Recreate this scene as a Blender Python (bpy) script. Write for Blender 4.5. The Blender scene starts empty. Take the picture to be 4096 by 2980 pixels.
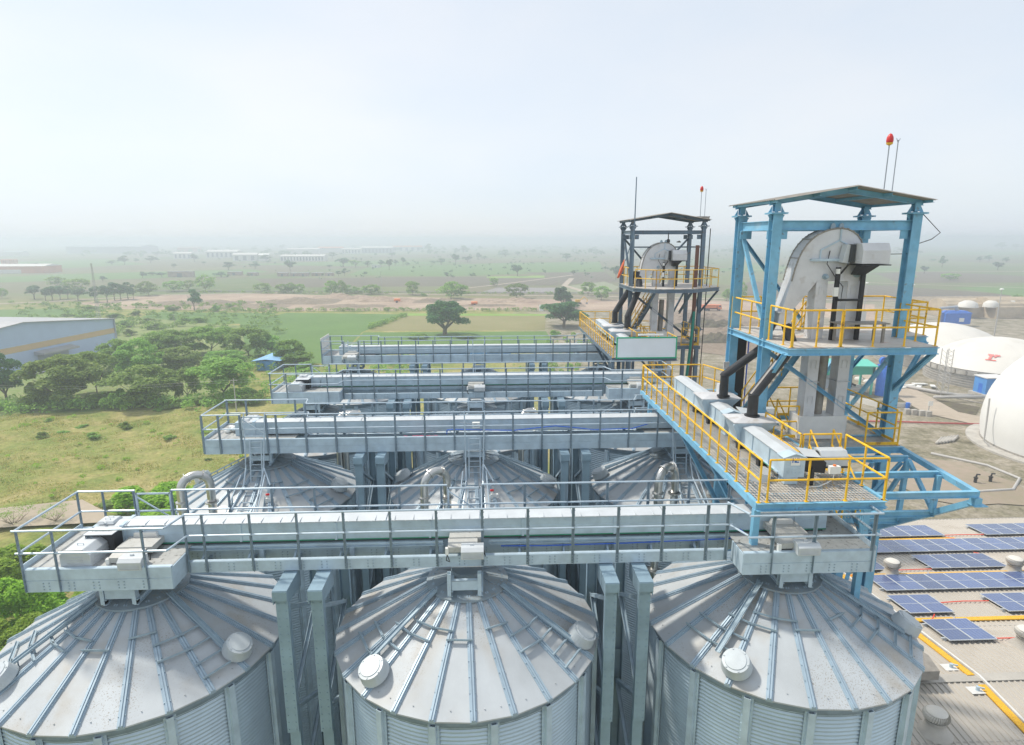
import bpy, math, random
import numpy as np
from mathutils import Vector, Matrix
R = math.radians
rnd = random.Random(7)
SC = bpy.context.scene

# ---------------------------------------------------------------- camera
cam_d = bpy.data.cameras.new('camera'); cam = bpy.data.objects.new('camera', cam_d)
SC.collection.objects.link(cam); SC.camera = cam
cam_d.sensor_width = 36.0; cam_d.lens = 36.0 * 2445.5 / 4096.0
cam_d.clip_start = 0.1; cam_d.clip_end = 20000
CAM = Vector((0.6065, -14.9175, 8.9752))
cam.location = CAM
cam.rotation_euler = (Matrix.Rotation(R(-2.328), 3, 'Z') @ Matrix.Rotation(R(90 - 12.291), 3, 'X') @ Matrix.Rotation(R(-0.14), 3, 'Z')).to_euler()
SC.render.resolution_x, SC.render.resolution_y = 1024, 745

# ---------------------------------------------------------------- light
SUN = Vector((-0.62, 0.33, 1.0)).normalized()          # towards the sun
elev = math.asin(SUN.z); az = math.atan2(SUN.x, SUN.y)
w = bpy.data.worlds.new('World'); SC.world = w; w.use_nodes = True
wn = w.node_tree; wn.nodes.clear()
sky = wn.nodes.new('ShaderNodeTexSky'); sky.sky_type = 'NISHITA'; sky.sun_disc = False
sky.sun_elevation = elev; sky.sun_rotation = az
sky.altitude = 300; sky.air_density = 1.0; sky.dust_density = 1.5; sky.ozone_density = 2.0
bg = wn.nodes.new('ShaderNodeBackground'); bg.inputs[1].default_value = 0.11
wo = wn.nodes.new('ShaderNodeOutputWorld')
hsv = wn.nodes.new('ShaderNodeHueSaturation'); hsv.inputs['Saturation'].default_value = 0.6
pale = wn.nodes.new('ShaderNodeMix'); pale.data_type = 'RGBA'; pale.inputs[0].default_value = .74   # thin high haze whitens the whole sky
pale.inputs[7].default_value = (4.5, 4.70, 4.98, 1)
wn.links.new(sky.outputs[0], hsv.inputs['Color']); wn.links.new(hsv.outputs[0], pale.inputs[6]); 
ctc = wn.nodes.new('ShaderNodeTexCoord'); cmp_ = wn.nodes.new('ShaderNodeMapping'); cmp_.inputs['Scale'].default_value = (1.2, 1.2, 3.0)
cn = wn.nodes.new('ShaderNodeTexNoise'); cn.inputs['Scale'].default_value = 1.6; cn.inputs['Detail'].default_value = 5; cn.inputs['Roughness'].default_value = .5
wn.links.new(ctc.outputs['Generated'], cmp_.inputs[0]); wn.links.new(cmp_.outputs[0], cn.inputs['Vector'])
cr_ = wn.nodes.new('ShaderNodeMapRange'); cr_.inputs[1].default_value = .3; cr_.inputs[2].default_value = .7; cr_.inputs[3].default_value = .90; cr_.inputs[4].default_value = 1.05
veil = wn.nodes.new('ShaderNodeMix'); veil.data_type = 'RGBA'; veil.blend_type = 'MULTIPLY'; veil.inputs[0].default_value = 1
cc_ = wn.nodes.new('ShaderNodeCombineColor'); wn.links.new(cn.outputs['Fac'], cr_.inputs[0])
cg_ = wn.nodes.new('ShaderNodeMapRange'); cg_.inputs[1].default_value = .3; cg_.inputs[2].default_value = .7; cg_.inputs[3].default_value = .955; cg_.inputs[4].default_value = 1.03
wn.links.new(cn.outputs['Fac'], cg_.inputs[0]); wn.links.new(cr_.outputs[0], cc_.inputs[0]); wn.links.new(cg_.outputs[0], cc_.inputs[1]); cc_.inputs[2].default_value = 1.0
wn.links.new(pale.outputs[2], veil.inputs[6]); wn.links.new(cc_.outputs[0], veil.inputs[7]); wn.links.new(veil.outputs[2], bg.inputs[0]); wn.links.new(bg.outputs[0], wo.inputs[0])
sd = bpy.data.lights.new('sun', 'SUN'); sd.energy = 2.05; sd.angle = R(4.0); sd.color = (1.0, 0.92, 0.80)
so = bpy.data.objects.new('sun', sd); SC.collection.objects.link(so)
so.rotation_euler = SUN.to_track_quat('Z', 'Y').to_euler(); so.location = (-60, 60, 120)
SC.view_settings.view_transform = 'Standard'; SC.view_settings.look = 'None'
SC.view_settings.exposure = 0.81; SC.view_settings.gamma = 1.0
SC.cycles.max_bounces = 6; SC.cycles.diffuse_bounces = 3; SC.cycles.glossy_bounces = 3
SC.cycles.transparent_max_bounces = 12; SC.cycles.volume_bounces = 1
SC.cycles.use_denoising = True

G = -27.0     # ground level; z = 0 is the silo cap of the front row

# ---------------------------------------------------------------- materials
def mat(name, col, rough=0.5, metal=0.0, var=0.0, scale=3.0, col2=None, bump=0.0, bscale=40.0, spec=None, stretch=None, tone=0, sheet=0):
    m = bpy.data.materials.new(name); m.use_nodes = True
    nt = m.node_tree; b = nt.nodes['Principled BSDF']
    b.inputs['Roughness'].default_value = rough; b.inputs['Metallic'].default_value = metal
    if spec is not None: b.inputs['Specular IOR Level'].default_value = spec
    c = (*col, 1)
    b.inputs['Base Color'].default_value = c
    if var or col2:
        tc = nt.nodes.new('ShaderNodeTexCoord'); n = nt.nodes.new('ShaderNodeTexNoise')
        n.inputs['Scale'].default_value = scale; n.inputs['Detail'].default_value = 6; n.inputs['Roughness'].default_value = 0.62
        src = tc.outputs['Object']
        if stretch:
            mp = nt.nodes.new('ShaderNodeMapping'); mp.inputs['Scale'].default_value = stretch
            nt.links.new(src, mp.inputs[0]); src = mp.outputs[0]
        nt.links.new(src, n.inputs['Vector'])
        r = nt.nodes.new('ShaderNodeValToRGB')
        a = col2 if col2 else tuple(x * (1 - var) for x in col)
        r.color_ramp.elements[0].position = 0.34; r.color_ramp.elements[0].color = (*a, 1)
        r.color_ramp.elements[1].position = 0.66
        r.color_ramp.elements[1].color = c if col2 else (*[min(1, x * (1 + var)) for x in col], 1)
        nt.links.new(n.outputs['Fac'], r.inputs[0]); out = r.outputs[0]
        if tone:      # each sheet or silo a little lighter or darker than the next
            oi = nt.nodes.new('ShaderNodeObjectInfo'); mr = nt.nodes.new('ShaderNodeMapRange'); mr.inputs[3].default_value = 1 - tone; mr.inputs[4].default_value = 1 + tone
            h = nt.nodes.new('ShaderNodeHueSaturation'); nt.links.new(oi.outputs['Random'], mr.inputs[0]); nt.links.new(mr.outputs[0], h.inputs['Value']); nt.links.new(out, h.inputs['Color']); out = h.outputs[0]
        if sheet:     # neighbouring sheets differ slightly
            ge = nt.nodes.new('ShaderNodeNewGeometry'); mr = nt.nodes.new('ShaderNodeMapRange'); mr.inputs[3].default_value = 1 - sheet; mr.inputs[4].default_value = 1 + sheet
            h = nt.nodes.new('ShaderNodeHueSaturation'); nt.links.new(ge.outputs['Random Per Island'], mr.inputs[0]); nt.links.new(mr.outputs[0], h.inputs['Value']); nt.links.new(out, h.inputs['Color']); out = h.outputs[0]
        nt.links.new(out, b.inputs['Base Color'])
    if bump:
        tc = nt.nodes.new('ShaderNodeTexCoord'); n = nt.nodes.new('ShaderNodeTexNoise'); n.inputs['Scale'].default_value = bscale
        nt.links.new(tc.outputs['Object'], n.inputs['Vector'])
        bp = nt.nodes.new('ShaderNodeBump'); bp.inputs['Strength'].default_value = bump; bp.inputs['Distance'].default_value = 0.05
        nt.links.new(n.outputs['Fac'], bp.inputs['Height']); nt.links.new(bp.outputs[0], b.inputs['Normal'])
    return m

def specks(m, col, scale, lo, hi, mask_scale=0.8, mlo=0.5, mhi=0.62, amt=0.8):
    """grain, droppings and dirt lying in patches on a surface"""
    nt = m.node_tree; b = nt.nodes['Principled BSDF']
    tc = nt.nodes.new('ShaderNodeNewGeometry')
    v = nt.nodes.new('ShaderNodeTexNoise'); v.inputs['Scale'].default_value = scale; v.inputs['Detail'].default_value = 2
    k = nt.nodes.new('ShaderNodeTexNoise'); k.inputs['Scale'].default_value = mask_scale; k.inputs['Detail'].default_value = 4
    for q in (v, k): nt.links.new(tc.outputs['Position'], q.inputs['Vector'])
    def rng(s, a, c_):
        r = nt.nodes.new('ShaderNodeMapRange'); r.inputs[1].default_value = a; r.inputs[2].default_value = c_
        nt.links.new(s, r.inputs[0]); return r.outputs[0]
    mu = nt.nodes.new('ShaderNodeMath'); mu.operation = 'MULTIPLY'
    nt.links.new(rng(v.outputs['Fac'], lo, hi), mu.inputs[0]); nt.links.new(rng(k.outputs['Fac'], mlo, mhi), mu.inputs[1])
    m2 = nt.nodes.new('ShaderNodeMath'); m2.operation = 'MULTIPLY'; m2.inputs[1].default_value = amt
    nt.links.new(mu.outputs[0], m2.inputs[0])
    mx = nt.nodes.new('ShaderNodeMix'); mx.data_type = 'RGBA'
    src = b.inputs['Base Color'].links[0].from_socket if b.inputs['Base Color'].links else None
    if src: nt.links.new(src, mx.inputs[6])
    else: mx.inputs[6].default_value = b.inputs['Base Color'].default_value
    mx.inputs[7].default_value = (*col, 1)
    nt.links.new(m2.outputs[0], mx.inputs[0]); nt.links.new(mx.outputs[2], b.inputs['Base Color'])
    return m

M = {}
M['galv'] = mat('galvanised', (.47, .585, .67), .5, .1, .12, 2.2)  # galvanised steel, with the blue tint of shaded faces put into its colour
M['galvd'] = mat('galvanised_dull', (.32, .42, .49), .5, .15, .14, 2.5)
M['lid'] = mat('bright_sheet', (.56, .60, .63), .5, .15, .08, 1.5)
M['post'] = mat('railing_post', (.20, .265, .32), .5, .15, .15, 3)
M['trestle'] = mat('trestle_steel', (.25, .36, .44), .5, .15, .12, 1.5, tone=.06)
M['rail'] = mat('galvanised_pipe', (.48, .58, .66), .4, .25, .1, 4)
M['wall'] = mat('corrugated_steel', (.46, .57, .64), .36, .35, .10, .7)
M['roof'] = specks(specks(mat('roof_sheet', (.455, .49, .515), .6, .1, .10, .6, tone=.05, sheet=.06), (.36, .315, .25), 1.6, .42, .68, .38, .42, .62, .6), (.24, .20, .15), 34, .59, .65, .45, .47, .6, .7)
M['rib'] = mat('roof_rib', (.35, .45, .53), .42, .2, .1, 2)
M['cap'] = specks(mat('cap_sheet', (.27, .34, .39), .55, .2, .12, 2), (.36, .32, .26), 38, .54, .6, 1.5, .42, .55, .8)
M['deck'] = specks(mat('deck_plate', (.40, .41, .40), .6, .2, .12, 4), (.12, .12, .11), 9, .60, .66, 3, .2, .3, .7)
M['dust'] = specks(mat('dusty_sheet', (.47, .475, .455), .6, .1, .06, 6), (.28, .26, .22), 16, .56, .64, 3, .45, .6, .5)
M['white'] = mat('painted_white', (.70, .70, .68), .45, .05, .06, 3)
M['elev'] = specks(mat('elevator_sheet', (.62, .63, .65), .45, .15, .09, 1.3), (.35, .30, .24), 3, .56, .66, .9, .45, .65, .45)
M['inox'] = mat('stainless', (.60, .60, .58), .30, .95, .08, 5)
M['black'] = mat('black_paint', (.02, .021, .024), .45)
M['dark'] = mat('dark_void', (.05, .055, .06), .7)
M['pipe'] = mat('black_pipe', (.035, .037, .042), .42, .2, .3, 3)
M['blue'] = specks(specks(mat('blue_paint', (.19, .45, .64), .5, .0, .14, 2.2), (.42, .58, .68), 1.8, .5, .72, .7, .4, .66, .45), (.20, .12, .07), 6, .63, .72, 1.0, .46, .6, .6)
M['steel'] = specks(mat('grey_blue_paint', (.13, .19, .25), .45, .1, .12, 1.2), (.2, .12, .07), 7, .6, .67, 1.0, .4, .55, .6)
M['yellow'] = specks(mat('yellow_paint', (.86, .51, .025), .5, .0, .12, 3), (.22, .10, .03), 9, .61, .67, 1.4, .42, .58, .8)
M['oldyel'] = specks(mat('old_yellow_paint', (.76, .46, .05), .5, .0, .1, 2), (.18, .08, .03), 8, .6, .68, 1.2, .42, .6, .7)
M['red'] = mat('red_paint', (.62, .03, .03), .4)
M['cable'] = mat('blue_cable', (.02, .12, .62), .4)
M['green'] = mat('green_frame', (.03, .42, .22), .45)
M['gseal'] = mat('green_seal', (.03, .26, .15), .6)
M['board'] = mat('white_board', (.80, .84, .87), .5, 0, .03, 1)
M['logo'] = mat('logo_blue', (.01, .14, .50), .5)
M['plate'] = mat('sign_plate', (.82, .83, .80), .5)
M['orange'] = mat('orange_paint', (.80, .22, .06), .5, 0, .1, 3)
M['cloth'] = mat('orange_cloth', (.75, .20, .10), .9)
M['tan'] = mat('old_tin', (.30, .28, .25), .65, .1, .18, 3)
M['concrete'] = mat('concrete', (.44, .42, .38), .85, 0, .16, .6)
M['dome'] = specks(mat('membrane', (.66, .64, .59), .6, 0, .04, .15), (.50, .46, .38), .35, .5, .75, .12, .35, .7, .5)
M['neardome'] = mat('white_membrane', (.76, .76, .74), .55, 0, .03, .2)
M['vent'] = mat('vent_sheet', (.47, .52, .55), .5, .15, .1, 2)
M['paleblue'] = mat('pale_blue_siding', (.44, .54, .74), .5, .1, .04, .2)
M['ochre'] = mat('ochre_siding', (.60, .43, .24), .55, 0, .05, .2)
M['tin'] = mat('grey_tin_roof', (.38, .385, .40), .5, .2, .1, .3)
M['bluetin'] = mat('blue_tin', (.07, .28, .66), .45, 0, .1, .8)
M['royal'] = mat('royal_blue', (.02, .16, .62), .5, 0, .1, 1)
M['teal'] = mat('teal_sheet', (.10, .55, .42), .45, 0, .05, .5)
M['tealw'] = mat('teal_wall', (.02, .36, .26), .5, 0, .05, .5)
M['walkwhite'] = mat('far_white_wall', (.64, .63, .60), .7, 0, .06, .1)
M['farred'] = mat('far_red_wall', (.55, .22, .12), .7, 0, .1, .1)
M['fargrey'] = mat('far_grey_wall', (.33, .37, .42), .7, 0, .1, .1)
M['glass'] = mat('dark_opening', (.10, .12, .15), .3)
M['brick'] = mat('village_wall', (.36, .27, .22), .85, 0, .2, .4)
M['bark'] = mat('bark', (.16, .125, .09), .9, 0, .25, 4)
M['pole'] = mat('weathered_pole', (.45, .44, .42), .7)
M['frp'] = specks(mat('yellow_grating', (.82, .47, .03), .6, 0, .1, 2), (.5, .25, .02), 30, .5, .56, 6, .2, .3, .6)
M['redpipe'] = mat('red_conduit', (.85, .08, .04), .5)
M['skin'] = mat('skin', (.30, .17, .11), .6); M['shirt'] = mat('red_vest', (.55, .05, .05), .8); M['trouser'] = mat('dark_trousers', (.06, .07, .10), .8)

def grating(name, c1, hole, pitch, frac, rough=.6):
    """expanded-metal walkway: real holes between the strands"""
    m = mat(name, c1, rough, .2, .18, 5); nt = m.node_tree; b = nt.nodes['Principled BSDF']; out = nt.nodes['Material Output']
    tc = nt.nodes.new('ShaderNodeTexCoord'); sx = nt.nodes.new('ShaderNodeSeparateXYZ'); nt.links.new(tc.outputs['Object'], sx.inputs[0])
    def mt(op, a, c_=None):
        n = nt.nodes.new('ShaderNodeMath'); n.operation = op
        for i, q in enumerate((a, c_)):
            if q is None: continue
            if isinstance(q, (int, float)): n.inputs[i].default_value = q
            else: nt.links.new(q, n.inputs[i])
        return n.outputs[0]
    u = mt('MULTIPLY', sx.outputs[0], 2 * math.pi / pitch); v = mt('MULTIPLY', sx.outputs[1], 2 * math.pi / (pitch * 1.15))
    s = mt('MULTIPLY', mt('COSINE', u), mt('COSINE', v))
    hl = mt('GREATER_THAN', s, frac); hl2 = mt('LESS_THAN', s, -frac)
    h = mt('ADD', hl, hl2)
    tr = nt.nodes.new('ShaderNodeBsdfTransparent'); mx = nt.nodes.new('ShaderNodeMixShader')
    nt.links.new(h, mx.inputs[0]); nt.links.new(b.outputs[0], mx.inputs[1]); nt.links.new(tr.outputs[0], mx.inputs[2]); nt.links.new(mx.outputs[0], out.inputs[0])
    return m
M['grate'] = grating('expanded_metal', (.58, .54, .49), None, .19, .27)
M['chequer'] = specks(mat('chequer_plate', (.56, .53, .49), .6, .1, .12, 3), (.45, .22, .12), 2, .5, .66, .8, .5, .64, .6)

def solar_mat():
    m = bpy.data.materials.new('solar_cells'); m.use_nodes = True; nt = m.node_tree; b = nt.nodes['Principled BSDF']
    tc = nt.nodes.new('ShaderNodeTexCoord'); br = nt.nodes.new('ShaderNodeTexBrick'); br.offset = 0
    br.inputs['Color1'].default_value = (.022, .06, .20, 1); br.inputs['Color2'].default_value = (.03, .075, .24, 1); br.inputs['Mortar'].default_value = (.16, .22, .36, 1)
    br.inputs['Scale'].default_value = 1.0; br.inputs['Brick Width'].default_value = .18; br.inputs['Row Height'].default_value = .09
    br.inputs['Mortar Size'].default_value = .006
    nt.links.new(tc.outputs['Object'], br.inputs['Vector'])
    oi = nt.nodes.new('ShaderNodeObjectInfo'); mr = nt.nodes.new('ShaderNodeMapRange'); mr.inputs[3].default_value = .8; mr.inputs[4].default_value = 1.35; h = nt.nodes.new('ShaderNodeHueSaturation'); h.inputs['Saturation'].default_value = .85
    nt.links.new(oi.outputs['Random'], mr.inputs[0]); nt.links.new(mr.outputs[0], h.inputs['Value']); nt.links.new(br.outputs[0], h.inputs['Color']); nt.links.new(h.outputs[0], b.inputs['Base Color'])
    b.inputs['Roughness'].default_value = .25; b.inputs['Coat Weight'].default_value = .6; b.inputs['Coat Roughness'].default_value = .08
    return m
M['solar'] = solar_mat()

def leaf_mat(name, c1, c2, c3):
    m = bpy.data.materials.new(name); m.use_nodes = True; nt = m.node_tree; b = nt.nodes['Principled BSDF']
    g = nt.nodes.new('ShaderNodeNewGeometry'); oi = nt.nodes.new('ShaderNodeObjectInfo')
    r = nt.nodes.new('ShaderNodeValToRGB'); e = r.color_ramp.elements
    e[0].position = 0; e[0].color = (*c1, 1); e[1].position = 1; e[1].color = (*c3, 1); k = e.new(.5); k.color = (*c2, 1)
    nt.links.new(g.outputs['Random Per Island'], r.inputs[0])
    h = nt.nodes.new('ShaderNodeHueSaturation')
    mr = nt.nodes.new('ShaderNodeMapRange'); mr.inputs[3].default_value = .75; mr.inputs[4].default_value = 1.3
    nt.links.new(oi.outputs['Random'], mr.inputs[0]); nt.links.new(mr.outputs[0], h.inputs['Value'])
    mh = nt.nodes.new('ShaderNodeMapRange'); mh.inputs[3].default_value = .485; mh.inputs[4].default_value = .515
    nt.links.new(oi.outputs['Random'], mh.inputs[0]); nt.links.new(mh.outputs[0], h.inputs['Hue'])
    nt.links.new(r.outputs[0], h.inputs['Color']); nt.links.new(h.outputs[0], b.inputs['Base Color'])
    b.inputs['Roughness'].default_value = .7
    tl = nt.nodes.new('ShaderNodeBsdfTranslucent'); nt.links.new(h.outputs[0], tl.inputs[0])
    mx = nt.nodes.new('ShaderNodeMixShader'); mx.inputs[0].default_value = .45
    nt.links.new(b.outputs[0], mx.inputs[1]); nt.links.new(tl.outputs[0], mx.inputs[2]); nt.links.new(mx.outputs[0], nt.nodes['Material Output'].inputs[0])
    return m
M['leaf_a'] = leaf_mat('acacia_leaves', (.14, .27, .055), (.25, .42, .075), (.37, .54, .11))
M['leaf_d'] = leaf_mat('dark_leaves', (.045, .13, .055), (.08, .20, .065), (.13, .28, .08))
M['leaf_b'] = leaf_mat('bright_bush_leaves', (.18, .36, .02), (.28, .50, .03), (.40, .62, .05))
M['leaf_r'] = leaf_mat('far_leaves', (.06, .16, .07), (.10, .23, .09), (.15, .30, .10))
M['grass'] = leaf_mat('dry_grass', (.22, .34, .07), (.44, .42, .13), (.58, .50, .22))

# ---------------------------------------------------------------- mesh builder
class MB:
    def __init__(s): s.v = []; s.f = []; s.T = None
    def add(s, vs, fs):
        o = len(s.v)
        s.v += [tuple(p) for p in vs] if s.T is None else [tuple(s.T(*p)) for p in vs]
        s.f += [tuple(o + i for i in f) for f in fs]
    BF = ((0, 3, 2, 1), (4, 5, 6, 7), (0, 1, 5, 4), (1, 2, 6, 5), (2, 3, 7, 6), (3, 0, 4, 7))
    def box(s, x0, x1, y0, y1, z0, z1):
        s.add([(x0, y0, z0), (x1, y0, z0), (x1, y1, z0), (x0, y1, z0), (x0, y0, z1), (x1, y0, z1), (x1, y1, z1), (x0, y1, z1)], MB.BF); return s
    def hexa(s, b, t): s.add(list(b) + list(t), MB.BF); return s
    def bar(s, p, q, w, h, up=(0, 0, 1)):
        p, q = Vector(p), Vector(q); d = (q - p).normalized(); u = Vector(up)
        if abs(d.dot(u)) > .98: u = Vector((0, 1, 0))
        a = d.cross(u).normalized(); b = a.cross(d).normalized()
        def ring(c): return [c - a * w / 2 - b * h / 2, c + a * w / 2 - b * h / 2, c + a * w / 2 + b * h / 2, c - a * w / 2 + b * h / 2]
        s.add(ring(p) + ring(q), MB.BF); return s
    def ibeam(s, p, q, w, h, t=.02, up=(0, 0, 1)):
        p, q = Vector(p), Vector(q); d = (q - p).normalized(); u = Vector(up)
        if abs(d.dot(u)) > .98: u = Vector((0, 1, 0))
        a = d.cross(u).normalized(); b = a.cross(d).normalized()
        s.bar(p, q, t, h - 2 * t, u); o = b * (h - t) / 2
        s.bar(p + o, q + o, w, t, u); s.bar(p - o, q - o, w, t, u); return s
    def chan(s, p, q, w, h, t=.02, up=(0, 0, 1), side=1):
        p, q = Vector(p), Vector(q); d = (q - p).normalized(); u = Vector(up)
        if abs(d.dot(u)) > .98: u = Vector((0, 1, 0))
        a = d.cross(u).normalized() * side; b = a.cross(d).normalized()
        s.bar(p, q, t, h, u)
        for k in (1, -1):
            o = b * k * (h - t) / 2 + a * (w / 2 + t / 2); s.bar(p + o, q + o, w, t, u)
        return s
    def tube(s, pts, r, n=8, cap=True):
        pts = [Vector(p) for p in pts]; rs = r if isinstance(r, (list, tuple)) else [r] * len(pts); vs = []; fs = []
        a = None
        for i, p in enumerate(pts):
            d = ((pts[i] - pts[i - 1]).normalized() if i else Vector()) + ((pts[i + 1] - p).normalized() if i < len(pts) - 1 else Vector())
            d.normalize()
            if a is None:
                a = d.orthogonal().normalized()
            a = (a - d * a.dot(d)).normalized(); b = d.cross(a)
            k = 1.0
            if 0 < i < len(pts) - 1:
                c = (pts[i] - pts[i - 1]).normalized().dot(d); k = 1 / max(.5, c)
            for j in range(n):
                t = 2 * math.pi * j / n; vs.append(p + (a * math.cos(t) + b * math.sin(t)) * rs[i])
        for i in range(len(pts) - 1):
            for j in range(n):
                k = (j + 1) % n; fs.append((i * n + j, i * n + k, (i + 1) * n + k, (i + 1) * n + j))
        if cap: fs += [tuple(range(n))[::-1], tuple((len(pts) - 1) * n + j for j in range(n))]
        s.add(vs, fs); return s
    def lathe(s, c, prof, n=24, a0=0.0, a1=2 * math.pi, axis=None):
        full = abs(a1 - a0 - 2 * math.pi) < 1e-6; m = n if full else n + 1; vs = []; fs = []
        c = Vector(c); q = Vector(axis).normalized().to_track_quat('Z', 'Y') if axis else None
        for r, z in prof:
            for j in range(m):
                t = a0 + (a1 - a0) * j / n; w_ = Vector((r * math.cos(t), r * math.sin(t), z))
                vs.append(c + (q @ w_ if q else w_))
        for i in range(len(prof) - 1):
            for j in range(n):
                k = (j + 1) % m; fs.append((i * m + j, i * m + k, (i + 1) * m + k, (i + 1) * m + j))
        s.add(vs, fs); return s
    def prism(s, poly, off):
        n = len(poly); o = Vector(off); s.add(list(poly) + [Vector(p) + o for p in poly], [tuple(range(n))[::-1], tuple(range(n, 2 * n))] + [(i, (i + 1) % n, n + (i + 1) % n, n + i) for i in range(n)]); return s
    def mesh(s, name, m, smooth=False):
        me = bpy.data.meshes.new(name); me.from_pydata(s.v, [], s.f)
        if m: me.materials.append(M[m] if isinstance(m, str) else m)
        if smooth: me.shade_smooth() if hasattr(me, 'shade_smooth') else None
        me.update(); return me
    def build(s, name, m, parent=None, smooth=False, bevel=0):
        o = obj(name, s.mesh(name, m, smooth), parent)
        if bevel:
            b = o.modifiers.new('edge', 'BEVEL'); b.width = bevel; b.segments = 2; b.limit_method = 'ANGLE'
        return o

def obj(name, me, parent=None, loc=None, rz=0):
    o = bpy.data.objects.new(name, me); SC.collection.objects.link(o)
    if parent is not None:
        o.parent = parent
        if loc is None: o.matrix_parent_inverse = Matrix.Translation(parent.location).inverted() if PINV else Matrix()
    if loc is not None: o.location = loc
    if rz: o.rotation_euler = (0, 0, rz)
    return o
PINV = True      # parts are written in world coordinates unless a loc is given

def tag(o, label, cat, group=None):
    o['label'] = label; o['category'] = cat
    if group: o['group'] = group
    return o
def thing(name, label, cat, loc, group=None):
    o = bpy.data.objects.new(name, None); o.empty_display_size = .3; SC.collection.objects.link(o); o.location = loc
    return tag(o, label, cat, group)
def structure(o): o['kind'] = 'structure'; return o
def bolts(mb, pts, n, s=.016):
    n = Vector(n)
    for p in pts:
        p = Vector(p); mb.bar(p, p + n * .014, s * 2, s * 2, (0, 0, 1) if abs(n.z) < .5 else (0, 1, 0))
def bend(c, r, a0, a1, ax, ay, n=8):
    c, ax, ay = Vector(c), Vector(ax), Vector(ay)
    return [c + ax * r * math.cos(a0 + (a1 - a0) * i / n) + ay * r * math.sin(a0 + (a1 - a0) * i / n) for i in range(n + 1)]
def copy_tree(o, parent=None, dy=Vector((0, 0, 0))):
    c = o.copy(); SC.collection.objects.link(c)
    if parent is not None: c.parent = parent; c.matrix_parent_inverse = o.matrix_parent_inverse.copy()
    else: c.location = o.location + dy
    for ch in list(o.children): copy_tree(ch, c)
    return c

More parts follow.
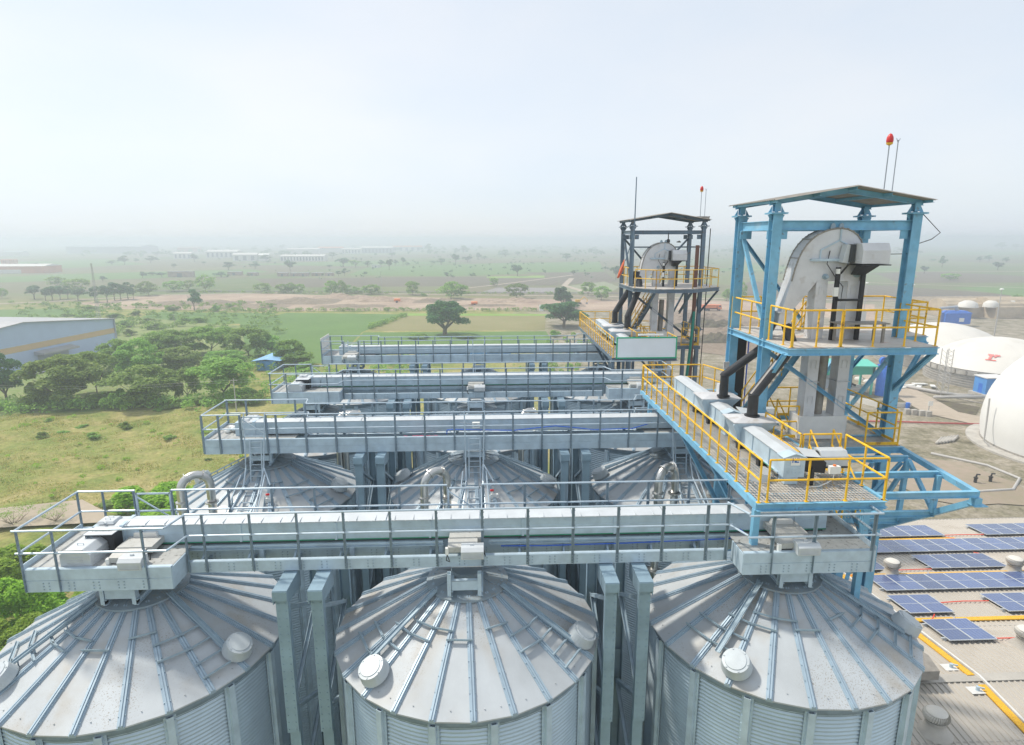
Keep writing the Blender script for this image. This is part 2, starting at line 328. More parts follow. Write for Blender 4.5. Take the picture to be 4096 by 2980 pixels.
# ================================================================ silos
RE, ZE, RC = 3.52, -1.30, 1.03
SLOPE = (0 - ZE) / (RE - RC)
def zroof(r): return -(r - RC) * SLOPE
def silo_meshes():
    D = {}
    RW = 3.36
    # corrugated shell (profile swept round; the sheet overlaps every 1.2 m)
    mb = MB(); prof = []; z = ZE - .06; k = 0
    while z > G:
        prof.append((RW + .03 * math.cos(math.pi * k / 2) , z)); z -= .105 / 4; k += 1
    mb.lathe((0, 0, 0), prof, 80); D['wall'] = mb.mesh('silo_wall', 'wall', True)
    mb = MB(); mb.lathe((0, 0, 0), [(RE - .07, ZE + .02), (RE - .06, ZE - .14), (RW + .03, ZE - .17), (RW + .02, ZE - .3)], 72); D['ring'] = mb.mesh('eave_ring', 'post')
    # stiffener: hat profile column with bolt rows
    mb = MB(); x = RW + .03
    mb.box(x, x + .02, -.13, .13, G, ZE - .15); mb.box(x + .02, x + .10, -.075, -.055, G, ZE - .15); mb.box(x + .02, x + .10, .055, .075, G, ZE - .15); mb.box(x + .1, x + .115, -.075, .075, G, ZE - .15)
    for i in range(40): bolts(mb, [(x + .02, s, ZE - .3 - .21 * i) for s in (-.1, .1)], (1, 0, 0), .014)
    D['stiff'] = mb.mesh('stiffener', 'galv')
    # roof: 24 flat trapezoid sheets, each lapped a little over the rib line
    mb = MB()
    for i in range(24):
        a0, a1 = 2 * math.pi * i / 24, 2 * math.pi * (i + 1) / 24
        q = []
        for r, dz in ((RC - .1, 0.), (RE, 0.), (RE, -.035)):
            for a in (a0 + .004, a1 - .004): q.append((r * math.cos(a), r * math.sin(a), zroof(r) + dz))
        mb.add(q, [(0, 1, 3, 2), (2, 3, 5, 4)])
        for t in ((.42,) if i % 3 else (.3, .72)):      # bolts near the eave
            a = a0 + (a1 - a0) * t; p = Vector(((RE - .22) * math.cos(a), (RE - .22) * math.sin(a), zroof(RE - .22)))
            mb.bar(p, p + Vector((0, 0, .014)), .022, .022)
    D['roof'] = mb.mesh('roof', 'roof')
    mb = MB()   # standing rib: a double fold with open end at the eave
    def P(r, o, h): return (r, o, zroof(r) + h)
    for o0, o1, h in ((-.075, -.045, .03), (-.045, -.012, .075), (.012, .045, .075), (.045, .075, .03), (-.012, .012, .05)):
        mb.hexa([P(RC - .12, o0, -.02), P(RE + .02, o0, -.02), P(RE + .02, o1, -.02), P(RC - .12, o1, -.02)], [P(RC - .12, o0, h), P(RE + .02, o0, h), P(RE + .02, o1, h), P(RC - .12, o1, h)])
    for i in range(7): 
        r = 1.4 + i * .32
        for s in (-.06, .06): mb.bar(P(r, s, .03), P(r, s, .045), .03, .03)
    D['rib'] = mb.mesh('roof_rib', 'rib')
    mb = MB(); mb.lathe((0, 0, 0), [(.0, .40), (.42, .40), (.42, .22), (RC + .03, .09), (RC + .06, .085), (RC + .06, .03), (RC + .02, .03)], 40)
    for i in range(12):
        a = 2 * math.pi * i / 12; c = Vector((math.cos(a), math.sin(a), 0)); mb.bar(c * .45 + Vector((0, 0, .23)), c * RC + Vector((0, 0, .075)), .035, .04)
    D['cap'] = mb.mesh('roof_cap', 'cap')
    mb = MB()   # apex saddle carrying the gantry
    for sx in (-.38, .38):
        mb.chan((sx, -.95, .20), (sx, -.95, .80), .08, .16, .015, (0, 1, 0)); mb.chan((sx, .75, .25), (sx, .75, .80), .08, .16, .015, (0, 1, 0))
        mb.ibeam((sx, -1.02, .25), (sx, .9, .25), .1, .14, .015)
    mb.box(-.36, .36, -1.0, -.97, .34, .60); mb.box(-.36, .36, -1.0, -.9, .59, .61); mb.box(-.36, .36, .8, .83, .36, .58)
    D['saddle'] = mb.mesh('apex_saddle', 'galv')
    mb = MB()   # roof ventilator: drum with a shallow lid, standing square to the roof sheet
    mb.lathe((0, 0, 0), [(.24, -.12), (.24, .08), (.36, .10), (.355, .14), (.315, .34), (.31, .36), (.25, .365), (.24, .385), (0, .39)], 28)
    for i in range(6): a = 2 * math.pi * i / 6; mb.bar((.28 * math.cos(a), .28 * math.sin(a), .36), (.28 * math.cos(a), .28 * math.sin(a), .38), .03, .03)
    D['vent'] = mb.mesh('roof_vent', 'vent')
    mb = MB()   # perforated tray on stand-offs running down a roof slope
    a, b = P(RC + .0, 0, .16), P(RE - .45, 0, .16)
    mb.bar(a, b, .13, .012); A_, B_ = Vector(a), Vector(b)
    for s in (-.065, .065): mb.bar(A_ + Vector((0, s, .02)), B_ + Vector((0, s, .02)), .012, .05)
    for i in range(1, 6):
        c = A_.lerp(B_, i / 6); mb.bar(c, c - Vector((0, 0, .17)), .03, .03)
    for i in range(56):
        c = A_.lerp(B_, (i + .5) / 56)
        for s in (-.03, .03): mb.box(c.x - .012, c.x + .012, c.y + s - .012, c.y + s + .012, c.z, c.z + .0085)
    D['tray'] = mb.mesh('cable_tray', 'galvd')
    def bar_mesh(r):
        m = MB(); hw = r * math.tan(math.pi / 24) + .06
        m.box(r - .03, r + .03, -hw, hw, zroof(r) + .085, zroof(r) + .098); m.box(r + .025, r + .035, -hw, hw, zroof(r) + .085, zroof(r) + .135)
        n = int(hw / .06)
        for i in range(-n, n + 1): m.box(r - .012, r + .012, i * .06 - .018, i * .06 + .018, zroof(r) + .097, zroof(r) + .1005)
        return m.mesh('roof_step', 'galvd')
    D['step'] = {r: bar_mesh(r) for r in (1.75, 1.95, 2.05, 2.45, 2.85, 3.2)}
    mb = MB(); mb.lathe((0, 0, 0), [(.26, -.05), (.26, .12), (.31, .12), (.31, .16), (0, .18)], 28); mb.bar((.27, 0, .1), (.37, 0, .16), .08, .04)
    D['hatch'] = mb.mesh('roof_hatch', 'white')
    return D
SM = silo_meshes()
def on_roof(o, a, r, h=0.0):
    """stand an object square to the roof at angle a, radius r"""
    c = Vector((r * math.cos(a), r * math.sin(a), zroof(r) + h))
    n = Vector((SLOPE * math.cos(a), SLOPE * math.sin(a), 1)).normalized()
    o.location = c; o.rotation_euler = n.to_track_quat('Z', 'Y').to_euler()
ROWY = (0.0, 9.4, 17.1, 26.6)
ROWN = ('front row', 'second row', 'third row', 'farthest row')
COLN = (('left', -8.5), ('middle', 0.0), ('right', 8.5))
SPEC = {(0, 0): 'galvanised silo at lower left, its cap under the large louvred motor box',
        (0, 1): 'galvanised silo at lower centre, between the two front pairs of trestle columns',
        (0, 2): 'galvanised silo at lower right beside the solar panel roof'}
for k, ry in enumerate(ROWY):
    for ci, (cn, cx) in enumerate(COLN):
        lab = SPEC.get((k, ci)) or f'corrugated galvanised silo in the {ROWN[k]}, {cn} of its three'
        s = thing('grain_silo', lab, 'grain silo', (cx, ry, 0), 'grain silos under the gantries')
        off = R(-90 + 3.5)
        P_ = lambda n, me, rz=0: obj(n, me, s, (0, 0, 0), rz)
        P_('wall', SM['wall']); P_('eave_ring', SM['ring']); P_('roof', SM['roof'], off); P_('roof_cap', SM['cap']); P_('apex_saddle', SM['saddle'], math.pi if k in (1, 3) else 0)
        for i in range(24): P_('roof_rib', SM['rib'], off + R(15 * i))
        for i in range(16): P_('stiffener', SM['stiff'], R(-90 + 11 + 22.5 * i))
        if k < 2:
            for a, r in ((-22, 3.08), (-133, 3.05)) if k == 0 else ((-8, 3.0), (172, 3.0)):
                on_roof(P_('roof_vent', SM['vent']), R(a + (ci - 1) * 2.5), r + .04 * (ci - 1))
            for a in ((-28, -140) if k == 0 else (-12, 168)): P_('cable_tray', SM['tray'], R(a))
            rs = [(-64, 1.75), (-94, 1.95), (-109, 1.75), (-49, 2.05), (-34, 2.05), (-34, 2.45), (-49, 2.45), (-34, 2.85), (-34, 3.2), (-124, 1.75), (-124, 2.05), (-139, 2.05), (-139, 2.45), (-139, 2.85), (-154, 2.45), (-154, 2.85)]
            for a, r in rs[:16 if k == 0 else 10]: P_('roof_step', SM['step'][r], off + R(7.5) + R(round((a + 90 - 11) / 15) * 15))
        if k == 1: on_roof(P_('roof_hatch', SM['hatch']), R(-106), 2.95)

# ================================================================ trestles carrying the gantries
def trestle_mesh():
    D = {}
    for key, y, sd in (('front', -1.42, 1), ('rear', 1.42, -1)):
        mb = MB(); 
        mb.chan((0, y, -3.3), (0, y, .52), .16, .29, .014, (1, 0, 0), 1 if key == 'front' else -1)
        mb.chan((0, y + .12 * sd, G), (0, y + .12 * sd, -3.2), .16, .26, .014, (1, 0, 0), 1 if key == 'front' else -1)
        for i in range(18): bolts(mb, [(s, y - .01 * sd, -3.2 + .21 * i) for s in (-.09, .09)], (0, -sd, 0), .013)
        D[key] = mb.mesh('column', 'trestle')
        mb = MB()   # cantilever bracket from the column head in to the gantry beam
        y1 = -.45 * (1 if key == 'front' else -1)
        mb.box(-.175, .175, min(y - .1 * sd, y1), max(y - .1 * sd, y1), .74, .76)
        for s in (-.175, .155): mb.hexa([(s, y - .1 * sd, .40), (s + .02, y - .1 * sd, .40), (s + .02, y1, .28), (s, y1, .28)], [(s, y - .1 * sd, .74), (s + .02, y - .1 * sd, .74), (s + .02, y1, .74), (s, y1, .74)])
        mb.box(-.175, .175, y - .115 * sd if sd > 0 else y + .1, y - .1 * sd if sd > 0 else y + .115, .5, .74)
        D['b' + key] = mb.mesh('bracket', 'trestle')
    z = .2; i = 0; D['br'] = []
    mb = MB()
    while z > G + 2:
        a, b = ((0, -1.25, z), (0, 1.25, z - 1.45)) if i % 2 == 0 else ((0, 1.25, z), (0, -1.25, z - 1.45))
        mb.chan(a, b, .08, .12, .012, (1, 0, 0)); z -= 1.45; i += 1
    D['lattice'] = mb.mesh('lattice', 'galvd')
    return D
TM = trestle_mesh()
for k, ry in enumerate((0.0, 9.14, 17.1, 26.7)):
    for gi, gx in enumerate((-4.02, 4.02)):
        for si, dx in enumerate((-.42, .42)):
            t = thing('support_trestle', f'grey lattice trestle under the {("front", "second", "third", "farthest")[k]} gantry, {("left", "right")[si]} one of its {("left", "right")[gi]} pair', 'trestle', (gx + dx, ry, G), 'trestles between the silos')
            for n, key in (('column', 'front'), ('column', 'rear'), ('bracket', 'bfront'), ('bracket', 'brear'), ('lattice', 'lattice')): obj(n, TM[key], t, (0, 0, -G))

# ================================================================ gantries and their drag conveyors
def gantry(k, y0, my):
    """one bridge over a row of three silos; my = -1 turns it front to back"""
    T = lambda x, y, z: (x, y0 + my * y, z)
    def nb(): m = MB(); m.T = T; return m
    nm = ('front', 'second', 'third', 'farthest')[k]
    g = thing('conveyor_gantry', ('grey steel gantry nearest the camera, spanning the three front silos', 'second grey gantry from the front, with ladders hung from its front rail', 'third grey gantry from the front, partly hidden by the second', 'farthest grey gantry, ending in a sheet-metal screen at left')[k], 'gantry', (0, y0, .78), 'gantries over the silo rows')
    XL, XJ, XR, XE = -10.45, -7.0, 6.75, 10.25
    near, plat, far = -.60, -1.33, .90
    # --- long beams
    def cbeam(name, y, side, x0, x1, z0, z1, split=None):
        m = nb()
        for za, zb in (((z0, split - .008), (split + .008, z1)) if split else ((z0, z1),)): m.box(x0, x1, y - .01, y + .01, za, zb)
        for z in (z0, z1): m.box(x0, x1, y + (.012 if side > 0 else -.102), y + (.102 if side > 0 else -.012), z - .008, z + .008)
        if split: m.box(x0, x1, y + (.002 if side > 0 else -.02), y + (.02 if side > 0 else -.002), split - .02, split + .02)
        b = m.build(name, 'galv', g); m = nb(); x = x0 + .45
        while x < x1 - .3:
            bolts(m, [(x + dx, y - .011, z0 + .07 + .08 * j) for dx in (0, .13) for j in range(3)], (0, -1, 0), .014); x += .58
        m.build('bolt_row', 'galvd', b)['kind'] = 'stuff'
    cbeam('edge_beam', near, 1, XJ, XR, .78, 1.07)
    cbeam('edge_beam', far, -1, XL, XE, .78, 1.36, 1.07)
    cbeam('inner_beam', .02, 1, XJ - .6, XE - .1, .74, 1.22)
    cbeam('platform_beam', plat, 1, XL, XJ, .78, 1.36, 1.08); cbeam('platform_beam', plat, 1, XR + .15, XE, .78, 1.36, 1.08)
    m = nb()
    for x in (XL, XJ, XR + .15, XE):
        m = nb(); m.box(x - .012, x + .012, plat + .012, far - .012 if x in (XL, XE) else near, .79, 1.47 if x in (XL, XE) else 1.33); m.build('end_plate', 'galv', g)
    m = nb(); m.box(XL + .02, XJ - .02, plat + .02, far - .02, 1.325, 1.338); m.build('platform_deck', 'deck', g)
    m = nb(); m.box(XR + .17, XE - .02, plat + .02, far - .02, 1.325, 1.338); m.build('platform_deck', 'deck', g)
    m = nb(); m.box(XJ, XR + .1, .40, far - .02, 1.06, 1.075); m.build('walkway_deck', 'deck', g)
    x = XJ + .3    # cross members and knee braces seen through the open side
    while x < XR:
        m = nb(); m.chan((x, near + .02, .86), (x, .0, .86), .06, .12, .012); m.bar((x, near + .05, .95), (x + .0, -.02, 1.22), .05, .05); m.build('cross_brace', 'galvd', g); x += 1.155
    # --- railings: posts and pipes are sub-parts
    zt, zm = 2.37, 1.80
    def post(par, x, y, zb=.80):
        m = nb(); m.bar((x, y, zb), (x, y, zt), .07, .012, (1, 0, 0)); m.bar((x - .03, y + .03, zb), (x - .03, y + .03, zt), .012, .06, (1, 0, 0))
        for j in range(11): m.box(x - .008, x + .02, y - .0095, y - .0065, zb + .12 + .135 * j, zb + .15 + .135 * j)
        m.build('post', 'post', par)
    def rail(name, runs, posts, zb=.80):
        par = nb(); 
        for pts in runs: par.tube(pts, .027, 8)
        par = par.build(name, 'rail', g)
        for (x, y) in posts: post(par, x, y, zb if y > -.7 or True else zb)
        return par
    xs = [.45 + 1.155 * i for i in range(-6, 6)]
    yn, yp, yf = near - .04, plat - .03, far + .03
    gate = (-.55, .42) if my < 0 else None
    def split_runs(y, x0, x1, z):
        return [[(x0, y, z), (x1, y, z)]]
    runs = []
    for z in (zt, zm): runs += [[(XL - .05, yp, z), (XJ - .03, yp, z)], [(XJ - .03, yp, z), (XJ + .1, yn, z)], [(XJ + .1, yn, z), (XR + .1, yn, z)], [(XR - .02, yn + .1, z), (XR + .25, yp + .1, z)], [(XR + .2, yp, z), (XE + .05, yp, z)]]
    rail('front_railing', runs, [(XL + .05, yp), (XL + .85, yp), (XJ - .55, yp), (XJ + .08, yn)] + [(x, yn) for x in xs] + [(XR + .0, yn), (XR + .85, yp), (XR + 1.9, yp), (XE - .1, yp)])
    runs = [[(XL, yp, z), (XL, yf, z)] for z in (zt, zm)]; rail('end_railing', runs, [(XL, far)])
    runs = [[(XE, yp, z), (XE, yf, z)] for z in (zt, zm)]; rail('end_railing', runs, [(XE, far)])
    runs = []
    for z in (zt, zm): runs += [[(XL, yf, z), (-8.95, yf, z)], [(-7.98, yf, z), (-.55 if k == 0 else XE, yf, z)]] + ([[(.40, yf, z), (XE, yf, z)]] if k == 0 else [])
    pr_ = rail('rear_railing', runs, [(-9.8, yf), (-8.98, yf), (-7.98, yf), (-7.6, yf)] + [(-6.48 + 1.155 * i + (0 if k else .02), yf) for i in range(0, 14)])
    for xa, xb in ([(-8.93, -8.03), (-.52, .36)] if k == 0 else [(-8.93, -8.03)]):
        m = nb()
        for z in (2.28, 1.78, 1.5): m.bar((xa, yf, z), (xb, yf, z), .04, .04)
        for x in (xa, xb): m.bar((x, yf, 1.45), (x, yf, 2.30), .05, .04)
        m.bar((xa, yf, 2.2), (xb, yf, 1.55), .03, .03); m.build('railing_gate', 'rail', g)
    if k == 3:
        m = nb(); m.box(XL - .06, XL - .03, plat, far, 1.3, 2.55); m.build('end_screen', 'white', g)
    # --- drag conveyor resting on stub legs
    c = thing('drag_conveyor', ('long grey drag conveyor with bright peaked lid on the nearest gantry', 'long grey drag conveyor on the second gantry from the front', 'long grey drag conveyor on the third gantry from the front', 'long grey drag conveyor on the farthest gantry')[k], 'conveyor', (0, y0, 1.24), 'drag conveyors on the gantries')
    m = nb(); m.box(-9.4, 9.6, -.17, .33, 1.40, 1.88)
    x = -8.2
    while x < 9.5:
        m.box(x - .03, x + .03, -.20, .36, 1.385, 1.86); x += 2.42
    m.box(-9.4, 9.6, -.178, -.17, 1.62, 1.66)
    bolts(m, [(-9.0 + .58 * i, -.172, 1.80) for i in range(32)], (0, -my, 0), .018)
    m.build('casing', 'galv', c)
    m = nb(); 
    for x0, x1 in [(-9.3 + 2.42 * i, -9.3 + 2.42 * (i + 1) - .03) for i in range(8)]:
        x1 = min(x1, 9.6); m.prism([(x0, -.20, 1.88), (x0, -.20, 1.90), (x0, .08, 1.935), (x0, .36, 1.90), (x0, .36, 1.88)], (x1 - x0, 0, 0))
        for j in range(5): m.box(x0 + .2 + j * .48, x0 + .206 + j * .48, -.19, .06, 1.905 if 0 else 1.90, 1.936)
    bolts(m, [(-9.1 + .29 * i, -.205, 1.89) for i in range(64)], (0, -my, 0), .012)
    m.build('lid', 'lid', c)
    m = nb(); m.box(-9.4, 9.6, -.19, -.17, 1.375, 1.398); m.build('seal_strip', 'gseal', c)
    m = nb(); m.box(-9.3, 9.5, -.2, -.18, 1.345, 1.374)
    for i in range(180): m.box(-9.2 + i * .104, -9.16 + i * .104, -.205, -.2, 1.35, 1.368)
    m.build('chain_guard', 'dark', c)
    m = nb(); m.chan((-8.9, -.24, 1.27), (-.6, -.24, 1.27), .07, .10, .012); m.chan((.6, -.24, 1.27), (9.4, -.24, 1.27), .07, .10, .012)
    for x in [-7.6 + 2.31 * i for i in range(8)]:
        for y in (-.2,): q = nb(); q.chan((x, y, .82), (x, y, 1.24), .09, .11, .012, (1, 0, 0)); q.build('support_leg', 'galv', c)
    m.build('base_rail', 'galv', c)
    # left drive end
    m = nb(); m.box(-9.45, -8.35, -.19, .35, 1.34, 1.885); m.box(-8.75, -8.66, -.24, .38, 1.36, 1.93); m.box(-8.5, -8.2, -.2, -.185, 1.45, 1.75)
    m.build('drive_head', 'galv', c)
    m = nb(); m.hexa([(-9.36, -.17, 1.93), (-8.93, -.17, 1.93), (-8.93, .25, 1.93), (-9.36, .25, 1.93)], [(-9.33, -.12, 1.99), (-8.96, -.12, 1.99), (-8.96, .2, 1.99), (-9.33, .2, 1.99)])
    for y in (-.02, .12): m.tube([(-9.2, y, 1.98), (-9.2, y, 2.03), (-9.08, y, 2.03), (-9.08, y, 1.98)], .008, 5)
    m.bar((-9.18, -.14, 1.99), (-9.1, -.18, 1.97), .04, .03)
    m.build('inspection_hatch', 'lid', c)
    if k in (0, 2, 1):
        yo = 0.0 if my > 0 else 1.42      # drive sits on the platform side
        s_ = 1
        m = nb(); m.prism([(-9.42, -.62, 1.86), (-8.72, -.62, 1.86), (-8.66, -.19, 1.88), (-9.36, -.19, 1.88)], (0, 0, .015)); m.build('guard_top', 'lid', c)
        m = nb(); m.box(-9.38, -9.34, -.6, -.2, 1.4, 1.86); m.build('guard_side', 'black', c); m = nb(); m.box(-8.74, -8.70, -.6, -.2, 1.38, 1.86); m.build('guard_side', 'black', c)
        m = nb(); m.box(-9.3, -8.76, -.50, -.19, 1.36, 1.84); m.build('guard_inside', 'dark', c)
        prof = [(-9.64, 1.16), (-8.92, 1.16), (-8.92, 1.64), (-9.08, 1.78), (-9.48, 1.78), (-9.64, 1.64)]
        m = nb(); m.prism([(x, -1.20, z) for x, z in prof], (0, .92, 0))
        mc = m.build('motor_cover', 'lid', c, bevel=.012)
        m = nb()
        for j in range(5): m.bar((-9.48, -1.206, 1.28 + .075 * j), (-9.10, -1.206, 1.28 + .075 * j), .012, .018, (0, 0, 1))
        for j in range(4): m.bar((-8.914, -1.05, 1.26 + .09 * j), (-8.914, -.45, 1.26 + .09 * j), .012, .018, (0, 0, 1))
        m.build('louvre', 'lid', mc)
        m = nb()
        for y in (-.95, -.62): m.tube([(-9.34, y, 1.78), (-9.34, y, 1.825), (-9.2, y, 1.825), (-9.2, y, 1.78)], .008, 5)
        m.build('handle', 'galvd', mc)
        m = nb(); m.box(-9.62, -8.92, -1.2, -.38, 1.15, 1.168); m.box(-9.55, -9.5, -1.1, -.5, 1.0, 1.15); m.build('motor_base', 'black', c)
    return g, c
GY = ((0.0, 1), (9.14, -1), (17.1, 1), (26.7, -1))
for k, (y0, my) in enumerate(GY): gantry(k, y0, my)

def text(name, body, size, loc, rot, m, parent, ext=.002):
    cu = bpy.data.curves.new(name, 'FONT'); cu.body = body; cu.size = size; cu.extrude = ext; cu.align_x = 'CENTER'; cu.align_y = 'CENTER'
    o = bpy.data.objects.new(name, cu); SC.collection.objects.link(o)
    bpy.context.view_layer.update()
    me = bpy.data.meshes.new_from_object(o); bpy.data.objects.remove(o)
    me.materials.clear(); me.materials.append(M[m])
    p = obj(name, me, None); p.location = loc; p.rotation_euler = rot
    p.parent = parent
    p.matrix_parent_inverse = Matrix.Translation(parent.location).inverted()
    return p
for o in list(SC.objects):
    if o.name.startswith('drag_conveyor') and 'nearest' in o['label']:
        top = [c for c in o.children if c.name.startswith('guard_top')][0]
        text('lettering', 'Hindustan', .12, (-9.05, -.42, 1.885), (R(3), 0, 0), 'dark', top)

# slide gates with their actuators
def slide_gate(x, y, lab, dz=.33):
    t = thing('slide_gate', lab, 'slide gate', (x, y, 1.1 + dz), 'slide gates below the conveyors')
    def MZ(): q = MB(); q.T = lambda a, b, c: (a, b, c + dz); return q
    m = MZ(); m.box(x - .42, x + .42, y - .62, y + .1, 1.08, 1.24); m.hexa([(x - .44, y - .95, 1.0), (x + .30, y - .95, 1.0), (x + .30, y - .6, 1.06), (x - .44, y - .6, 1.06)], [(x - .44, y - .95, 1.14), (x + .30, y - .95, 1.14), (x + .30, y - .6, 1.22), (x - .44, y - .6, 1.22)])
    m.build('gate_body', 'dust', t)
    m = MZ(); m.prism([(x - .30, y - .1, 1.24), (x + .30, y - .1, 1.24), (x + .27, y - .12, 1.36), (x - .27, y - .12, 1.36)], (0, .12, 0)); m.build('outlet_flange', 'white', t)
    m = MZ(); m.prism([(x - .1, y - 1.20, .93), (x - .1, y - 1.22, 1.14), (x - .1, y - 1.12, 1.22), (x - .1, y - .88, 1.22), (x - .1, y - .86, .93)], (.56, 0, 0))
    a = m.build('actuator', 'lid', t, bevel=.008)
    m = MZ()
    for j in range(4): m.bar((x - .05, y - 1.213 - .002 * 0, .97 + .035 * j), (x + .40, y - 1.213, .97 + .035 * j), .012, .012)
    m.box(x + .12, x + .2, y - 1.02, y - .98, 1.22, 1.26); m.build('fin', 'lid', a)
    m = MZ(); m.box(x - .50, x - .42, y - .98, y - .88, .95, 1.12); m.build('switch_box', 'plate', t)
    m = MZ(); m.tube([(x - .46, y - .95, .95), (x - .48, y - .97, .80), (x - .40, y - .9, .72), (x - .5, y - .7, .9)], .012, 5); m.tube([(x + .46, y - 1.0, 1.0), (x + .50, y - .9, .85), (x + .42, y - .7, 1.1)], .01, 5); m.build('cable', 'black', t)
    return t
g0 = slide_gate(0, .05, 'dusty slide gate with ribbed actuator at the middle of the nearest gantry')
def gcopy(g, dx, dy, dz, lab):
    c = copy_tree(g, None, Vector((dx, dy, dz))); c['label'] = lab; return c
gcopy(g0, 8.29, -.33, .08, 'slide gate with ribbed actuator on the right end platform of the nearest gantry')
gcopy(g0, -8.13, -.2, .03, 'slide gate with ribbed actuator beside the big motor box at lower left')
gcopy(g0, 0, 17.1, 0, 'slide gate with pale actuator at the middle of the third gantry')
gcopy(g0, 8.5, 16.9, .05, 'pale slide gate actuator at the right end of the third gantry')
gcopy(g0, -8.4, 25.6, .05, 'slide gate with hand wheel at the left end of the farthest gantry')

# blue cables, paint spill and small boxes on the gantries
m = MB(); m.tube([(.9, -.31, 1.17), (2, -.31, 1.15), (4.2, -.31, 1.17), (5.4, -.31, 1.20), (6.9, -.31, 1.23), (7.4, -.35, 1.35), (7.2, -.3, 1.5)], .016, 6)
tag(m.build('power_cable', 'cable', None, True), 'bright blue cable along the right half of the nearest conveyor', 'cable')
m = MB(); m.tube([(-1.05, 8.42, 1.40), (-1.03, 8.42, 1.58), (-.8, 8.42, 1.60), (1.6, 8.42, 1.52), (2.6, 8.42, 1.62), (3.3, 8.42, 1.68), (4.1, 8.42, 1.60), (4.8, 8.42, 1.50), (6.4, 8.45, 1.52), (7.2, 8.45, 1.75)], .02, 6)
tag(m.build('power_cable', 'cable', None, True), 'blue cable bowed up along the second gantry walkway', 'cable')
t = thing('junction_box', 'white printed junction box on the second gantry conveyor at the middle ladder', 'box', (.12, 8.5, 1.7))
m = MB(); m.box(-.03, .27, 8.43, 8.55, 1.64, 1.86); m.build('housing', 'plate', t)
m = MB(); m.box(.02, .17, 8.425, 8.43, 1.79, 1.82); m.box(.05, .22, 8.425, 8.43, 1.69, 1.74); m.build('printing', 'fargrey', t)
m = MB(); m.tube([(-.03, 8.45, 1.8), (-.3, 8.42, 1.86), (-.55, 8.45, 1.88)], .012, 5); m.build('cable', 'fargrey', t)
t = thing('sandbag_pile', 'heap of pale sandbags on the left end deck of the second gantry', 'sandbags', (-9.7, 9.6, 1.34))
for i in range(11):
    m = MB(); x, y, z = -9.95 + .2 * (i % 5) + .06 * (i // 5), 9.25 + .16 * (i % 3), 1.42 + .11 * (i // 6)
    m.lathe((x, y, z), [(.02, -.09), (.11, -.06), (.13, 0), (.10, .06), (.02, .09)], 10); m.build('sandbag', 'plate', t, True)
m = MB()
for i in range(46):
    x, y = -2.0 + rnd.gauss(0, .38), 8.34 + rnd.uniform(0, .16)
    m.box(x - .05, x + .05, y - .012, y + .012, 1.342, 1.347)
o = m.build('pink_powder', mat('pink_powder', (.72, .12, .24), .9), None); tag(o, 'pink powder spilled on the second gantry deck', 'powder'); o['kind'] = 'stuff'

# roof access ladders hung from the second and fourth gantries
def ladder(x, y0, zb, run, lab):
    t = thing('roof_ladder', lab, 'ladder', (x, y0, zb), 'access ladders down to the silo roofs')
    m = MB(); ym = y0 - run
    for s in (-.22, .22): m.bar((x + s, y0 - .04, 1.4), (x + s, y0 - .30, -.35), .05, .03)
    lad = m.build('stringer', 'rail', t)
    m = MB()
    for i in range(8): f = i / 7; m.bar((x - .22, y0 - .05 - .24 * f, 1.3 - 1.55 * f), (x + .22, y0 - .05 - .24 * f, 1.3 - 1.55 * f), .04, .025)
    m.build('rung', 'rail', t)
    for s in (-.38, .38):
        m = MB(); m.tube([(x + s * (1.1 if s > 0 else 1), y0 + .02, 2.42), (x + s * .9, y0 - .35, .35), (x + s * .85, y0 - .75, -.2), (x + s * 1.15, ym, zb + .1)], .028, 6)
        m.bar((x + s * .9, y0 - .35, .35), (x + s * 1.9, y0 - .9, -.15), .04, .04) if s > 0 else None
        m.tube([(x + s * 1.2, y0 - .6, .15), (x + s * 1.5, ym, zb + .1)], .025, 6); m.build('handrail', 'rail', t)
    m = MB()
    for s in (-.26, .26): m.bar((x + s, y0 - .45, -.42), (x + s, ym, zb + .05), .05, .03)
    for i in range(5): f = i / 4; m.bar((x - .26, y0 - .5 - (run - .5) * f, -.42 + (zb + .45) * f), (x + .26, y0 - .5 - (run - .5) * f, -.42 + (zb + .45) * f), .04, .03)
    m.build('roof_steps', 'rail', t)
    for s in (-.75, .75):
        m = MB(); m.prism([(x + s, y0 - .5, -.05), (x + s, y0 - .55, -.62), (x + s, y0 - .95, -.75)], (.02, 0, 0)); m.build('gusset', 'galvd', t); m = MB(); m.prism([(x + s * .8, y0 - 1.2, -.45), (x + s * .8, y0 - 1.25, -.95), (x + s * .8, y0 - 1.7, -1.1)], (.02, 0, 0)); m.build('gusset', 'galvd', t)
    return t
ladder(-8.45, 8.18, -.95, 2.1, 'pale aluminium ladder from the second gantry down to the left silo roof')
ladder(.05, 8.18, -.95, 2.1, 'pale aluminium ladder from the second gantry down to the middle silo roof')
ladder(8.3, 8.18, -.95, 2.1, 'pale ladder from the second gantry down to the right silo roof, beside the walkway')
ladder(-8.3, 25.72, -.95, 2.1, 'pale ladder at the left end of the farthest gantry')
ladder(.0, 25.72, -.95, 2.1, 'pale ladder at the middle of the farthest gantry')

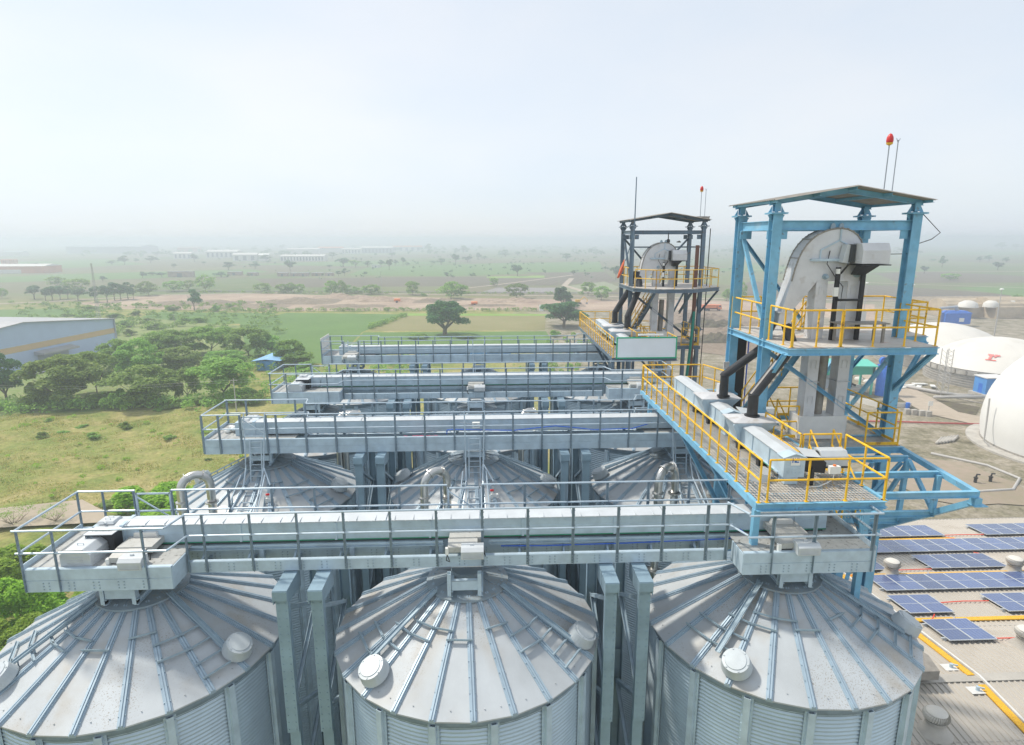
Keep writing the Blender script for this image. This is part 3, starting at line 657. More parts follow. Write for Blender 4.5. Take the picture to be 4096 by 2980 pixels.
# stainless gooseneck pipes rising between the rows
def gooseneck(x, y, lab):
    t = thing('gooseneck_pipe', lab, 'pipe', (x, y, G), 'stainless gooseneck pipes')
    dx, dy = .78, .55; zc = .32
    U = Vector((dx, dy, 0)); r = U.length / 2; u = U.normalized(); c = Vector((x, y, zc)) + U / 2
    arc = bend(c, r, math.pi, 0, u, (0, 0, 1), 12)
    m = MB(); m.tube([(x, y, G), (x, y, zc - .05)] + arc + [(x + dx, y + dy, zc - .05), (x + dx, y + dy, -1.0)], .148, 18, True); m.build('pipe', 'inox', t, True)
    m = MB()
    for z in (-.35, zc - .42): m.lathe((x, y, z), [(.14, -.02), (.215, -.02), (.215, .02), (.14, .02)], 20)
    for i in (4, 8):
        d = (arc[i + 1] - arc[i - 1]).normalized(); m.lathe(arc[i], [(.16, -.015), (.205, -.015), (.205, .015), (.16, .015)], 20, axis=d)
    for z in (-.35,): m.lathe((x + dx, y + dy, z), [(.16, -.02), (.235, -.02), (.235, .02), (.16, .02)], 20)
    m.lathe((x, y, -3.2), [(.16, -.03), (.25, -.03), (.25, .03), (.16, .03)], 20)
    m.build('flange', 'inox', t)
    m = MB(); m.box(x + dx - .26, x + dx + .26, y + dy - .26, y + dy + .26, -.98, -.94); m.build('roof_collar', 'galv', t)
for ci, (cn, cx) in enumerate(COLN):
    gooseneck(cx - 1.72 - (.05 if ci == 0 else 0), 5.75, f'stainless gooseneck pipe bending onto the {cn} silo of the second row')
    gooseneck(cx - 6.3 if ci else -6.6, 13.5, f'stainless gooseneck pipe behind the second gantry, {("left", "centre", "right")[ci]} one of three')
for cx, cn in ((-8.5, 'left'), (0, 'middle'), (8.5, 'right')):
    t = thing('level_switch', f'small white level switch with red cap on the {cn} second-row silo roof', 'sensor', (cx + .72, 7.1, -.7), 'red-capped level switches')
    m = MB(); m.lathe((cx + .72, 7.1, -.75), [(.12, 0), (.10, .1), (.05, .14), (.05, .28)], 14); m.box(cx + .66, cx + .95, 7.0, 7.1, -.7, -.58); m.build('body', 'plate', t)
    m = MB(); m.lathe((cx + .72, 7.1, -.48), [(.05, 0), (.075, .01), (.075, .045), (0, .05)], 14); m.build('cap', 'red', t)
    m = MB(); m.tube(bend((cx + .95, 6.85, -.8), .13, 0, 6.2, (1, 0, 0), (0, .9, .45), 14), .012, 5); m.build('cable_coil', 'fargrey', t)

# ================================================================ elevator towers
def railing(parent, name, pts, z0, mt, h=1.10, step=1.0, r=.028, toe=False, closed_ends=True):
    """yellow tube railing along a polyline of (x, y); posts are sub-parts"""
    V = [Vector((x, y, z0)) for x, y in pts]
    m = MB()
    for hh in (h, h * .52):
        m.tube([v + Vector((0, 0, hh)) for v in V], r, 8)
    if toe:
        for a, b in zip(V, V[1:]): m.bar(a + Vector((0, 0, .06)), b + Vector((0, 0, .06)), .01, .1)
    par = m.build(name, mt, parent)
    for i, (a, b) in enumerate(zip(V, V[1:])):
        n = max(1, round((b - a).length / step))
        for j in range(n + (1 if i == len(V) - 2 else 0)):
            p = a.lerp(b, j / n); q = MB(); q.tube([p, p + Vector((0, 0, h))], r, 8); q.box(p.x - .05, p.x + .05, p.y - .05, p.y + .05, z0, z0 + .012); q.build('post', mt, par)
    return par

def stair(parent, a, b, width, paint, rail, n=14):
    a, b = Vector(a), Vector(b); d = b - a; hd = Vector((d.x, d.y, 0)).normalized(); sd = Vector((-hd.y, hd.x, 0)) * width / 2
    m = MB()
    for s in (1, -1): m.chan(a + sd * s, b + sd * s, .06, .22, .012)
    m.build('stair_stringer', paint, parent)
    m = MB()
    for i in range(n): c = a.lerp(b, (i + .5) / n); m.bar(c - sd, c + sd, .24, .03, (0, 0, 1))
    m.build('stair_tread', 'grate', parent)
    for s in (1, -1):
        m = MB()
        for h in (.95, .5): m.tube([a + sd * s + Vector((0, 0, h)), b + sd * s + Vector((0, 0, h))], .025, 6)
        for i in range(5): c = a.lerp(b, i / 4) + sd * s; m.tube([c, c + Vector((0, 0, .95))], .025, 6)
        m.build('stair_railing', rail, parent)

def tower(k, dy, zp, paint, yel, lab):
    x0, x1, y0, y1, zr = 9.65, 14.1, 4.4 + dy, 7.05 + dy, 9.75
    cw = .30 if k == 0 else .22
    t = thing('elevator_tower', lab, 'steel tower', (11.9, 5.7 + dy, G), 'elevator towers')
    zc = 3.3
    for x in (x0, x1):
        for y in (y0, y1):
            m = MB(); m.ibeam((x, y, G), (x, y, zr), cw, cw * 1.05, .022, (0, 1, 0))
            if k == 0: m.box(x - cw * .36, x + cw * .36, y - cw * .44, y - cw * .40, G, zr)
            for z, s in ((zr - .02, .42), (zc, .42)):
                m.box(x - s / 2 - .05, x + s / 2 + .05, y - s / 2 - .05, y + s / 2 + .05, z - .012, z + .012); m.box(x - s / 2 - .05, x + s / 2 + .05, y - s / 2 - .05, y + s / 2 + .05, z + .018, z + .04)
                for q in (1, -1):
                    m.hexa([(x - .012, y - .1, z + q * .03), (x + .012, y - .1, z + q * .03), (x + .012, y + .1, z + q * .03), (x - .012, y + .1, z + q * .03)], [(x - .012, y - .03, z + q * .25), (x + .012, y - .03, z + q * .25), (x + .012, y + .03, z + q * .25), (x - .012, y + .03, z + q * .25)])
                    for sx in (1, -1): m.prism([(x + sx * cw / 2, y - .01, z + q * .03), (x + sx * (cw / 2 + .12), y - .01, z + q * .03), (x + sx * cw / 2, y - .01, z + q * .24)], (0, .02, 0))
            m.build('column', paint, t)
            m = MB(); m.ibeam((x, y, zr + .05), (x, y, zr + .32), .18, .2, .02, (0, 1, 0)); m.build('roof_stub', paint, t)
    zb = zr - .37
    for a, b in (((x0, y0, zb), (x1, y0, zb)), ((x0, y1, zb), (x1, y1, zb)), ((x0, y0, zb), (x0, y1, zb)), ((x1, y0, zb), (x1, y1, zb))):
        m = MB(); m.ibeam(a, b, .16, .30 if k == 0 else .22, .02)
        for p, q in ((a, b), (b, a)):
            d = (Vector(q) - Vector(p)).normalized(); c = Vector(p) + d * .28; m.bar(c - Vector((0, 0, .30)), c - Vector((0, 0, .12)), .02, .26, d) if 0 else m.box(min(c.x, c.x) - .12, c.x + .12, c.y - .02, c.y + .02, zb - .42, zb - .15)
        m.build('top_beam', paint, t)
    # roof: shallow ridge running front to back
    ex0, ex1, ey0, ey1, xm = x0 - .32, x1 + .28, y0 - .55, y1 + .45, (x0 + x1) / 2
    m = MB(); n = 60; z_e, z_r = zr + .36, zr + .78
    for sgn, xa in ((0, ex0), (1, ex1)):
        ys = [ey0 + (ey1 - ey0) * i / n for i in range(n + 1)]
        vs = []
        for i, y in enumerate(ys):
            h = .035 if i % 2 else 0
            vs += [(xa, y, z_e + h), (xm, y, z_r + h)]
        m.add(vs, [(2 * i, 2 * i + 1, 2 * i + 3, 2 * i + 2) for i in range(n)])
    m.build('canopy_roof', 'tan', t)
    m = MB()
    for y in (y0, y1):
        m.ibeam((x0 - .25, y, z_e - .05), (xm, y, z_r - .10), .1, .16, .012); m.ibeam((xm, y, z_r - .10), (x1 + .22, y, z_e - .05), .1, .16, .012)
    for x, z in ((x0 - .2, z_e - .01), (xm, z_r - .05), (x1 + .2, z_e - .01), ((x0 + xm) / 2, (z_e + z_r) / 2 - .03), ((x1 + xm) / 2, (z_e + z_r) / 2 - .03)): m.chan((x, ey0 + .1, z), (x, ey1 - .1, z), .05, .1, .01)
    m.build('roof_frame', paint, t)
    # bracing
    def br(a, b, w=.11): m = MB(); m.chan(a, b, w, w, .012); m.build('brace', paint, t)
    br((x0, y0 + .15, zp + .1), (x0, y1 - .1, zb - .3)); br((x0, y1, zb - .3), (x1 - 2, y1, zp + .3)) 
    if k: br((x1, y1, zb - .3), (x0 + 2, y1, zp + .3)); br((x0, y0, zb - .9), (x1, y0, zb - .9), .08)
    for z in (2.35, -2.5, -8, -14, -20):
        for a, b in (((x0, y0), (x1, y0)), ((x0, y1), (x1, y1)), ((x0, y0), (x0, y1)), ((x1, y0), (x1, y1))):
            m = MB(); m.ibeam((*a, z), (*b, z), .14, .2, .015); m.build('girt', paint, t)
    br((x0 + .1, y0 - .12, zp - .45), (x1 - .25, y0 - .12, 2.5), .13); br((x1, y1, zp - .3), (x1 - 1.6, y1, 2.5)); br((x1, y0 + .1, zp - .4), (x1, y1 - .1, 2.5)); br((x0, y0, 2.2), (x1, y0, -2.4)); br((x1, y0, 2.2), (x1, y1, -2.4)); br((x0, y0, -2.6), (x1, y0, -7.9)); br((x1, y0, -8), (x1, y1, -13.9))
    # working platform at the elevator head
    if k == 0: poly = [(x0 - .08, 2.68 + dy), (x1 + .05, 2.68 + dy), (x1 + .05, 4.7 + dy), (x1 + 1.2, 4.75 + dy), (x1 + 1.2, y1 + .1), (x0 - .08, y1 + .15)]
    else: poly = [(x0 - .1, 22.3), (10.6, 21.0), (12.85, 21.15), (15.0, 22.7), (15.0, y1 + .1), (x0 - .1, y1 + .2)]
    m = MB(); m.prism([(x, y, zp - .03) for x, y in poly], (0, 0, .03)); 
    m.build('platform_deck', 'chequer', t)
    m = MB()
    for a, b in zip(poly, poly[1:] + poly[:1]): m.chan((*a, zp - .14), (*b, zp - .14), .07, .20, .014)
    for i in range(1, 4): m.ibeam((x0 + (x1 - x0) * i / 4, poly[0][1] + (0.1 if k == 0 else -.6), zp - .13), (x0 + (x1 - x0) * i / 4, y1, zp - .13), .1, .16, .012)
    m.build('edge_beam', paint, t)
    def kb(a, b): m = MB(); m.chan(a, b, .1, .12, .012); m.build('knee_brace', paint, t)
    for (x, y) in (poly[0], poly[1]) if k == 0 else (poly[1], poly[2], poly[3]):
        kb((min(max(x, x0), x1), y0 - .1, zp - 1.7), (x, y + .12, zp - .24))
    if k == 0:
        kb((x1 + .1, y0, zp - 1.9), (x1 + 1.2, 4.8 + dy, zp - .2)); kb((x1 + .1, y1, zp - 1.6), (x1 + 1.2, y1, zp - .2)); kb((x1, y0 - .1, zp - 1.75), (x1 + .1, 2.8 + dy, zp - .25))
    if k == 0:
        railing(t, 'platform_railing', [(x0 + 1.55, 2.74 + dy), (x1, 2.74 + dy), (x1, 4.5 + dy)], zp, yel, step=1.02)
        railing(t, 'platform_railing', [(x0 + .0, 4.2 + dy), (x0, 2.74 + dy), (x0 + 1.5, 2.74 + dy)] if 0 else [(x0 - .02, 4.15 + dy), (x0 + .0, 3.2 + dy), (x0 + .02, 2.74 + dy)], zp, yel, step=.75)
        railing(t, 'platform_railing', [(x0 + .06, 2.74 + dy), (x0 + 1.5, 2.74 + dy)], zp, yel, step=.75)
        railing(t, 'platform_railing', [(x0 - .05, 4.7 + dy), (x0 - .05, y1 + .1), (x0 + 1.0, y1 + .1)], zp, yel, step=.8)
        railing(t, 'platform_railing', [(12.2, y1 + .05), (13.35, y1 + .05)], zp, yel, step=1.2)
        railing(t, 'platform_railing', [(13.42, y1 + .05), (x1 + 1.15, y1 + .05), (x1 + 1.15, 4.85 + dy), (x1 + .12, 4.85 + dy)], zp, yel, step=.8)
    else:
        P = poly; ins = [(P[0][0] + .08, P[0][1]), (P[1][0], P[1][1] + .08), (P[2][0], P[2][1] + .08), (P[3][0] - .08, P[3][1]), (P[4][0] - .08, P[4][1] - .1), (P[5][0] + .08, P[5][1] - .1)]
        railing(t, 'platform_railing', [ins[0], ins[1]], zp, yel, step=.8); railing(t, 'platform_railing', [ins[1], ins[2]], zp, yel, step=1.05); railing(t, 'platform_railing', [ins[2], ins[3], ins[4]], zp, yel, step=1.0); railing(t, 'platform_railing', [ins[4], ins[5]], zp, yel, step=1.0); railing(t, 'platform_railing', [ins[5], (ins[0][0], ins[0][1] + 1.2)], zp, yel, step=1.0)
    # stairs behind the legs
    stair(t, (10.1, 6.5 + dy, 2.5), (12.2, 6.5 + dy, zp), .75, paint, yel, 16)
    stair(t, (13.6, 6.3 + dy, -2.4), (11.0, 6.3 + dy, 2.4), .75, paint, yel, 16)
    # middle landing around the legs at walkway level
    for a in ((10.62, 13.95, 3.3, 4.25), (10.1, 11.0, 4.252, 6.9), (12.6, 14.0, 4.252, 6.9)): m = MB(); m.box(a[0], a[1], a[2] + dy, a[3] + dy, 2.40, 2.425); m.build('landing_deck', 'grate', t)
    m = MB(); m.chan((10.45, 3.3 + dy, 2.33), (13.95, 3.3 + dy, 2.33), .08, .2, .014); m.build('landing_beam', paint, t); m = MB(); m.ibeam((10.4, 3.9 + dy, 2.25), (13.9, 3.9 + dy, 2.25), .12, .2, .015); m.build('landing_beam', paint, t)
    railing(t, 'landing_railing', [(12.75, 3.4 + dy), (13.9, 3.4 + dy), (13.95, 5.0 + dy), (13.6, 6.8 + dy)] if 0 else [(12.75, 3.42 + dy), (13.85, 3.42 + dy)], 2.43, yel, step=1.2, toe=True)
    railing(t, 'landing_railing', [(13.9, 3.7 + dy), (13.9, 6.6 + dy)], 2.43, yel, step=1.0, toe=True)
    railing(t, 'landing_railing', [(10.15, 4.3 + dy), (10.95, 4.3 + dy)], 2.43, yel, step=.9, toe=True)
    railing(t, 'landing_railing', [(11.0, 6.9 + dy), (12.9, 6.9 + dy)], 2.43, yel, step=.9, toe=True)
    return t
T1 = tower(0, 0.0, 5.80, 'blue', 'yellow', 'tall blue steel tower with tin canopy and yellow railed platform at right')
T2 = tower(1, 19.1, 6.08, 'steel', 'oldyel', 'farther grey steel tower with canopy, mast and worn yellow railings')

def elevator(dy, zt, lab, zp):
    """bucket elevator: two casings, rounded head, discharge spout and motor"""
    e = thing('bucket_elevator', lab, 'bucket elevator', (11.75, 4.4 + dy, G), 'bucket elevators')
    ya, yb = 4.17 + dy, 4.72 + dy
    for x0, x1 in ((11.03, 11.40), (12.06, 12.43)):
        m = MB(); m.box(x0, x1, ya, yb - .08, G, zt - 1.62)
        for i in range(14):
            z = zt - 2.5 - 1.2 * i; m.box(x0 - .035, x1 + .035, ya - .035, yb - .045, z - .012, z + .012)
            m.tube([(x0 + .10, ya - .012, z + .45), (x0 + .10, ya - .012, z + .7), (x0 + .26, ya - .012, z + .7), (x0 + .26, ya - .012, z + .45)], .009, 4)
            bolts(m, [(x0 - .02 + j * .082, ya - .035, z) for j in range(6)], (0, -1, 0), .012)
        bolts(m, [(x0, ya + .06 + .1 * (j % 4), zt - 2 - .2 * j) for j in range(40)], (-1, 0, 0), .012)
        m.build('leg', 'elev', e)
    prof = [(10.22, 7.66), (10.29, 8.04), (10.38, 8.37), (10.47, 8.58), (10.60, 8.79), (10.74, 8.95), (10.92, 9.09), (11.10, 9.18), (11.30, 9.245), (11.5, 9.28), (11.66, 9.285), (11.85, 9.26), (12.02, 9.19), (12.18, 9.08), (12.31, 8.93), (12.40, 8.75), (12.42, 8.56), (12.43, 7.66)]
    prof = [(x, z + zt - 9.285) for x, z in prof]
    m = MB(); m.prism([(x, ya, z) for x, z in prof], (0, yb - ya, 0)); m.prism([(10.22, ya, prof[0][1]), (11.05, ya, prof[0][1]), (10.30, ya, prof[0][1] - .98), (9.98, ya, prof[0][1] - .98)], (0, yb - ya, 0)); h = m.build('head', 'elev', e)
    m = MB()
    for yy in (ya, yb):
        m.tube([(x, yy, z) for x, z in prof], .028, 5)
        for (xa, za), (xb, zb) in zip(prof, prof[1:]):
            n = max(1, int(math.hypot(xb - xa, zb - za) / .11))
            for j in range(n): f = j / n; m.box(xa + (xb - xa) * f - .014, xa + (xb - xa) * f + .014, yy - .05, yy + .03, za + (zb - za) * f - .014 + .02, za + (zb - za) * f + .014 + .02)
    for (xa, za) in prof[2:16:3]: m.bar((xa, ya, za + .008), (xa, yb, za + .008), .05, .022)
    m.build('flange', 'tan', h)
    zz = zt - 9.285
    m = MB(); m.box(10.75, 12.3, ya - .10, ya - .004, 8.28 + zz, 8.36 + zz); m.bar((11.05, ya - .02, 8.33 + zz), (11.05, ya - .02, 8.62 + zz), .03, .05); m.bar((11.05, ya - .02, 8.62 + zz), (11.62, ya - .02, 8.92 + zz), .03, .04); m.bar((11.62, ya - .02, 8.92 + zz), (12.3, ya - .02, 8.6 + zz), .03, .04); m.bar((11.64, ya - .02, 8.9 + zz), (11.64, ya - .02, 9.26 + zz), .04, .05)
    m.build('stiffener', 'galv', h)
    m = MB()
    for x in (11.45, 11.72): m.prism([(x - .09, ya + .12, zt - .02), (x - .06, ya + .12, zt + .13), (x, ya + .12, zt + .17), (x + .06, ya + .12, zt + .13), (x + .09, ya + .12, zt - .02)], (0, .03, 0))
    m.build('lifting_lug', 'galvd', h)
    m = MB(); m.prism([(11.62, ya - .30, 8.25 + zz), (11.86, ya - .30, 8.22 + zz), (11.86, ya - .34, 8.78 + zz), (11.70, ya - .34, 8.80 + zz)], (0, .28, 0)); m.build('coupling_guard', 'lid', e)
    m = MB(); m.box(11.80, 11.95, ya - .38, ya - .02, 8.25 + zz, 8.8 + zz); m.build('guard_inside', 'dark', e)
    # motor cover with louvres, on a black bracket
    pr_ = [(-.95, 0), (-.28, 0), (-.28, .40), (-.40, .62), (-.83, .62), (-.95, .40)]
    m = MB(); m.prism([(11.98, ya + y, 8.22 + zz + z) for y, z in [(q[0] + .22, q[1]) for q in pr_]], (.86, 0, 0)); mc = m.build('motor_cover', 'elev', e, bevel=.012)
    m = MB()
    for j in range(4): m.bar((12.08, ya - .735, 8.32 + zz + .09 * j), (12.55, ya - .735, 8.32 + zz + .09 * j), .012, .02, (0, 0, 1)); m.bar((11.975, ya - .6, 8.3 + zz + .08 * j), (11.975, ya - .2, 8.3 + zz + .08 * j), .02, .012, (0, 0, 1))
    m.build('louvre', 'elev', mc)
    m = MB(); m.box(11.95, 12.88, ya - .76, ya - .02, 8.17 + zz, 8.20 + zz); m.prism([(11.99, ya - .72, 8.17 + zz), (12.55, ya - .72, 8.17 + zz), (12.38, ya - .3, 7.86 + zz), (12.1, ya - .3, 7.86 + zz)], (0, .3, 0)); m.build('motor_bracket', 'black', e)
    m = MB()
    for x in (11.60, 12.42): m.chan((x, ya - .2, zp), (x, ya - .2, 8.1 + zz), .08, .12, .014, (1, 0, 0))
    m.bar((11.6, ya - .2, 7.08 + zz), (12.42, ya - .2, 7.08 + zz), .06, .07); m.build('drive_frame', 'black', e)
    m = MB(); m.tube([(11.35, ya - .02, 8.6 + zz), (11.25, ya - .1, 8.2 + zz), (11.5, ya - .2, 7.8 + zz), (11.75, ya - .25, 7.5 + zz), (11.7, ya - .3, 7.05 + zz), (11.6, ya - .28, 7.15 + zz), (11.55, ya - .26, 7.5 + zz)], .014, 5); m.tube([(11.65, ya - .22, 7.9 + zz), (11.8, ya - .35, 8.2 + zz)], .03, 6); m.build('cable', 'black', e)
    m = MB(); m.box(11.46, 11.60, ya - .30, ya - .2, 7.2 + zz, 7.48 + zz); m.box(11.5, 11.6, ya - .28, ya - .2, 7.9 + zz, 8.05 + zz); m.build('switch_box', 'plate', e)
    m = MB(); m.lathe((11.28, ya, 7.8 + zz), [(.09, 0), (.09, .05), (.05, .05), (.05, .16), (0, .16)], 14, axis=(0, -1, 0)); m.lathe((12.3, ya, 7.9 + zz), [(.13, 0), (.13, .03), (0, .03)], 18, axis=(0, -1, 0)); m.build('bearing', 'galvd', e)
    # two-way spout box and stub pipes down through the deck
    zq = zp + .75
    m = MB(); m.hexa([(9.90, ya - .02, zq - .25), (10.32, ya - .02, zq - .25), (10.32, yb, zq - .25), (9.90, yb, zq - .25)], [(9.94, ya, prof[0][1] - .98), (10.34, ya, prof[0][1] - .98), (10.34, yb, prof[0][1] - .98), (9.94, yb, prof[0][1] - .98)])
    m.box(9.86, 10.38, ya - .05, yb + .03, prof[0][1] - 1.0, prof[0][1] - .96); m.build('diverter', 'elev', e)
    # shroud at the lower landing
    m = MB(); m.box(10.9, 12.5, ya - .05, yb + .1, 2.44, 3.22); m.build('leg_shroud', 'white', e)
    m = MB(); m.tube([(11.68, ya + .35, 3.2), (11.72, ya + .35, 5.2)], .16, 14); m.build('dust_pipe', 'tan', e)
    return e
elevator(0, 9.285, 'big white bucket elevator with louvred motor box inside the blue tower', 5.80)
elevator(19.1, 8.75, 'smaller-looking white bucket elevator inside the farther grey tower', 6.08)

# spout pipes from the diverter to the cross conveyors
def spout(pts, r, lab, flz):
    t = thing('spout_pipe', lab, 'pipe', pts[-1], 'black spout pipes')
    m = MB(); m.tube(pts, r, 16); m.build('pipe', 'pipe', t, False)
    m = MB(); e = Vector(pts[-1]); m.lathe(e, [(r, .0), (r + .07, .0), (r + .07, .03), (r, .03)], 18); q = Vector(pts[-2]); m.lathe(q, [(r + .006, -.02), (r + .018, 0), (r + .006, .02)], 18); m.build('flange', 'black', t)
spout([(10.22, 4.5, 6.55), (10.3, 3.95, 5.75), (10.02, 3.75, 5.35), (8.95, 3.38, 4.18), (8.95, 3.38, 3.50)], .165, 'black spout pipe with elbow, nearer one, dropping from the blue tower to the front hopper', 0)
spout([(10.05, 4.6, 6.55), (10.0, 5.2, 5.75), (9.95, 5.3, 5.3), (8.98, 5.85, 4.28), (8.98, 5.85, 3.50)], .155, 'black spout pipe with elbow, farther one, dropping from the blue tower to the rear hopper', 0)
spout([(10.15, 23.6, 6.9), (10.1, 23.0, 6.0), (9.3, 22.5, 4.3), (9.3, 22.5, 3.6)], .19, 'dark spout pipe, nearer one, below the farther grey tower', 0)
spout([(10.0, 23.7, 6.9), (9.9, 24.3, 6.0), (9.0, 24.8, 4.3), (9.0, 24.8, 3.6)], .19, 'dark spout pipe, farther one, below the farther grey tower', 0)

# ================================================================ cross walkways
def walkway(k, ya, yb, paint, yel, lab):
    x0, x1 = (7.30, 10.62) if k == 0 else (7.55, 11.2)
    t = thing('cross_walkway', lab, 'walkway', (8.9, ya, 2.3), 'cross walkways beside the towers')
    z = 2.5
    xi = 10.55
    for a in ((x1 - .06, ya + .06, ya + 2.2), (xi, ya + 2.203, yb - .06)): m = MB(); m.box(x0 + .06, a[0], a[1], a[2], z - .025, z - .005); m.build('grating_deck', 'grate', t)
    m = MB(); m.chan((x0, ya, z - .1), (x1, ya, z - .1), .08, .2, .014); m.chan((x0, ya, z - .1), (x0, yb, z - .1), .08, .2, .014); m.chan((x1, ya, z - .1), (x1, ya + 2.2, z - .1), .08, .2, .014); m.chan((xi, ya + 2.2, z - .1), (xi, yb, z - .1), .08, .2, .014); m.chan((x0, yb, z - .1), (xi, yb, z - .1), .08, .2, .014)
    for i in range(9): y = ya + (yb - ya) * (i + .5) / 9; m.ibeam((x0, y, z - .12), (xi, y, z - .12), .08, .14, .012)
    m.build('edge_beam', paint, t)
    for (x, y, zb) in ((x0 + .05, ya + .08, 1.34), (x0 + .1, ya + 10.5, 1.2), (xi - .2, ya + .3, G), (xi - .3, ya + 6.2, G), (xi - 1.4, ya + 4.2, -10), (xi - 1.4, ya + 7.2, -10)): m = MB(); m.bar((x, y, zb), (x, y, z - .2), .16, .16); m.build('post', paint, t)
    for y in (ya + 3.4, ya + 6.3):
        m = MB(); m.chan((x0 + .1, y, z - .2), (x0 + 2.6, y + .2, -2.2), .1, .14, .014); m.build('brace', paint, t); m = MB(); m.chan((x0 + .1, y + .1, z - .25), (x0 + 1.5, y + .2, -.3), .06, .08, .01); m.build('brace', paint, t)
    railing(t, 'left_railing', [(x0 + .06, ya + .02), (x0 + .06, ya + 5.6)], z, yel, 1.12, .72); railing(t, 'left_railing', [(x0 + .06, ya + 5.65), (x0 + .06, yb - .05)], z, yel, 1.12, .72)
    railing(t, 'front_railing', [(x0 + .28, ya + .03), (x1 - .02, ya + .03)], z, yel, 1.12, 1.02)
    railing(t, 'right_railing', [(x1 - .02, ya + .05), (x1 - .02, ya + 1.9)], z, yel, 1.12, .95)
    railing(t, 'inner_railing', [(9.43, ya + 1.98), (10.5, ya + 1.98)], z, yel, 1.12, 1.1)
    railing(t, 'inner_railing', [(9.36, ya + 1.98), (9.36, ya + 4.2)], z, yel, 1.12, 1.1)
    railing(t, 'rear_railing', [(x0 + .1, yb - .05), (9.9, yb - .05)], z, yel, 1.12, 1.3); railing(t, 'rear_railing', [(10.0, yb - .05), (10.5, yb - 1.6)], z, yel, 1.12, 1.0)
    # stair from the walkway down towards the gantry
    stair(t, (xi + .1, ya + 1.2, .8), (xi + .1, ya + 3.2, 2.4), .7, paint, yel, 9)
    return t
walkway(0, -.90, 10.9, 'blue', 'yellow', 'blue elevated walkway with yellow railings and grating deck at right')
walkway(1, 18.35, 31.0, 'steel', 'oldyel', 'farther grey walkway with worn yellow railings behind the white board')

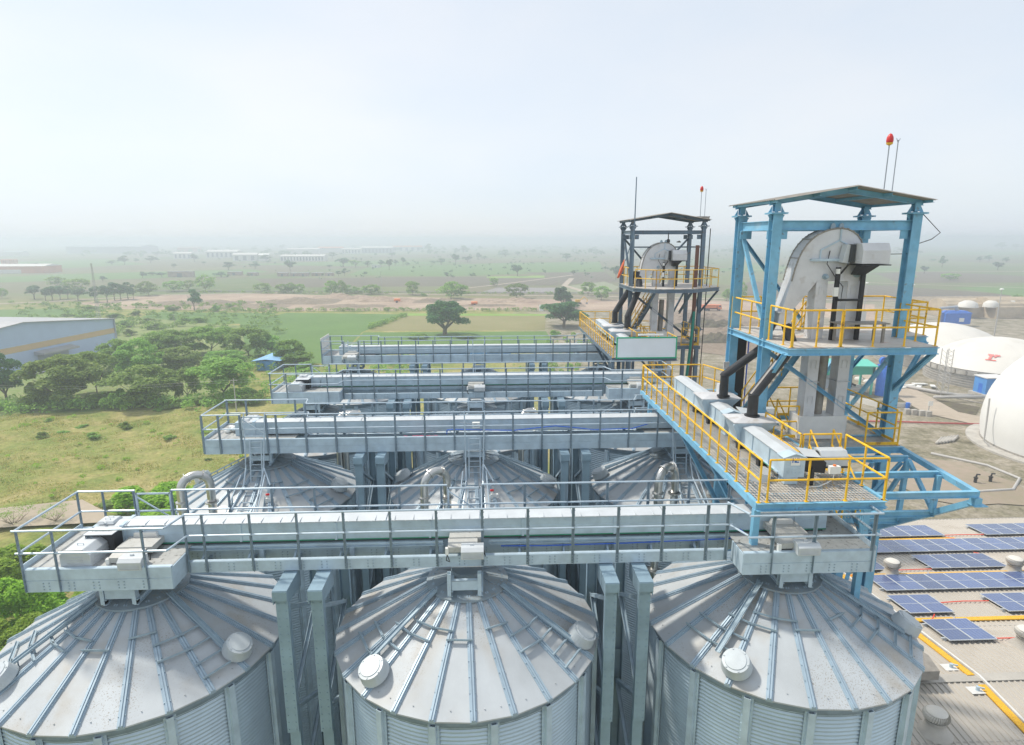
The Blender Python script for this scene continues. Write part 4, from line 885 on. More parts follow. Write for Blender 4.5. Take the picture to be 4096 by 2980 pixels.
def cross_conveyor(ya, yb, yh, lab, head_lab, front=True, sign=True):
    """short enclosed conveyor along the walkway with an inlet hopper"""
    c = thing('inlet_conveyor', lab, 'conveyor', (8.76, ya, 2.5), 'inlet conveyors on the cross walkways')
    x0, x1, zb, zt = 8.50, 9.02, 2.78, 3.26
    m = MB(); m.box(x0, x1, ya + .35, yb, zb, zt)
    n = int((yb - ya) / 1.1)
    for i in range(n + 1): y = ya + .9 + i * 1.1; m.box(x0 - .03, x1 + .03, y - .02, y + .02, zb - .02, zt + .02) if y < yb else None
    m.box(x0 - .05, x1 + .05, ya + .3, yb, zb - .05, zb - .005); m.build('casing', 'galv', c)
    m = MB(); m.prism([(x0 - .03, ya + .3, zt), (x1 + .03, ya + .3, zt), (x1 + .03, ya + .3, zt + .02), ((x0 + x1) / 2, ya + .3, zt + .08), (x0 - .03, ya + .3, zt + .02)], (0, yb - ya - .3, 0))
    bolts(m, [(x0 - .03, ya + .5 + .3 * i, zt + .01) for i in range(int((yb - ya) / .3) - 1)], (-1, 0, 0), .013); m.build('lid', 'lid', c)
    m = MB(); m.box(x0 - .055, x0 - .03, ya + .5, yb, zb - .045, zb - .02); m.build('seal_strip', 'gseal', c)
    m = MB(); m.prism([(x0 - .02, ya, zb - .06), (x1 + .03, ya, zb - .06), (x1 + .03, ya, zt), ((x0 + x1) / 2, ya, zt + .10), (x0 - .02, ya, zt)], (0, .36, 0))
    bolts(m, [(x0 + .1 + .11 * (i % 4), ya, zb + .08 + .1 * (i // 4)) for i in range(12)], (0, -1, 0), .015)
    m.prism([(x0 - .06, ya - .03, zt), ((x0 + x1) / 2, ya - .03, zt + .11), (x1 + .06, ya - .03, zt), (x1 + .06, ya - .03, zt + .02), ((x0 + x1) / 2, ya - .03, zt + .13), (x0 - .06, ya - .03, zt + .02)], (0, .4, 0)); h = m.build('drive_head', 'galv', c)
    if sign:
        m = MB(); m.box(8.66, 8.90, ya - .016, ya - .004, 3.06, 3.30); p = m.build('sign_plate', 'plate', h)
        m = MB(); z0, z1, zm_ = 3.14, 3.28, 3.21
        for xa, xb, za, zb_ in ((8.685, 8.712, z0, z1), (8.745, 8.772, z0, z1), (8.712, 8.775, zm_ - .018, zm_ + .012), (8.80, 8.875, z1 - .028, z1), (8.795, 8.87, zm_ - .018, zm_ + .012), (8.79, 8.865, z0, z0 + .028), (8.772, 8.80, z0, zm_ + .0)): m.box(xa, xb, ya - .021, ya - .016, za, zb_)
        m.build('emblem', 'logo', p)
    m = MB(); m.box(x0 + .06, x1 - .10, ya + .06, ya + .42, 2.5, zb - .05); m.build('outlet_chute', 'galv', c)
    # drive on the right-hand side
    m = MB(); m.prism([(x1 + .03, ya + .05, 2.86), (x1 + .62, ya + .05, 2.80), (x1 + .64, ya + .05, 3.10), (x1 + .48, ya + .05, 3.24), (x1 + .03, ya + .05, 3.28)], (0, .10, 0)); m.box(x1 + .2, x1 + .28, ya - .05, ya + .03, 2.5, 2.98); m.build('drive_guard', 'black', c)
    m = MB(); m.prism([(x1 + .03, ya + .05, 3.285), (x1 + .48, ya + .05, 3.245), (x1 + .52, ya + .5, 3.30), (x1 + .03, ya + .55, 3.37)], (0, 0, .012)); gt = m.build('guard_top', 'lid', c)
    pr_ = [(0, 0), (.52, 0), (.52, .28), (.40, .42), (.12, .42), (0, .28)]
    m = MB(); m.prism([(x1 + .60, ya + .22 + y, 2.92 + z) for y, z in pr_], (.74, 0, 0)); mc = m.build('motor_cover', 'lid', c, bevel=.01)
    m = MB()
    for j in range(4): m.bar((x1 + .7, ya + .215, 2.98 + .06 * j), (x1 + 1.22, ya + .215, 2.98 + .06 * j), .01, .014, (0, 0, 1))
    m.build('louvre', 'lid', mc)
    m = MB(); m.lathe((x1 + .597, ya + .46, 3.15), [(.15, 0), (0, .004)], 20, axis=(-1, 0, 0)); m.build('cover_opening', 'dark', mc)
    m = MB(); m.box(x1 + .5, x1 + 1.36, ya + .2, ya + .78, 2.88, 2.91); m.build('motor_base', 'black', c)
    for y in (ya + 1.5, ya + 3.0): m = MB(); m.box(x0 - .05, x1 + .05, y - .08, y + .08, 2.5, zb - .05); m.build('support_foot', 'black', c)
    # hopper with bevelled lid
    if yh:
        h0, h1, w0, w1 = yh - .48, yh + .48, 8.22, 9.58
        m = MB(); m.hexa([(x0 - .02, h0 + .2, zb), (x1 + .02, h0 + .2, zb), (x1 + .02, h1 - .2, zb), (x0 - .02, h1 - .2, zb)], [(w0, h0, 3.40), (w1, h0, 3.40), (w1, h1, 3.40), (w0, h1, 3.40)])
        m.bar((w0, h0 - .012, 3.38), (x0 + .0, h0 + .18, 2.78), .12, .03, (0, 1, 0)); m.build('hopper', 'galv', c)
        m = MB(); m.box(w0 - .03, w1 + .03, h0 - .03, h1 + .03, 3.40, 3.425); m.hexa([(w0, h0, 3.425), (w1, h0, 3.425), (w1, h1, 3.425), (w0, h1, 3.425)], [(w0 + .36, h0 + .3, 3.50), (w1 - .36, h0 + .3, 3.50), (w1 - .36, h1 - .3, 3.50), (w0 + .36, h1 - .3, 3.50)])
        bolts(m, [(w0 + .1 + .2 * i, h0 - .03, 3.41) for i in range(7)], (0, -1, 0), .014); m.build('hopper_lid', 'elev', c)
    return c
cross_conveyor(.18, 4.0, 3.38, 'nearer inlet conveyor on the blue walkway, with emblem plate facing the camera', '')
cross_conveyor(4.35, 10.0, 6.25, 'farther inlet conveyor on the blue walkway, reaching its far end', '')
for dy, w_ in ((19.6, 'nearer'), (23.0, 'farther')):
    cross_conveyor(dy, dy + 3.4 if dy < 20 else dy + 6, 22.5 if dy < 20 else 24.8, f'{w_} inlet conveyor on the grey walkway behind the white board', '', sign=False)
t = thing('control_box', 'small white switch box with orange button on the blue walkway', 'box', (9.55, .1, 2.95))
m = MB(); m.box(9.66, 9.94, .02, .14, 2.86, 3.06); m.build('housing', 'plate', t)
m = MB(); m.lathe((9.80, .08, 3.06), [(.04, 0), (.04, .04), (0, .045)], 12); m.build('button', 'orange', t)
m = MB(); m.tube([(9.8, .08, 2.86), (9.78, .05, 2.7), (9.7, .1, 2.6), (9.4, .0, 2.53), (9.0, -.05, 2.53)], .014, 5); m.build('cable', 'plate', t)
t = thing('cable_tray_offcut', 'bent offcut of perforated cable tray standing on the grating by the yellow rail', 'cable tray', (8.1, .45, 2.5))
m = MB(); pts = [(7.75, .55), (7.95, .35), (8.25, .4), (8.4, .75), (8.3, 1.0)]
for a, b in zip(pts, pts[1:]): m.bar((*a, 2.62), (*b, 2.62), .012, .22)
m.build('tray', 'lid', t)
t = thing('steel_table', 'bare steel work table on the upper blue tower platform', 'table', (12.5, 3.8, 5.8))
m = MB(); m.box(11.45, 13.05, 3.35, 3.95, 6.38, 6.41); m.build('table_top', 'tan', t)
for x in (11.62, 12.9):
    for y in (3.42, 3.88): m = MB(); m.bar((x, y, 5.8), (x, y, 6.38), .07, .07); m.build('leg', 'tan', t)
t = thing('panel_box', 'grey electrical panel on the blue tower column beside the black pipe', 'electrical box', (9.4, 6.9, 3.4))
m = MB(); m.box(9.1, 9.45, 6.6, 6.85, 3.1, 3.75); m.build('housing', 'elev', t); m = MB(); m.box(9.2, 9.4, 6.55, 6.6, 4.35, 4.6); m.build('small_box', 'elev', t)
t = thing('cable_ladder', 'black vertical cable ladder rising beside the blue tower', 'cable ladder', (10.3, 7.9, G))
m = MB(); m.box(10.05, 10.5, 7.75, 7.8, G, 5.6); m.build('tray', 'black', t); m = MB(); m.tube([(10.56, 7.7, G), (10.56, 7.7, 5.6)], .025, 6); m.build('cable', 'cable', t)
t = thing('cable_ladder', 'brown perforated cable ladder rising through the farther grey tower', 'cable ladder', (13.4, 22.6, G))
m = MB(); m.box(13.25, 13.48, 22.3, 22.33, G, 8.6)
for i in range(34): m.box(13.25 + .11 * (i % 2) + .02, 13.33 + .11 * (i % 2) + .02, 22.295, 22.3, 8.5 - .3 * i - .18, 8.5 - .3 * i)
m.build('tray', mat('rust_brown', (.16, .08, .06), .8), t)

# beacons, mast, hook and cloth
def beacon(x, y, z, lab):
    t = thing('warning_beacon', lab, 'beacon', (x, y, z), 'red aviation beacons')
    m = MB(); m.tube([(x, y, z), (x, y, z + 1.55)], .018, 6); m.tube([(x + .27, y, z), (x + .27, y, z + 1.62)], .016, 6); m.tube([(x + .27, y, z + 1.55), (x + .21, y, z + 1.67)], .01, 4); m.tube([(x + .27, y, z + 1.55), (x + .33, y, z + 1.67)], .01, 4); m.build('mast', 'fargrey', t)
    m = MB(); m.box(x - .25, x + .55, y - .2, y + .25, z - .04, z + .02); m.box(x + .15, x + .5, y - .24, y - .02, z - .16, z - .04); m.build('base', 'tan', t)
    m = MB(); m.lathe((x, y, z + 1.5), [(.04, 0), (.085, .03), (.105, .10), (.095, .20), (.05, .29), (0, .32)], 16); m.build('lamp', 'red', t, True)
    m = MB(); m.lathe((x, y, z + 1.46), [(.03, 0), (.092, .04), (.10, .08)], 16); m.build('lamp_ring', 'oldyel', t)
beacon(13.25, 4.8, 10.36, 'red aviation beacon on thin rods above the blue tower canopy')
beacon(13.75, 23.3, 10.30, 'red aviation beacon on thin rods above the farther grey tower canopy')
m = MB(); m.tube([(9.6, 22.9, 6.1), (9.62, 22.9, 12.6)], [.05, .03], 6); tag(m.build('lightning_mast', 'steel', None), 'thin grey mast rising left of the farther grey tower', 'mast')
t = thing('chain_hook', 'dark hook block hanging under the farther tower top beam', 'hook', (11.9, 23.5, 9.0))
m = MB(); m.tube([(11.9, 23.5, 9.35), (11.9, 23.5, 8.98)], .03, 6); m.build('chain', 'black', t); m = MB(); m.lathe((11.9, 23.5, 8.62), [(0, 0), (.12, .16), (.11, .30), (.03, .36)], 10); m.build('block', 'black', t)
m = MB()
pts = [(9.12, 23.2, 7.72, .012), (9.08, 23.2, 7.5, .035), (8.98, 23.2, 7.15, .05), (8.86, 23.2, 6.85, .045), (8.76, 23.2, 6.6, .03)]
vs = []
for i, (x, y, z, wd) in enumerate(pts):
    for j in range(5): vs.append((x + (j - 2) * wd, y + .06 * math.sin(j * 2 + i), z))
m.add(vs, [(i * 5 + j, i * 5 + j + 1, i * 5 + j + 6, i * 5 + j + 5) for i in range(4) for j in range(4)])
o = m.build('cloth_flag', 'cloth', None); so_ = o.modifiers.new('thick', 'SOLIDIFY'); so_.thickness = .015
tag(o, 'orange cloth tied to the left of the farther grey tower', 'flag')
m = MB(); m.tube([(9.2, 23.2, 7.65), (9.65, 23.3, 9.1)], .03, 6); tag(m.build('flag_pole', 'steel', None), 'slanting thin pole holding the orange cloth on the farther tower', 'pole')
m = MB(); m.tube([(13.7, 4.6, 10.3), (14.4, 4.5, 9.75), (15.0, 4.4, 9.15), (14.75, 4.4, 8.95), (14.3, 4.4, 8.8), (14.2, 4.3, 8.5), (13.6, 5.5, 8.45), (13.1, 6.3, 8.4), (12.7, 6.9, 8.6)], .014, 5)
tag(m.build('loose_cable', 'black', None), 'loose black cable drooping from the blue tower canopy corner', 'cable')
m = MB(); m.tube([(14.45, 23.3, 9.6), (14.42, 23.3, 5), (14.3, 23.3, -4), (14.2, 23.3, -26)], .03, 5)
tag(m.build('downlead_cable', 'black', None), 'dark vertical cable running down the right side of the farther tower', 'cable')
m = MB(); m.tube([(13.35, 22.2, 4.6), (13.25, 22.0, 3.6), (13.1, 21.9, 1.6), (12.8, 21.8, -2), (12.6, 21.8, -8)], .09, 8); tag(m.build('green_hose', mat('hose_green', (.01, .20, .15), .6), None), 'dark green hose hanging down the farther grey tower', 'hose')
# white board
t = thing('sign_board', 'blank white board in a green frame at the front of the farther walkway', 'sign board', (9.45, 18.25, 2.4))
m = MB(); m.box(7.82, 11.08, 18.24, 18.27, 2.53, 3.60); m.build('panel', 'board', t)
m = MB()
for a in ((7.75, 11.15, 2.46, 2.53), (7.75, 11.15, 3.60, 3.67), (7.75, 7.82, 2.53, 3.60), (11.08, 11.15, 2.53, 3.60)): m.box(a[0], a[1], 18.22, 18.29, a[2], a[3])
m.build('frame', 'green', t)
m = MB(); m.box(8.9, 10.3, 18.0, 18.12, 3.78, 3.86); tag(m.build('tube_light', 'plate', None), 'white tube light fixed above the white board', 'lamp')
o = SC.objects['tube_light']
m = MB(); m.tube([(9.6, 18.06, 3.82), (9.6, 18.25, 3.66)], .02, 5); m.build('bracket', 'tan', o)

# cantilever truss on the right of the blue tower
t = thing('cantilever_truss', 'blue tapered truss jutting toward the solar roof, right of the walkway', 'truss', (13.6, 4.3, 2.0))
xt = 13.62; ytip = -.18
m = MB(); m.bar((14.05, 4.4, 2.3), (xt, ytip, 2.3), .16, .16); m.build('top_chord', 'blue', t)
m = MB(); m.bar((13.55, 4.2, -1.0), (xt, ytip, 2.08), .16, .16); m.bar((xt, ytip, 2.2), (xt, ytip, 2.0), .2, .2); m.box(xt - .12, xt + .25, ytip - .15, ytip + .15, 1.98, 2.0); m.build('bottom_chord', 'blue', t)
for a, b, w_ in (((xt - .05, 2.5, 2.3), (xt - .1, 2.5, .25), .13), ((xt - .05, 1.15, 2.3), (xt - .1, 1.15, 1.15), .13), ((xt, 2.5, 2.25), (xt - .05, 1.2, 1.2), .11), ((xt, 4.1, -.8), (xt, 2.5, 2.2), .11)): m = MB(); m.bar(a, b, w_, w_); m.build('web_member', 'blue', t)
for y, z, xa in ((2.55, 2.3, 10.6), (1.25, 2.3, 10.6), (ytip, 2.3, 10.6), (1.2, 1.1, 10.7), (2.5, .25, 10.7)): m = MB(); m.ibeam((xa, y, z), (xt, y, z), .12, .18, .014); m.build('cross_member', 'blue', t)
for a, b in (((10.8, 3.9, 2.2), (12.5, 2.5, 2.25)), ((10.7, 2.4, -1.0), (13.4, 2.55, 2.2)), ((11.2, 1.2, -1), (13.4, 4.1, -.9))): m = MB(); m.chan(a, b, .09, .1, .012); m.build('diagonal', 'blue', t)
m = MB(); m.bar((10.75, .9, -26), (10.75, .9, 2.3), .22, .22); m.build('support_post', 'blue', t)

# ================================================================ ground and fields
def ground_mat():
    m = bpy.data.materials.new('ground_soil'); m.use_nodes = True; nt = m.node_tree; b = nt.nodes['Principled BSDF']; b.inputs['Roughness'].default_value = .95; b.inputs['Specular IOR Level'].default_value = .1
    g = nt.nodes.new('ShaderNodeNewGeometry')
    def noise(s, d=6, r=.6):
        n = nt.nodes.new('ShaderNodeTexNoise'); n.inputs['Scale'].default_value = s; n.inputs['Detail'].default_value = d; n.inputs['Roughness'].default_value = r; nt.links.new(g.outputs['Position'], n.inputs['Vector']); return n.outputs['Fac']
    def ramp(s, stops):
        r = nt.nodes.new('ShaderNodeValToRGB'); e = r.color_ramp.elements
        while len(e) < len(stops): e.new(.5)
        for q, (p, c) in zip(e, stops): q.position = p; q.color = (*c, 1)
        nt.links.new(s, r.inputs[0]); return r.outputs[0]
    def mix(f, a, c):
        n = nt.nodes.new('ShaderNodeMix'); n.data_type = 'RGBA'; nt.links.new(f, n.inputs[0]); nt.links.new(a, n.inputs[6]); nt.links.new(c, n.inputs[7]); return n.outputs[2]
    def grain(base, sc_, lo, hi):
        n = nt.nodes.new('ShaderNodeMapRange'); n.inputs[1].default_value = .3; n.inputs[2].default_value = .7; n.inputs[3].default_value = lo; n.inputs[4].default_value = hi; nt.links.new(noise(sc_, 7, .75), n.inputs[0])
        h = nt.nodes.new('ShaderNodeHueSaturation'); nt.links.new(n.outputs[0], h.inputs['Value']); nt.links.new(base, h.inputs['Color']); return h.outputs[0]
    dry = ramp(noise(.12, 8, .7), [(.25, (.12, .20, .045)), (.44, (.24, .27, .08)), (.60, (.36, .32, .13)), (.8, (.47, .40, .23))])
    yard = ramp(noise(.25, 9, .72), [(.28, (.10, .09, .06)), (.44, (.24, .22, .15)), (.54, (.32, .285, .22)), (.66, (.42, .38, .31)), (.8, (.50, .46, .40))])
    sx = nt.nodes.new('ShaderNodeSeparateXYZ'); nt.links.new(g.outputs['Position'], sx.inputs[0])
    def rng(s, a, c):
        r = nt.nodes.new('ShaderNodeMapRange'); r.inputs[1].default_value = a; r.inputs[2].default_value = c; nt.links.new(s, r.inputs[0]); return r.outputs[0]
    near = grain(mix(rng(sx.outputs[0], 6, 30), dry, yard), 1.3, .62, 1.3)
    # far country: a patchwork of fields
    mp = nt.nodes.new('ShaderNodeMapping'); mp.inputs['Rotation'].default_value = (0, 0, .22); mp.inputs['Scale'].default_value = (1, .6, 1); nt.links.new(g.outputs['Position'], mp.inputs[0])
    v = nt.nodes.new('ShaderNodeTexVoronoi'); v.distance = 'CHEBYCHEV'; v.inputs['Scale'].default_value = .0065; nt.links.new(mp.outputs[0], v.inputs['Vector'])
    s2 = nt.nodes.new('ShaderNodeSeparateColor'); nt.links.new(v.outputs['Color'], s2.inputs[0])
    pat = ramp(s2.outputs[0], [(0, (.10, .17, .05)), (.25, (.14, .21, .07)), (.45, (.17, .14, .10)), (.6, (.11, .18, .06)), (.8, (.20, .17, .11)), (1, (.16, .23, .08))])
    vn = mix(rng(noise(.02, 6), .3, .8), pat, ramp(noise(.05), [(.3, (.12, .14, .06)), (.7, (.22, .20, .12))]))
    nt.links.new(mix(rng(sx.outputs[1], 300, 420), near, vn), b.inputs['Base Color'])
    bp = nt.nodes.new('ShaderNodeBump'); bp.inputs['Strength'].default_value = .6; bp.inputs['Distance'].default_value = .5
    nt.links.new(noise(.8, 6, .7), bp.inputs['Height']); nt.links.new(bp.outputs[0], b.inputs['Normal'])
    return m
m = MB(); S = 6500
# one sheet, denser near the site, gently uneven on the meadow
xs = sorted(set([-S, -3000, -1200, -500, -250] + list(range(-150, 151, 5)) + [250, 500, 1200, 3000, S])); ys = sorted(set([-300, -60] + list(range(-20, 171, 5)) + [220, 300, 450, 700, 1200, 2500, S]))
def gh(x, y):
    if -145 < x < -14 and 2 < y < 112: return .35 * math.sin(x * .21 + y * .13) + .3 * math.sin(x * .37 - y * .29 + 1) + .2 * math.sin(y * .55 + x * .1)
    return 0
m.add([(x, y, G + gh(x, y)) for y in ys for x in xs], [(j * len(xs) + i, j * len(xs) + i + 1, (j + 1) * len(xs) + i + 1, (j + 1) * len(xs) + i) for j in range(len(ys) - 1) for i in range(len(xs) - 1)])
structure(m.build('ground', ground_mat(), None, True))

def field_mat(name, a, b_, c, rows=0, ang=0.0, rowcol=None):
    m = mat(name, b_, .95, 0, 0, .06, a, spec=.1); nt = m.node_tree; p = nt.nodes['Principled BSDF']
    src = p.inputs['Base Color'].links[0].from_socket
    tc = nt.nodes.new('ShaderNodeNewGeometry'); n = nt.nodes.new('ShaderNodeTexNoise'); n.inputs['Scale'].default_value = .9; n.inputs['Detail'].default_value = 7; nt.links.new(tc.outputs['Position'], n.inputs['Vector'])
    mr = nt.nodes.new('ShaderNodeMapRange'); mr.inputs[1].default_value = .4; mr.inputs[2].default_value = .7; mr.inputs[4].default_value = .6; nt.links.new(n.outputs['Fac'], mr.inputs[0])
    mx = nt.nodes.new('ShaderNodeMix'); mx.data_type = 'RGBA'; nt.links.new(mr.outputs[0], mx.inputs[0]); nt.links.new(src, mx.inputs[6]); mx.inputs[7].default_value = (*c, 1)
    out = mx.outputs[2]
    if rows:
        mp = nt.nodes.new('ShaderNodeMapping'); mp.inputs['Rotation'].default_value = (0, 0, ang); nt.links.new(tc.outputs['Position'], mp.inputs[0])
        wv = nt.nodes.new('ShaderNodeTexWave'); wv.inputs['Scale'].default_value = rows; wv.inputs['Distortion'].default_value = .6; nt.links.new(mp.outputs[0], wv.inputs['Vector'])
        r2 = nt.nodes.new('ShaderNodeMapRange'); r2.inputs[1].default_value = .55; r2.inputs[2].default_value = .8; r2.inputs[4].default_value = .75; nt.links.new(wv.outputs['Fac'], r2.inputs[0])
        m2 = nt.nodes.new('ShaderNodeMix'); m2.data_type = 'RGBA'; nt.links.new(r2.outputs[0], m2.inputs[0]); nt.links.new(out, m2.inputs[6]); m2.inputs[7].default_value = (*rowcol, 1); out = m2.outputs[2]
    nt.links.new(out, p.inputs['Base Color']); return m
FM = {'f_scrub': field_mat('scrub_ground', (.15, .23, .07), (.24, .30, .11), (.33, .30, .17)),
      'f_green': field_mat('green_crop', (.10, .20, .05), (.14, .26, .07), (.17, .24, .09), .14, 1.45, (.11, .17, .06)),
      'f_bright': field_mat('bright_crop', (.20, .34, .06), (.24, .38, .08), (.22, .30, .10)),
      'f_brown': field_mat('stubble', (.27, .22, .12), (.34, .27, .16), (.22, .25, .10), .16, 1.50, (.18, .22, .08)),
      'f_sand': field_mat('sandy_clearing', (.34, .25, .19), (.50, .40, .30), (.27, .19, .16)),
      'f_dark': field_mat('ploughed_soil', (.13, .105, .09), (.17, .14, .115), (.20, .18, .12), .05, .3, (.12, .13, .07)),
      'f_rows': field_mat('plastic_rows', (.20, .18, .17), (.23, .21, .2), (.17, .15, .13), .18, -.5, (.42, .42, .42)),
      'f_rowsg': field_mat('green_rows', (.18, .24, .10), (.22, .25, .14), (.17, .2, .1), .16, .9, (.36, .35, .28)),
      'f_dirt': field_mat('tipped_earth', (.19, .145, .11), (.27, .21, .16), (.34, .29, .22)),
      'f_mud': field_mat('black_mud', (.09, .075, .06), (.14, .12, .09), (.17, .17, .09)),
      'f_road': field_mat('dirt_road', (.40, .34, .27), (.48, .41, .33), (.36, .31, .24)),
      'f_pink': field_mat('reddish_gravel', (.30, .25, .19), (.38, .31, .25), (.27, .25, .17))}
FIELDS = [
('f_scrub',[(-230.9,284.4),(-165.1,283.0),(-100.6,248.4),(-66.3,166.2),(-70.3,149.2),(-55.9,122.4),(-100.8,111.7),(-135.5,134.3),(-265.9,285.1)]),
('f_green',[(-166.5,304.0),(-104.8,296.2),(-103.6,256.5),(-119.9,256.9),(-165.1,283.0)]),
('f_green',[(-100.1,297.2),(-39.8,287.5),(-49.2,228.4),(-45.6,165.6),(-70.0,166.3),(-107.9,256.6)]),
('f_brown',[(-37.3,280.4),(28.8,276.1),(23.9,230.0),(-46.6,231.7)]),
('f_green',[(-48.4,227.7),(24.1,226.6),(23.9,184.8),(-45.4,177.7)]),
('f_bright',[(-38.6,290.6),(30.2,284.0),(29.5,277.0),(-38.0,281.4)]),
('f_sand',[(-240.1,352.9),(-220.1,408.9),(-144.6,411.9),(-71.8,384.5),(39.0,359.3),(121.3,350.2),(216.5,317.5),(173.8,250.3),(116.5,295.2),(33.3,302.5),(-39.5,303.9),(-109.0,305.2),(-197.6,321.1)]),
('f_dark',[(-219.4,580.1),(-36.0,596.1),(71.0,587.9),(58.0,475.2),(-162.8,466.5)]),
('f_rows',[(-5.2,406.2),(8.5,455.0),(52.9,449.6),(45.6,399.7)]),
('f_green',[(-143.7,630.8),(-158.6,836.3),(20.7,948.2),(185.5,995.3),(134.2,681.9),(-36.5,604.5)]),
('f_dark',[(37.1,670.7),(132.2,671.2),(114.4,509.6),(59.4,480.7),(72.0,587.9)]),
('f_rowsg',[(55.4,454.5),(102.7,516.0),(102.5,454.1),(83.5,397.3),(48.4,393.9)]),
('f_green',[(-464.3,678.3),(-296.7,775.3),(-250.6,712.8),(-264.3,621.5),(-426.7,544.3),(-491.1,629.9)]),
('f_green',[(-257.6,319.8),(-222.4,325.3),(-184.0,287.4),(-230.9,284.4)]),
('f_bright',[(1.0,596.1),(59.2,608.9),(55.7,572.1),(1.0,572.1)]),
('f_dark',[(227.5,509.1),(314.1,452.2),(349.2,351.3),(324.6,325.0),(212.8,335.3),(152.2,370.8)]),
('f_green',[(347.3,430.1),(442.2,451.1),(332.4,333.3),(336.4,368.2)]),
('f_green',[(371.0,845.0),(487.5,744.0),(530.6,673.3),(416.5,632.3),(243.6,682.6)]),
('f_dark',[(410.5,622.9),(495.7,642.2),(526.4,541.3),(467.1,477.7),(340.0,478.7)]),
('f_green',[(1273.7,1648.8),(1440.4,1521.4),(1191.9,1255.0),(907.6,1316.8)]),
('f_green',[(-394.5,938.4),(-195.3,1081.5),(-18.4,968.1),(-189.0,852.0)]),
('f_green',[(-815.9,1061.1),(-751.4,1241.5),(-514.3,955.7),(-567.1,814.4),(-664.4,860.0)]),
('f_dirt',[(75.1,280.1),(118.6,300.9),(141.6,278.7),(81.0,165.9),(63.1,183.7)]),
('f_mud',[(90.4,113.5),(100.6,119.8),(107.4,108.9),(98.5,99.9),(93.0,104.5)]),
('f_road',[(-80.8,63.7),(-65.2,64.3),(-55.8,66.6),(-50.4,62.6),(-48.4,59.3),(-60.7,58.4),(-75.3,57.9)]),
('f_pink',[(62,63),(66,60.5),(71,61),(75,60),(78,64),(79.5,68),(78.5,72),(79,76),(74,78.5),(70,81.5),(66,80),(62,77.5),(60.5,73),(61.5,68)])]
for i, (fm, pl) in enumerate(FIELDS):
    m = MB(); m.add([(x, y, G + (.75 if fm == 'f_road' else .02) + .004 * i) for x, y in pl], [tuple(range(len(pl)))]); structure(m.build('scrub_ground' if fm == 'f_scrub' else 'field' if fm not in ('f_sand', 'f_dirt', 'f_mud', 'f_pink', 'f_road') else 'bare_earth', FM[fm], None))
def ribbon(name, pts, w, fm, z):
    m = MB(); vs = []
    for i, p in enumerate(pts):
        a, b = Vector(pts[max(0, i - 1)]), Vector(pts[min(len(pts) - 1, i + 1)]); d = (b - a).normalized(); n = Vector((-d.y, d.x)) * w / 2
        vs += [(p[0] - n.x, p[1] - n.y, z), (p[0] + n.x, p[1] + n.y, z)]
    m.add(vs, [(2 * i, 2 * i + 1, 2 * i + 3, 2 * i + 2) for i in range(len(pts) - 1)]); return structure(m.build(name, fm, None))
ribbon('dirt_road', [(112, 165), (104, 142), (101, 127), (99.5, 120), (97.5, 112), (96, 105), (99, 99.5), (104, 97), (112, 94)], 7.5, FM['f_road'], G + .15)
ribbon('dirt_road', [(-330, 330), (-262, 362), (-222, 402), (-145, 418), (-70, 404), (60, 378), (150, 352), (330, 325)], 5, FM['f_road'], G + .18)
ribbon('railway', [(-340, 455), (-150, 430), (20, 408), (180, 385), (420, 340), (700, 290)], 6, mat('rail_ballast', (.13, .115, .105), .9, 0, .2, .5), G + .22)
ribbon('dirt_track', [(-30, 425), (20, 500), (90, 615)], 4, FM['f_road'], G + .2)
ribbon('dirt_track', [(70, 400), (62, 470), (80, 560)], 5, FM['f_road'], G + .21)
ribbon('dirt_track', [(240, 560), (330, 470), (420, 405), (600, 370)], 4, FM['f_road'], G + .2)
ribbon('dirt_track', [(300, 720), (480, 640), (900, 640)], 6, FM['f_road'], G + .2)

# mounds of debris and earth
def mound(x, y, w, d, h, m_, lab, grp, seed):
    r = random.Random(seed); mb = MB(); n, k = 26, 14; ph = [r.uniform(0, 6) for _ in range(8)]
    vs = []
    for j in range(k):
        for i in range(n):
            u, v = i / (n - 1) * 2 - 1, j / (k - 1) * 2 - 1
            e = max(0, 1 - u * u) * max(0, 1 - v * v)
            z = h * e ** .7 * (.55 + .25 * math.sin(u * 7 + ph[0] + v * 3) + .2 * math.sin(u * 15 + ph[1]) * math.sin(v * 9 + ph[2]) + .14 * r.random())
            vs.append((x + u * w / 2, y + v * d / 2, G + z))
    mb.add(vs, [(j * n + i, j * n + i + 1, (j + 1) * n + i + 1, (j + 1) * n + i) for j in range(k - 1) for i in range(n - 1)])
    return tag(mb.build('earth_mound', FM[m_], None), lab, 'mound', grp)
MO = [(-165, 345, 60, 26, 2.6, 'f_dirt'), (-110, 352, 46, 30, 3.0, 'f_dirt'), (-128, 325, 40, 16, 2.0, 'f_dirt'), (-62, 356, 40, 14, 3.2, 'f_sand'), (-92, 372, 46, 14, 3.6, 'f_sand'), (-30, 350, 26, 16, 2.4, 'f_dirt'), (12, 345, 46, 14, 2.8, 'f_sand'), (42, 322, 26, 16, 1.6, 'f_dirt'), (-75, 326, 40, 14, 1.4, 'f_dirt'), (0, 325, 34, 10, 1.2, 'f_dirt'), (98, 262, 26, 12, 3.2, 'f_dirt'), (94, 238, 30, 12, 3.6, 'f_mud'), (99, 215, 30, 14, 4.0, 'f_dirt'), (84, 200, 22, 12, 3.0, 'f_mud'), (122, 240, 30, 16, 2.6, 'f_dirt')]
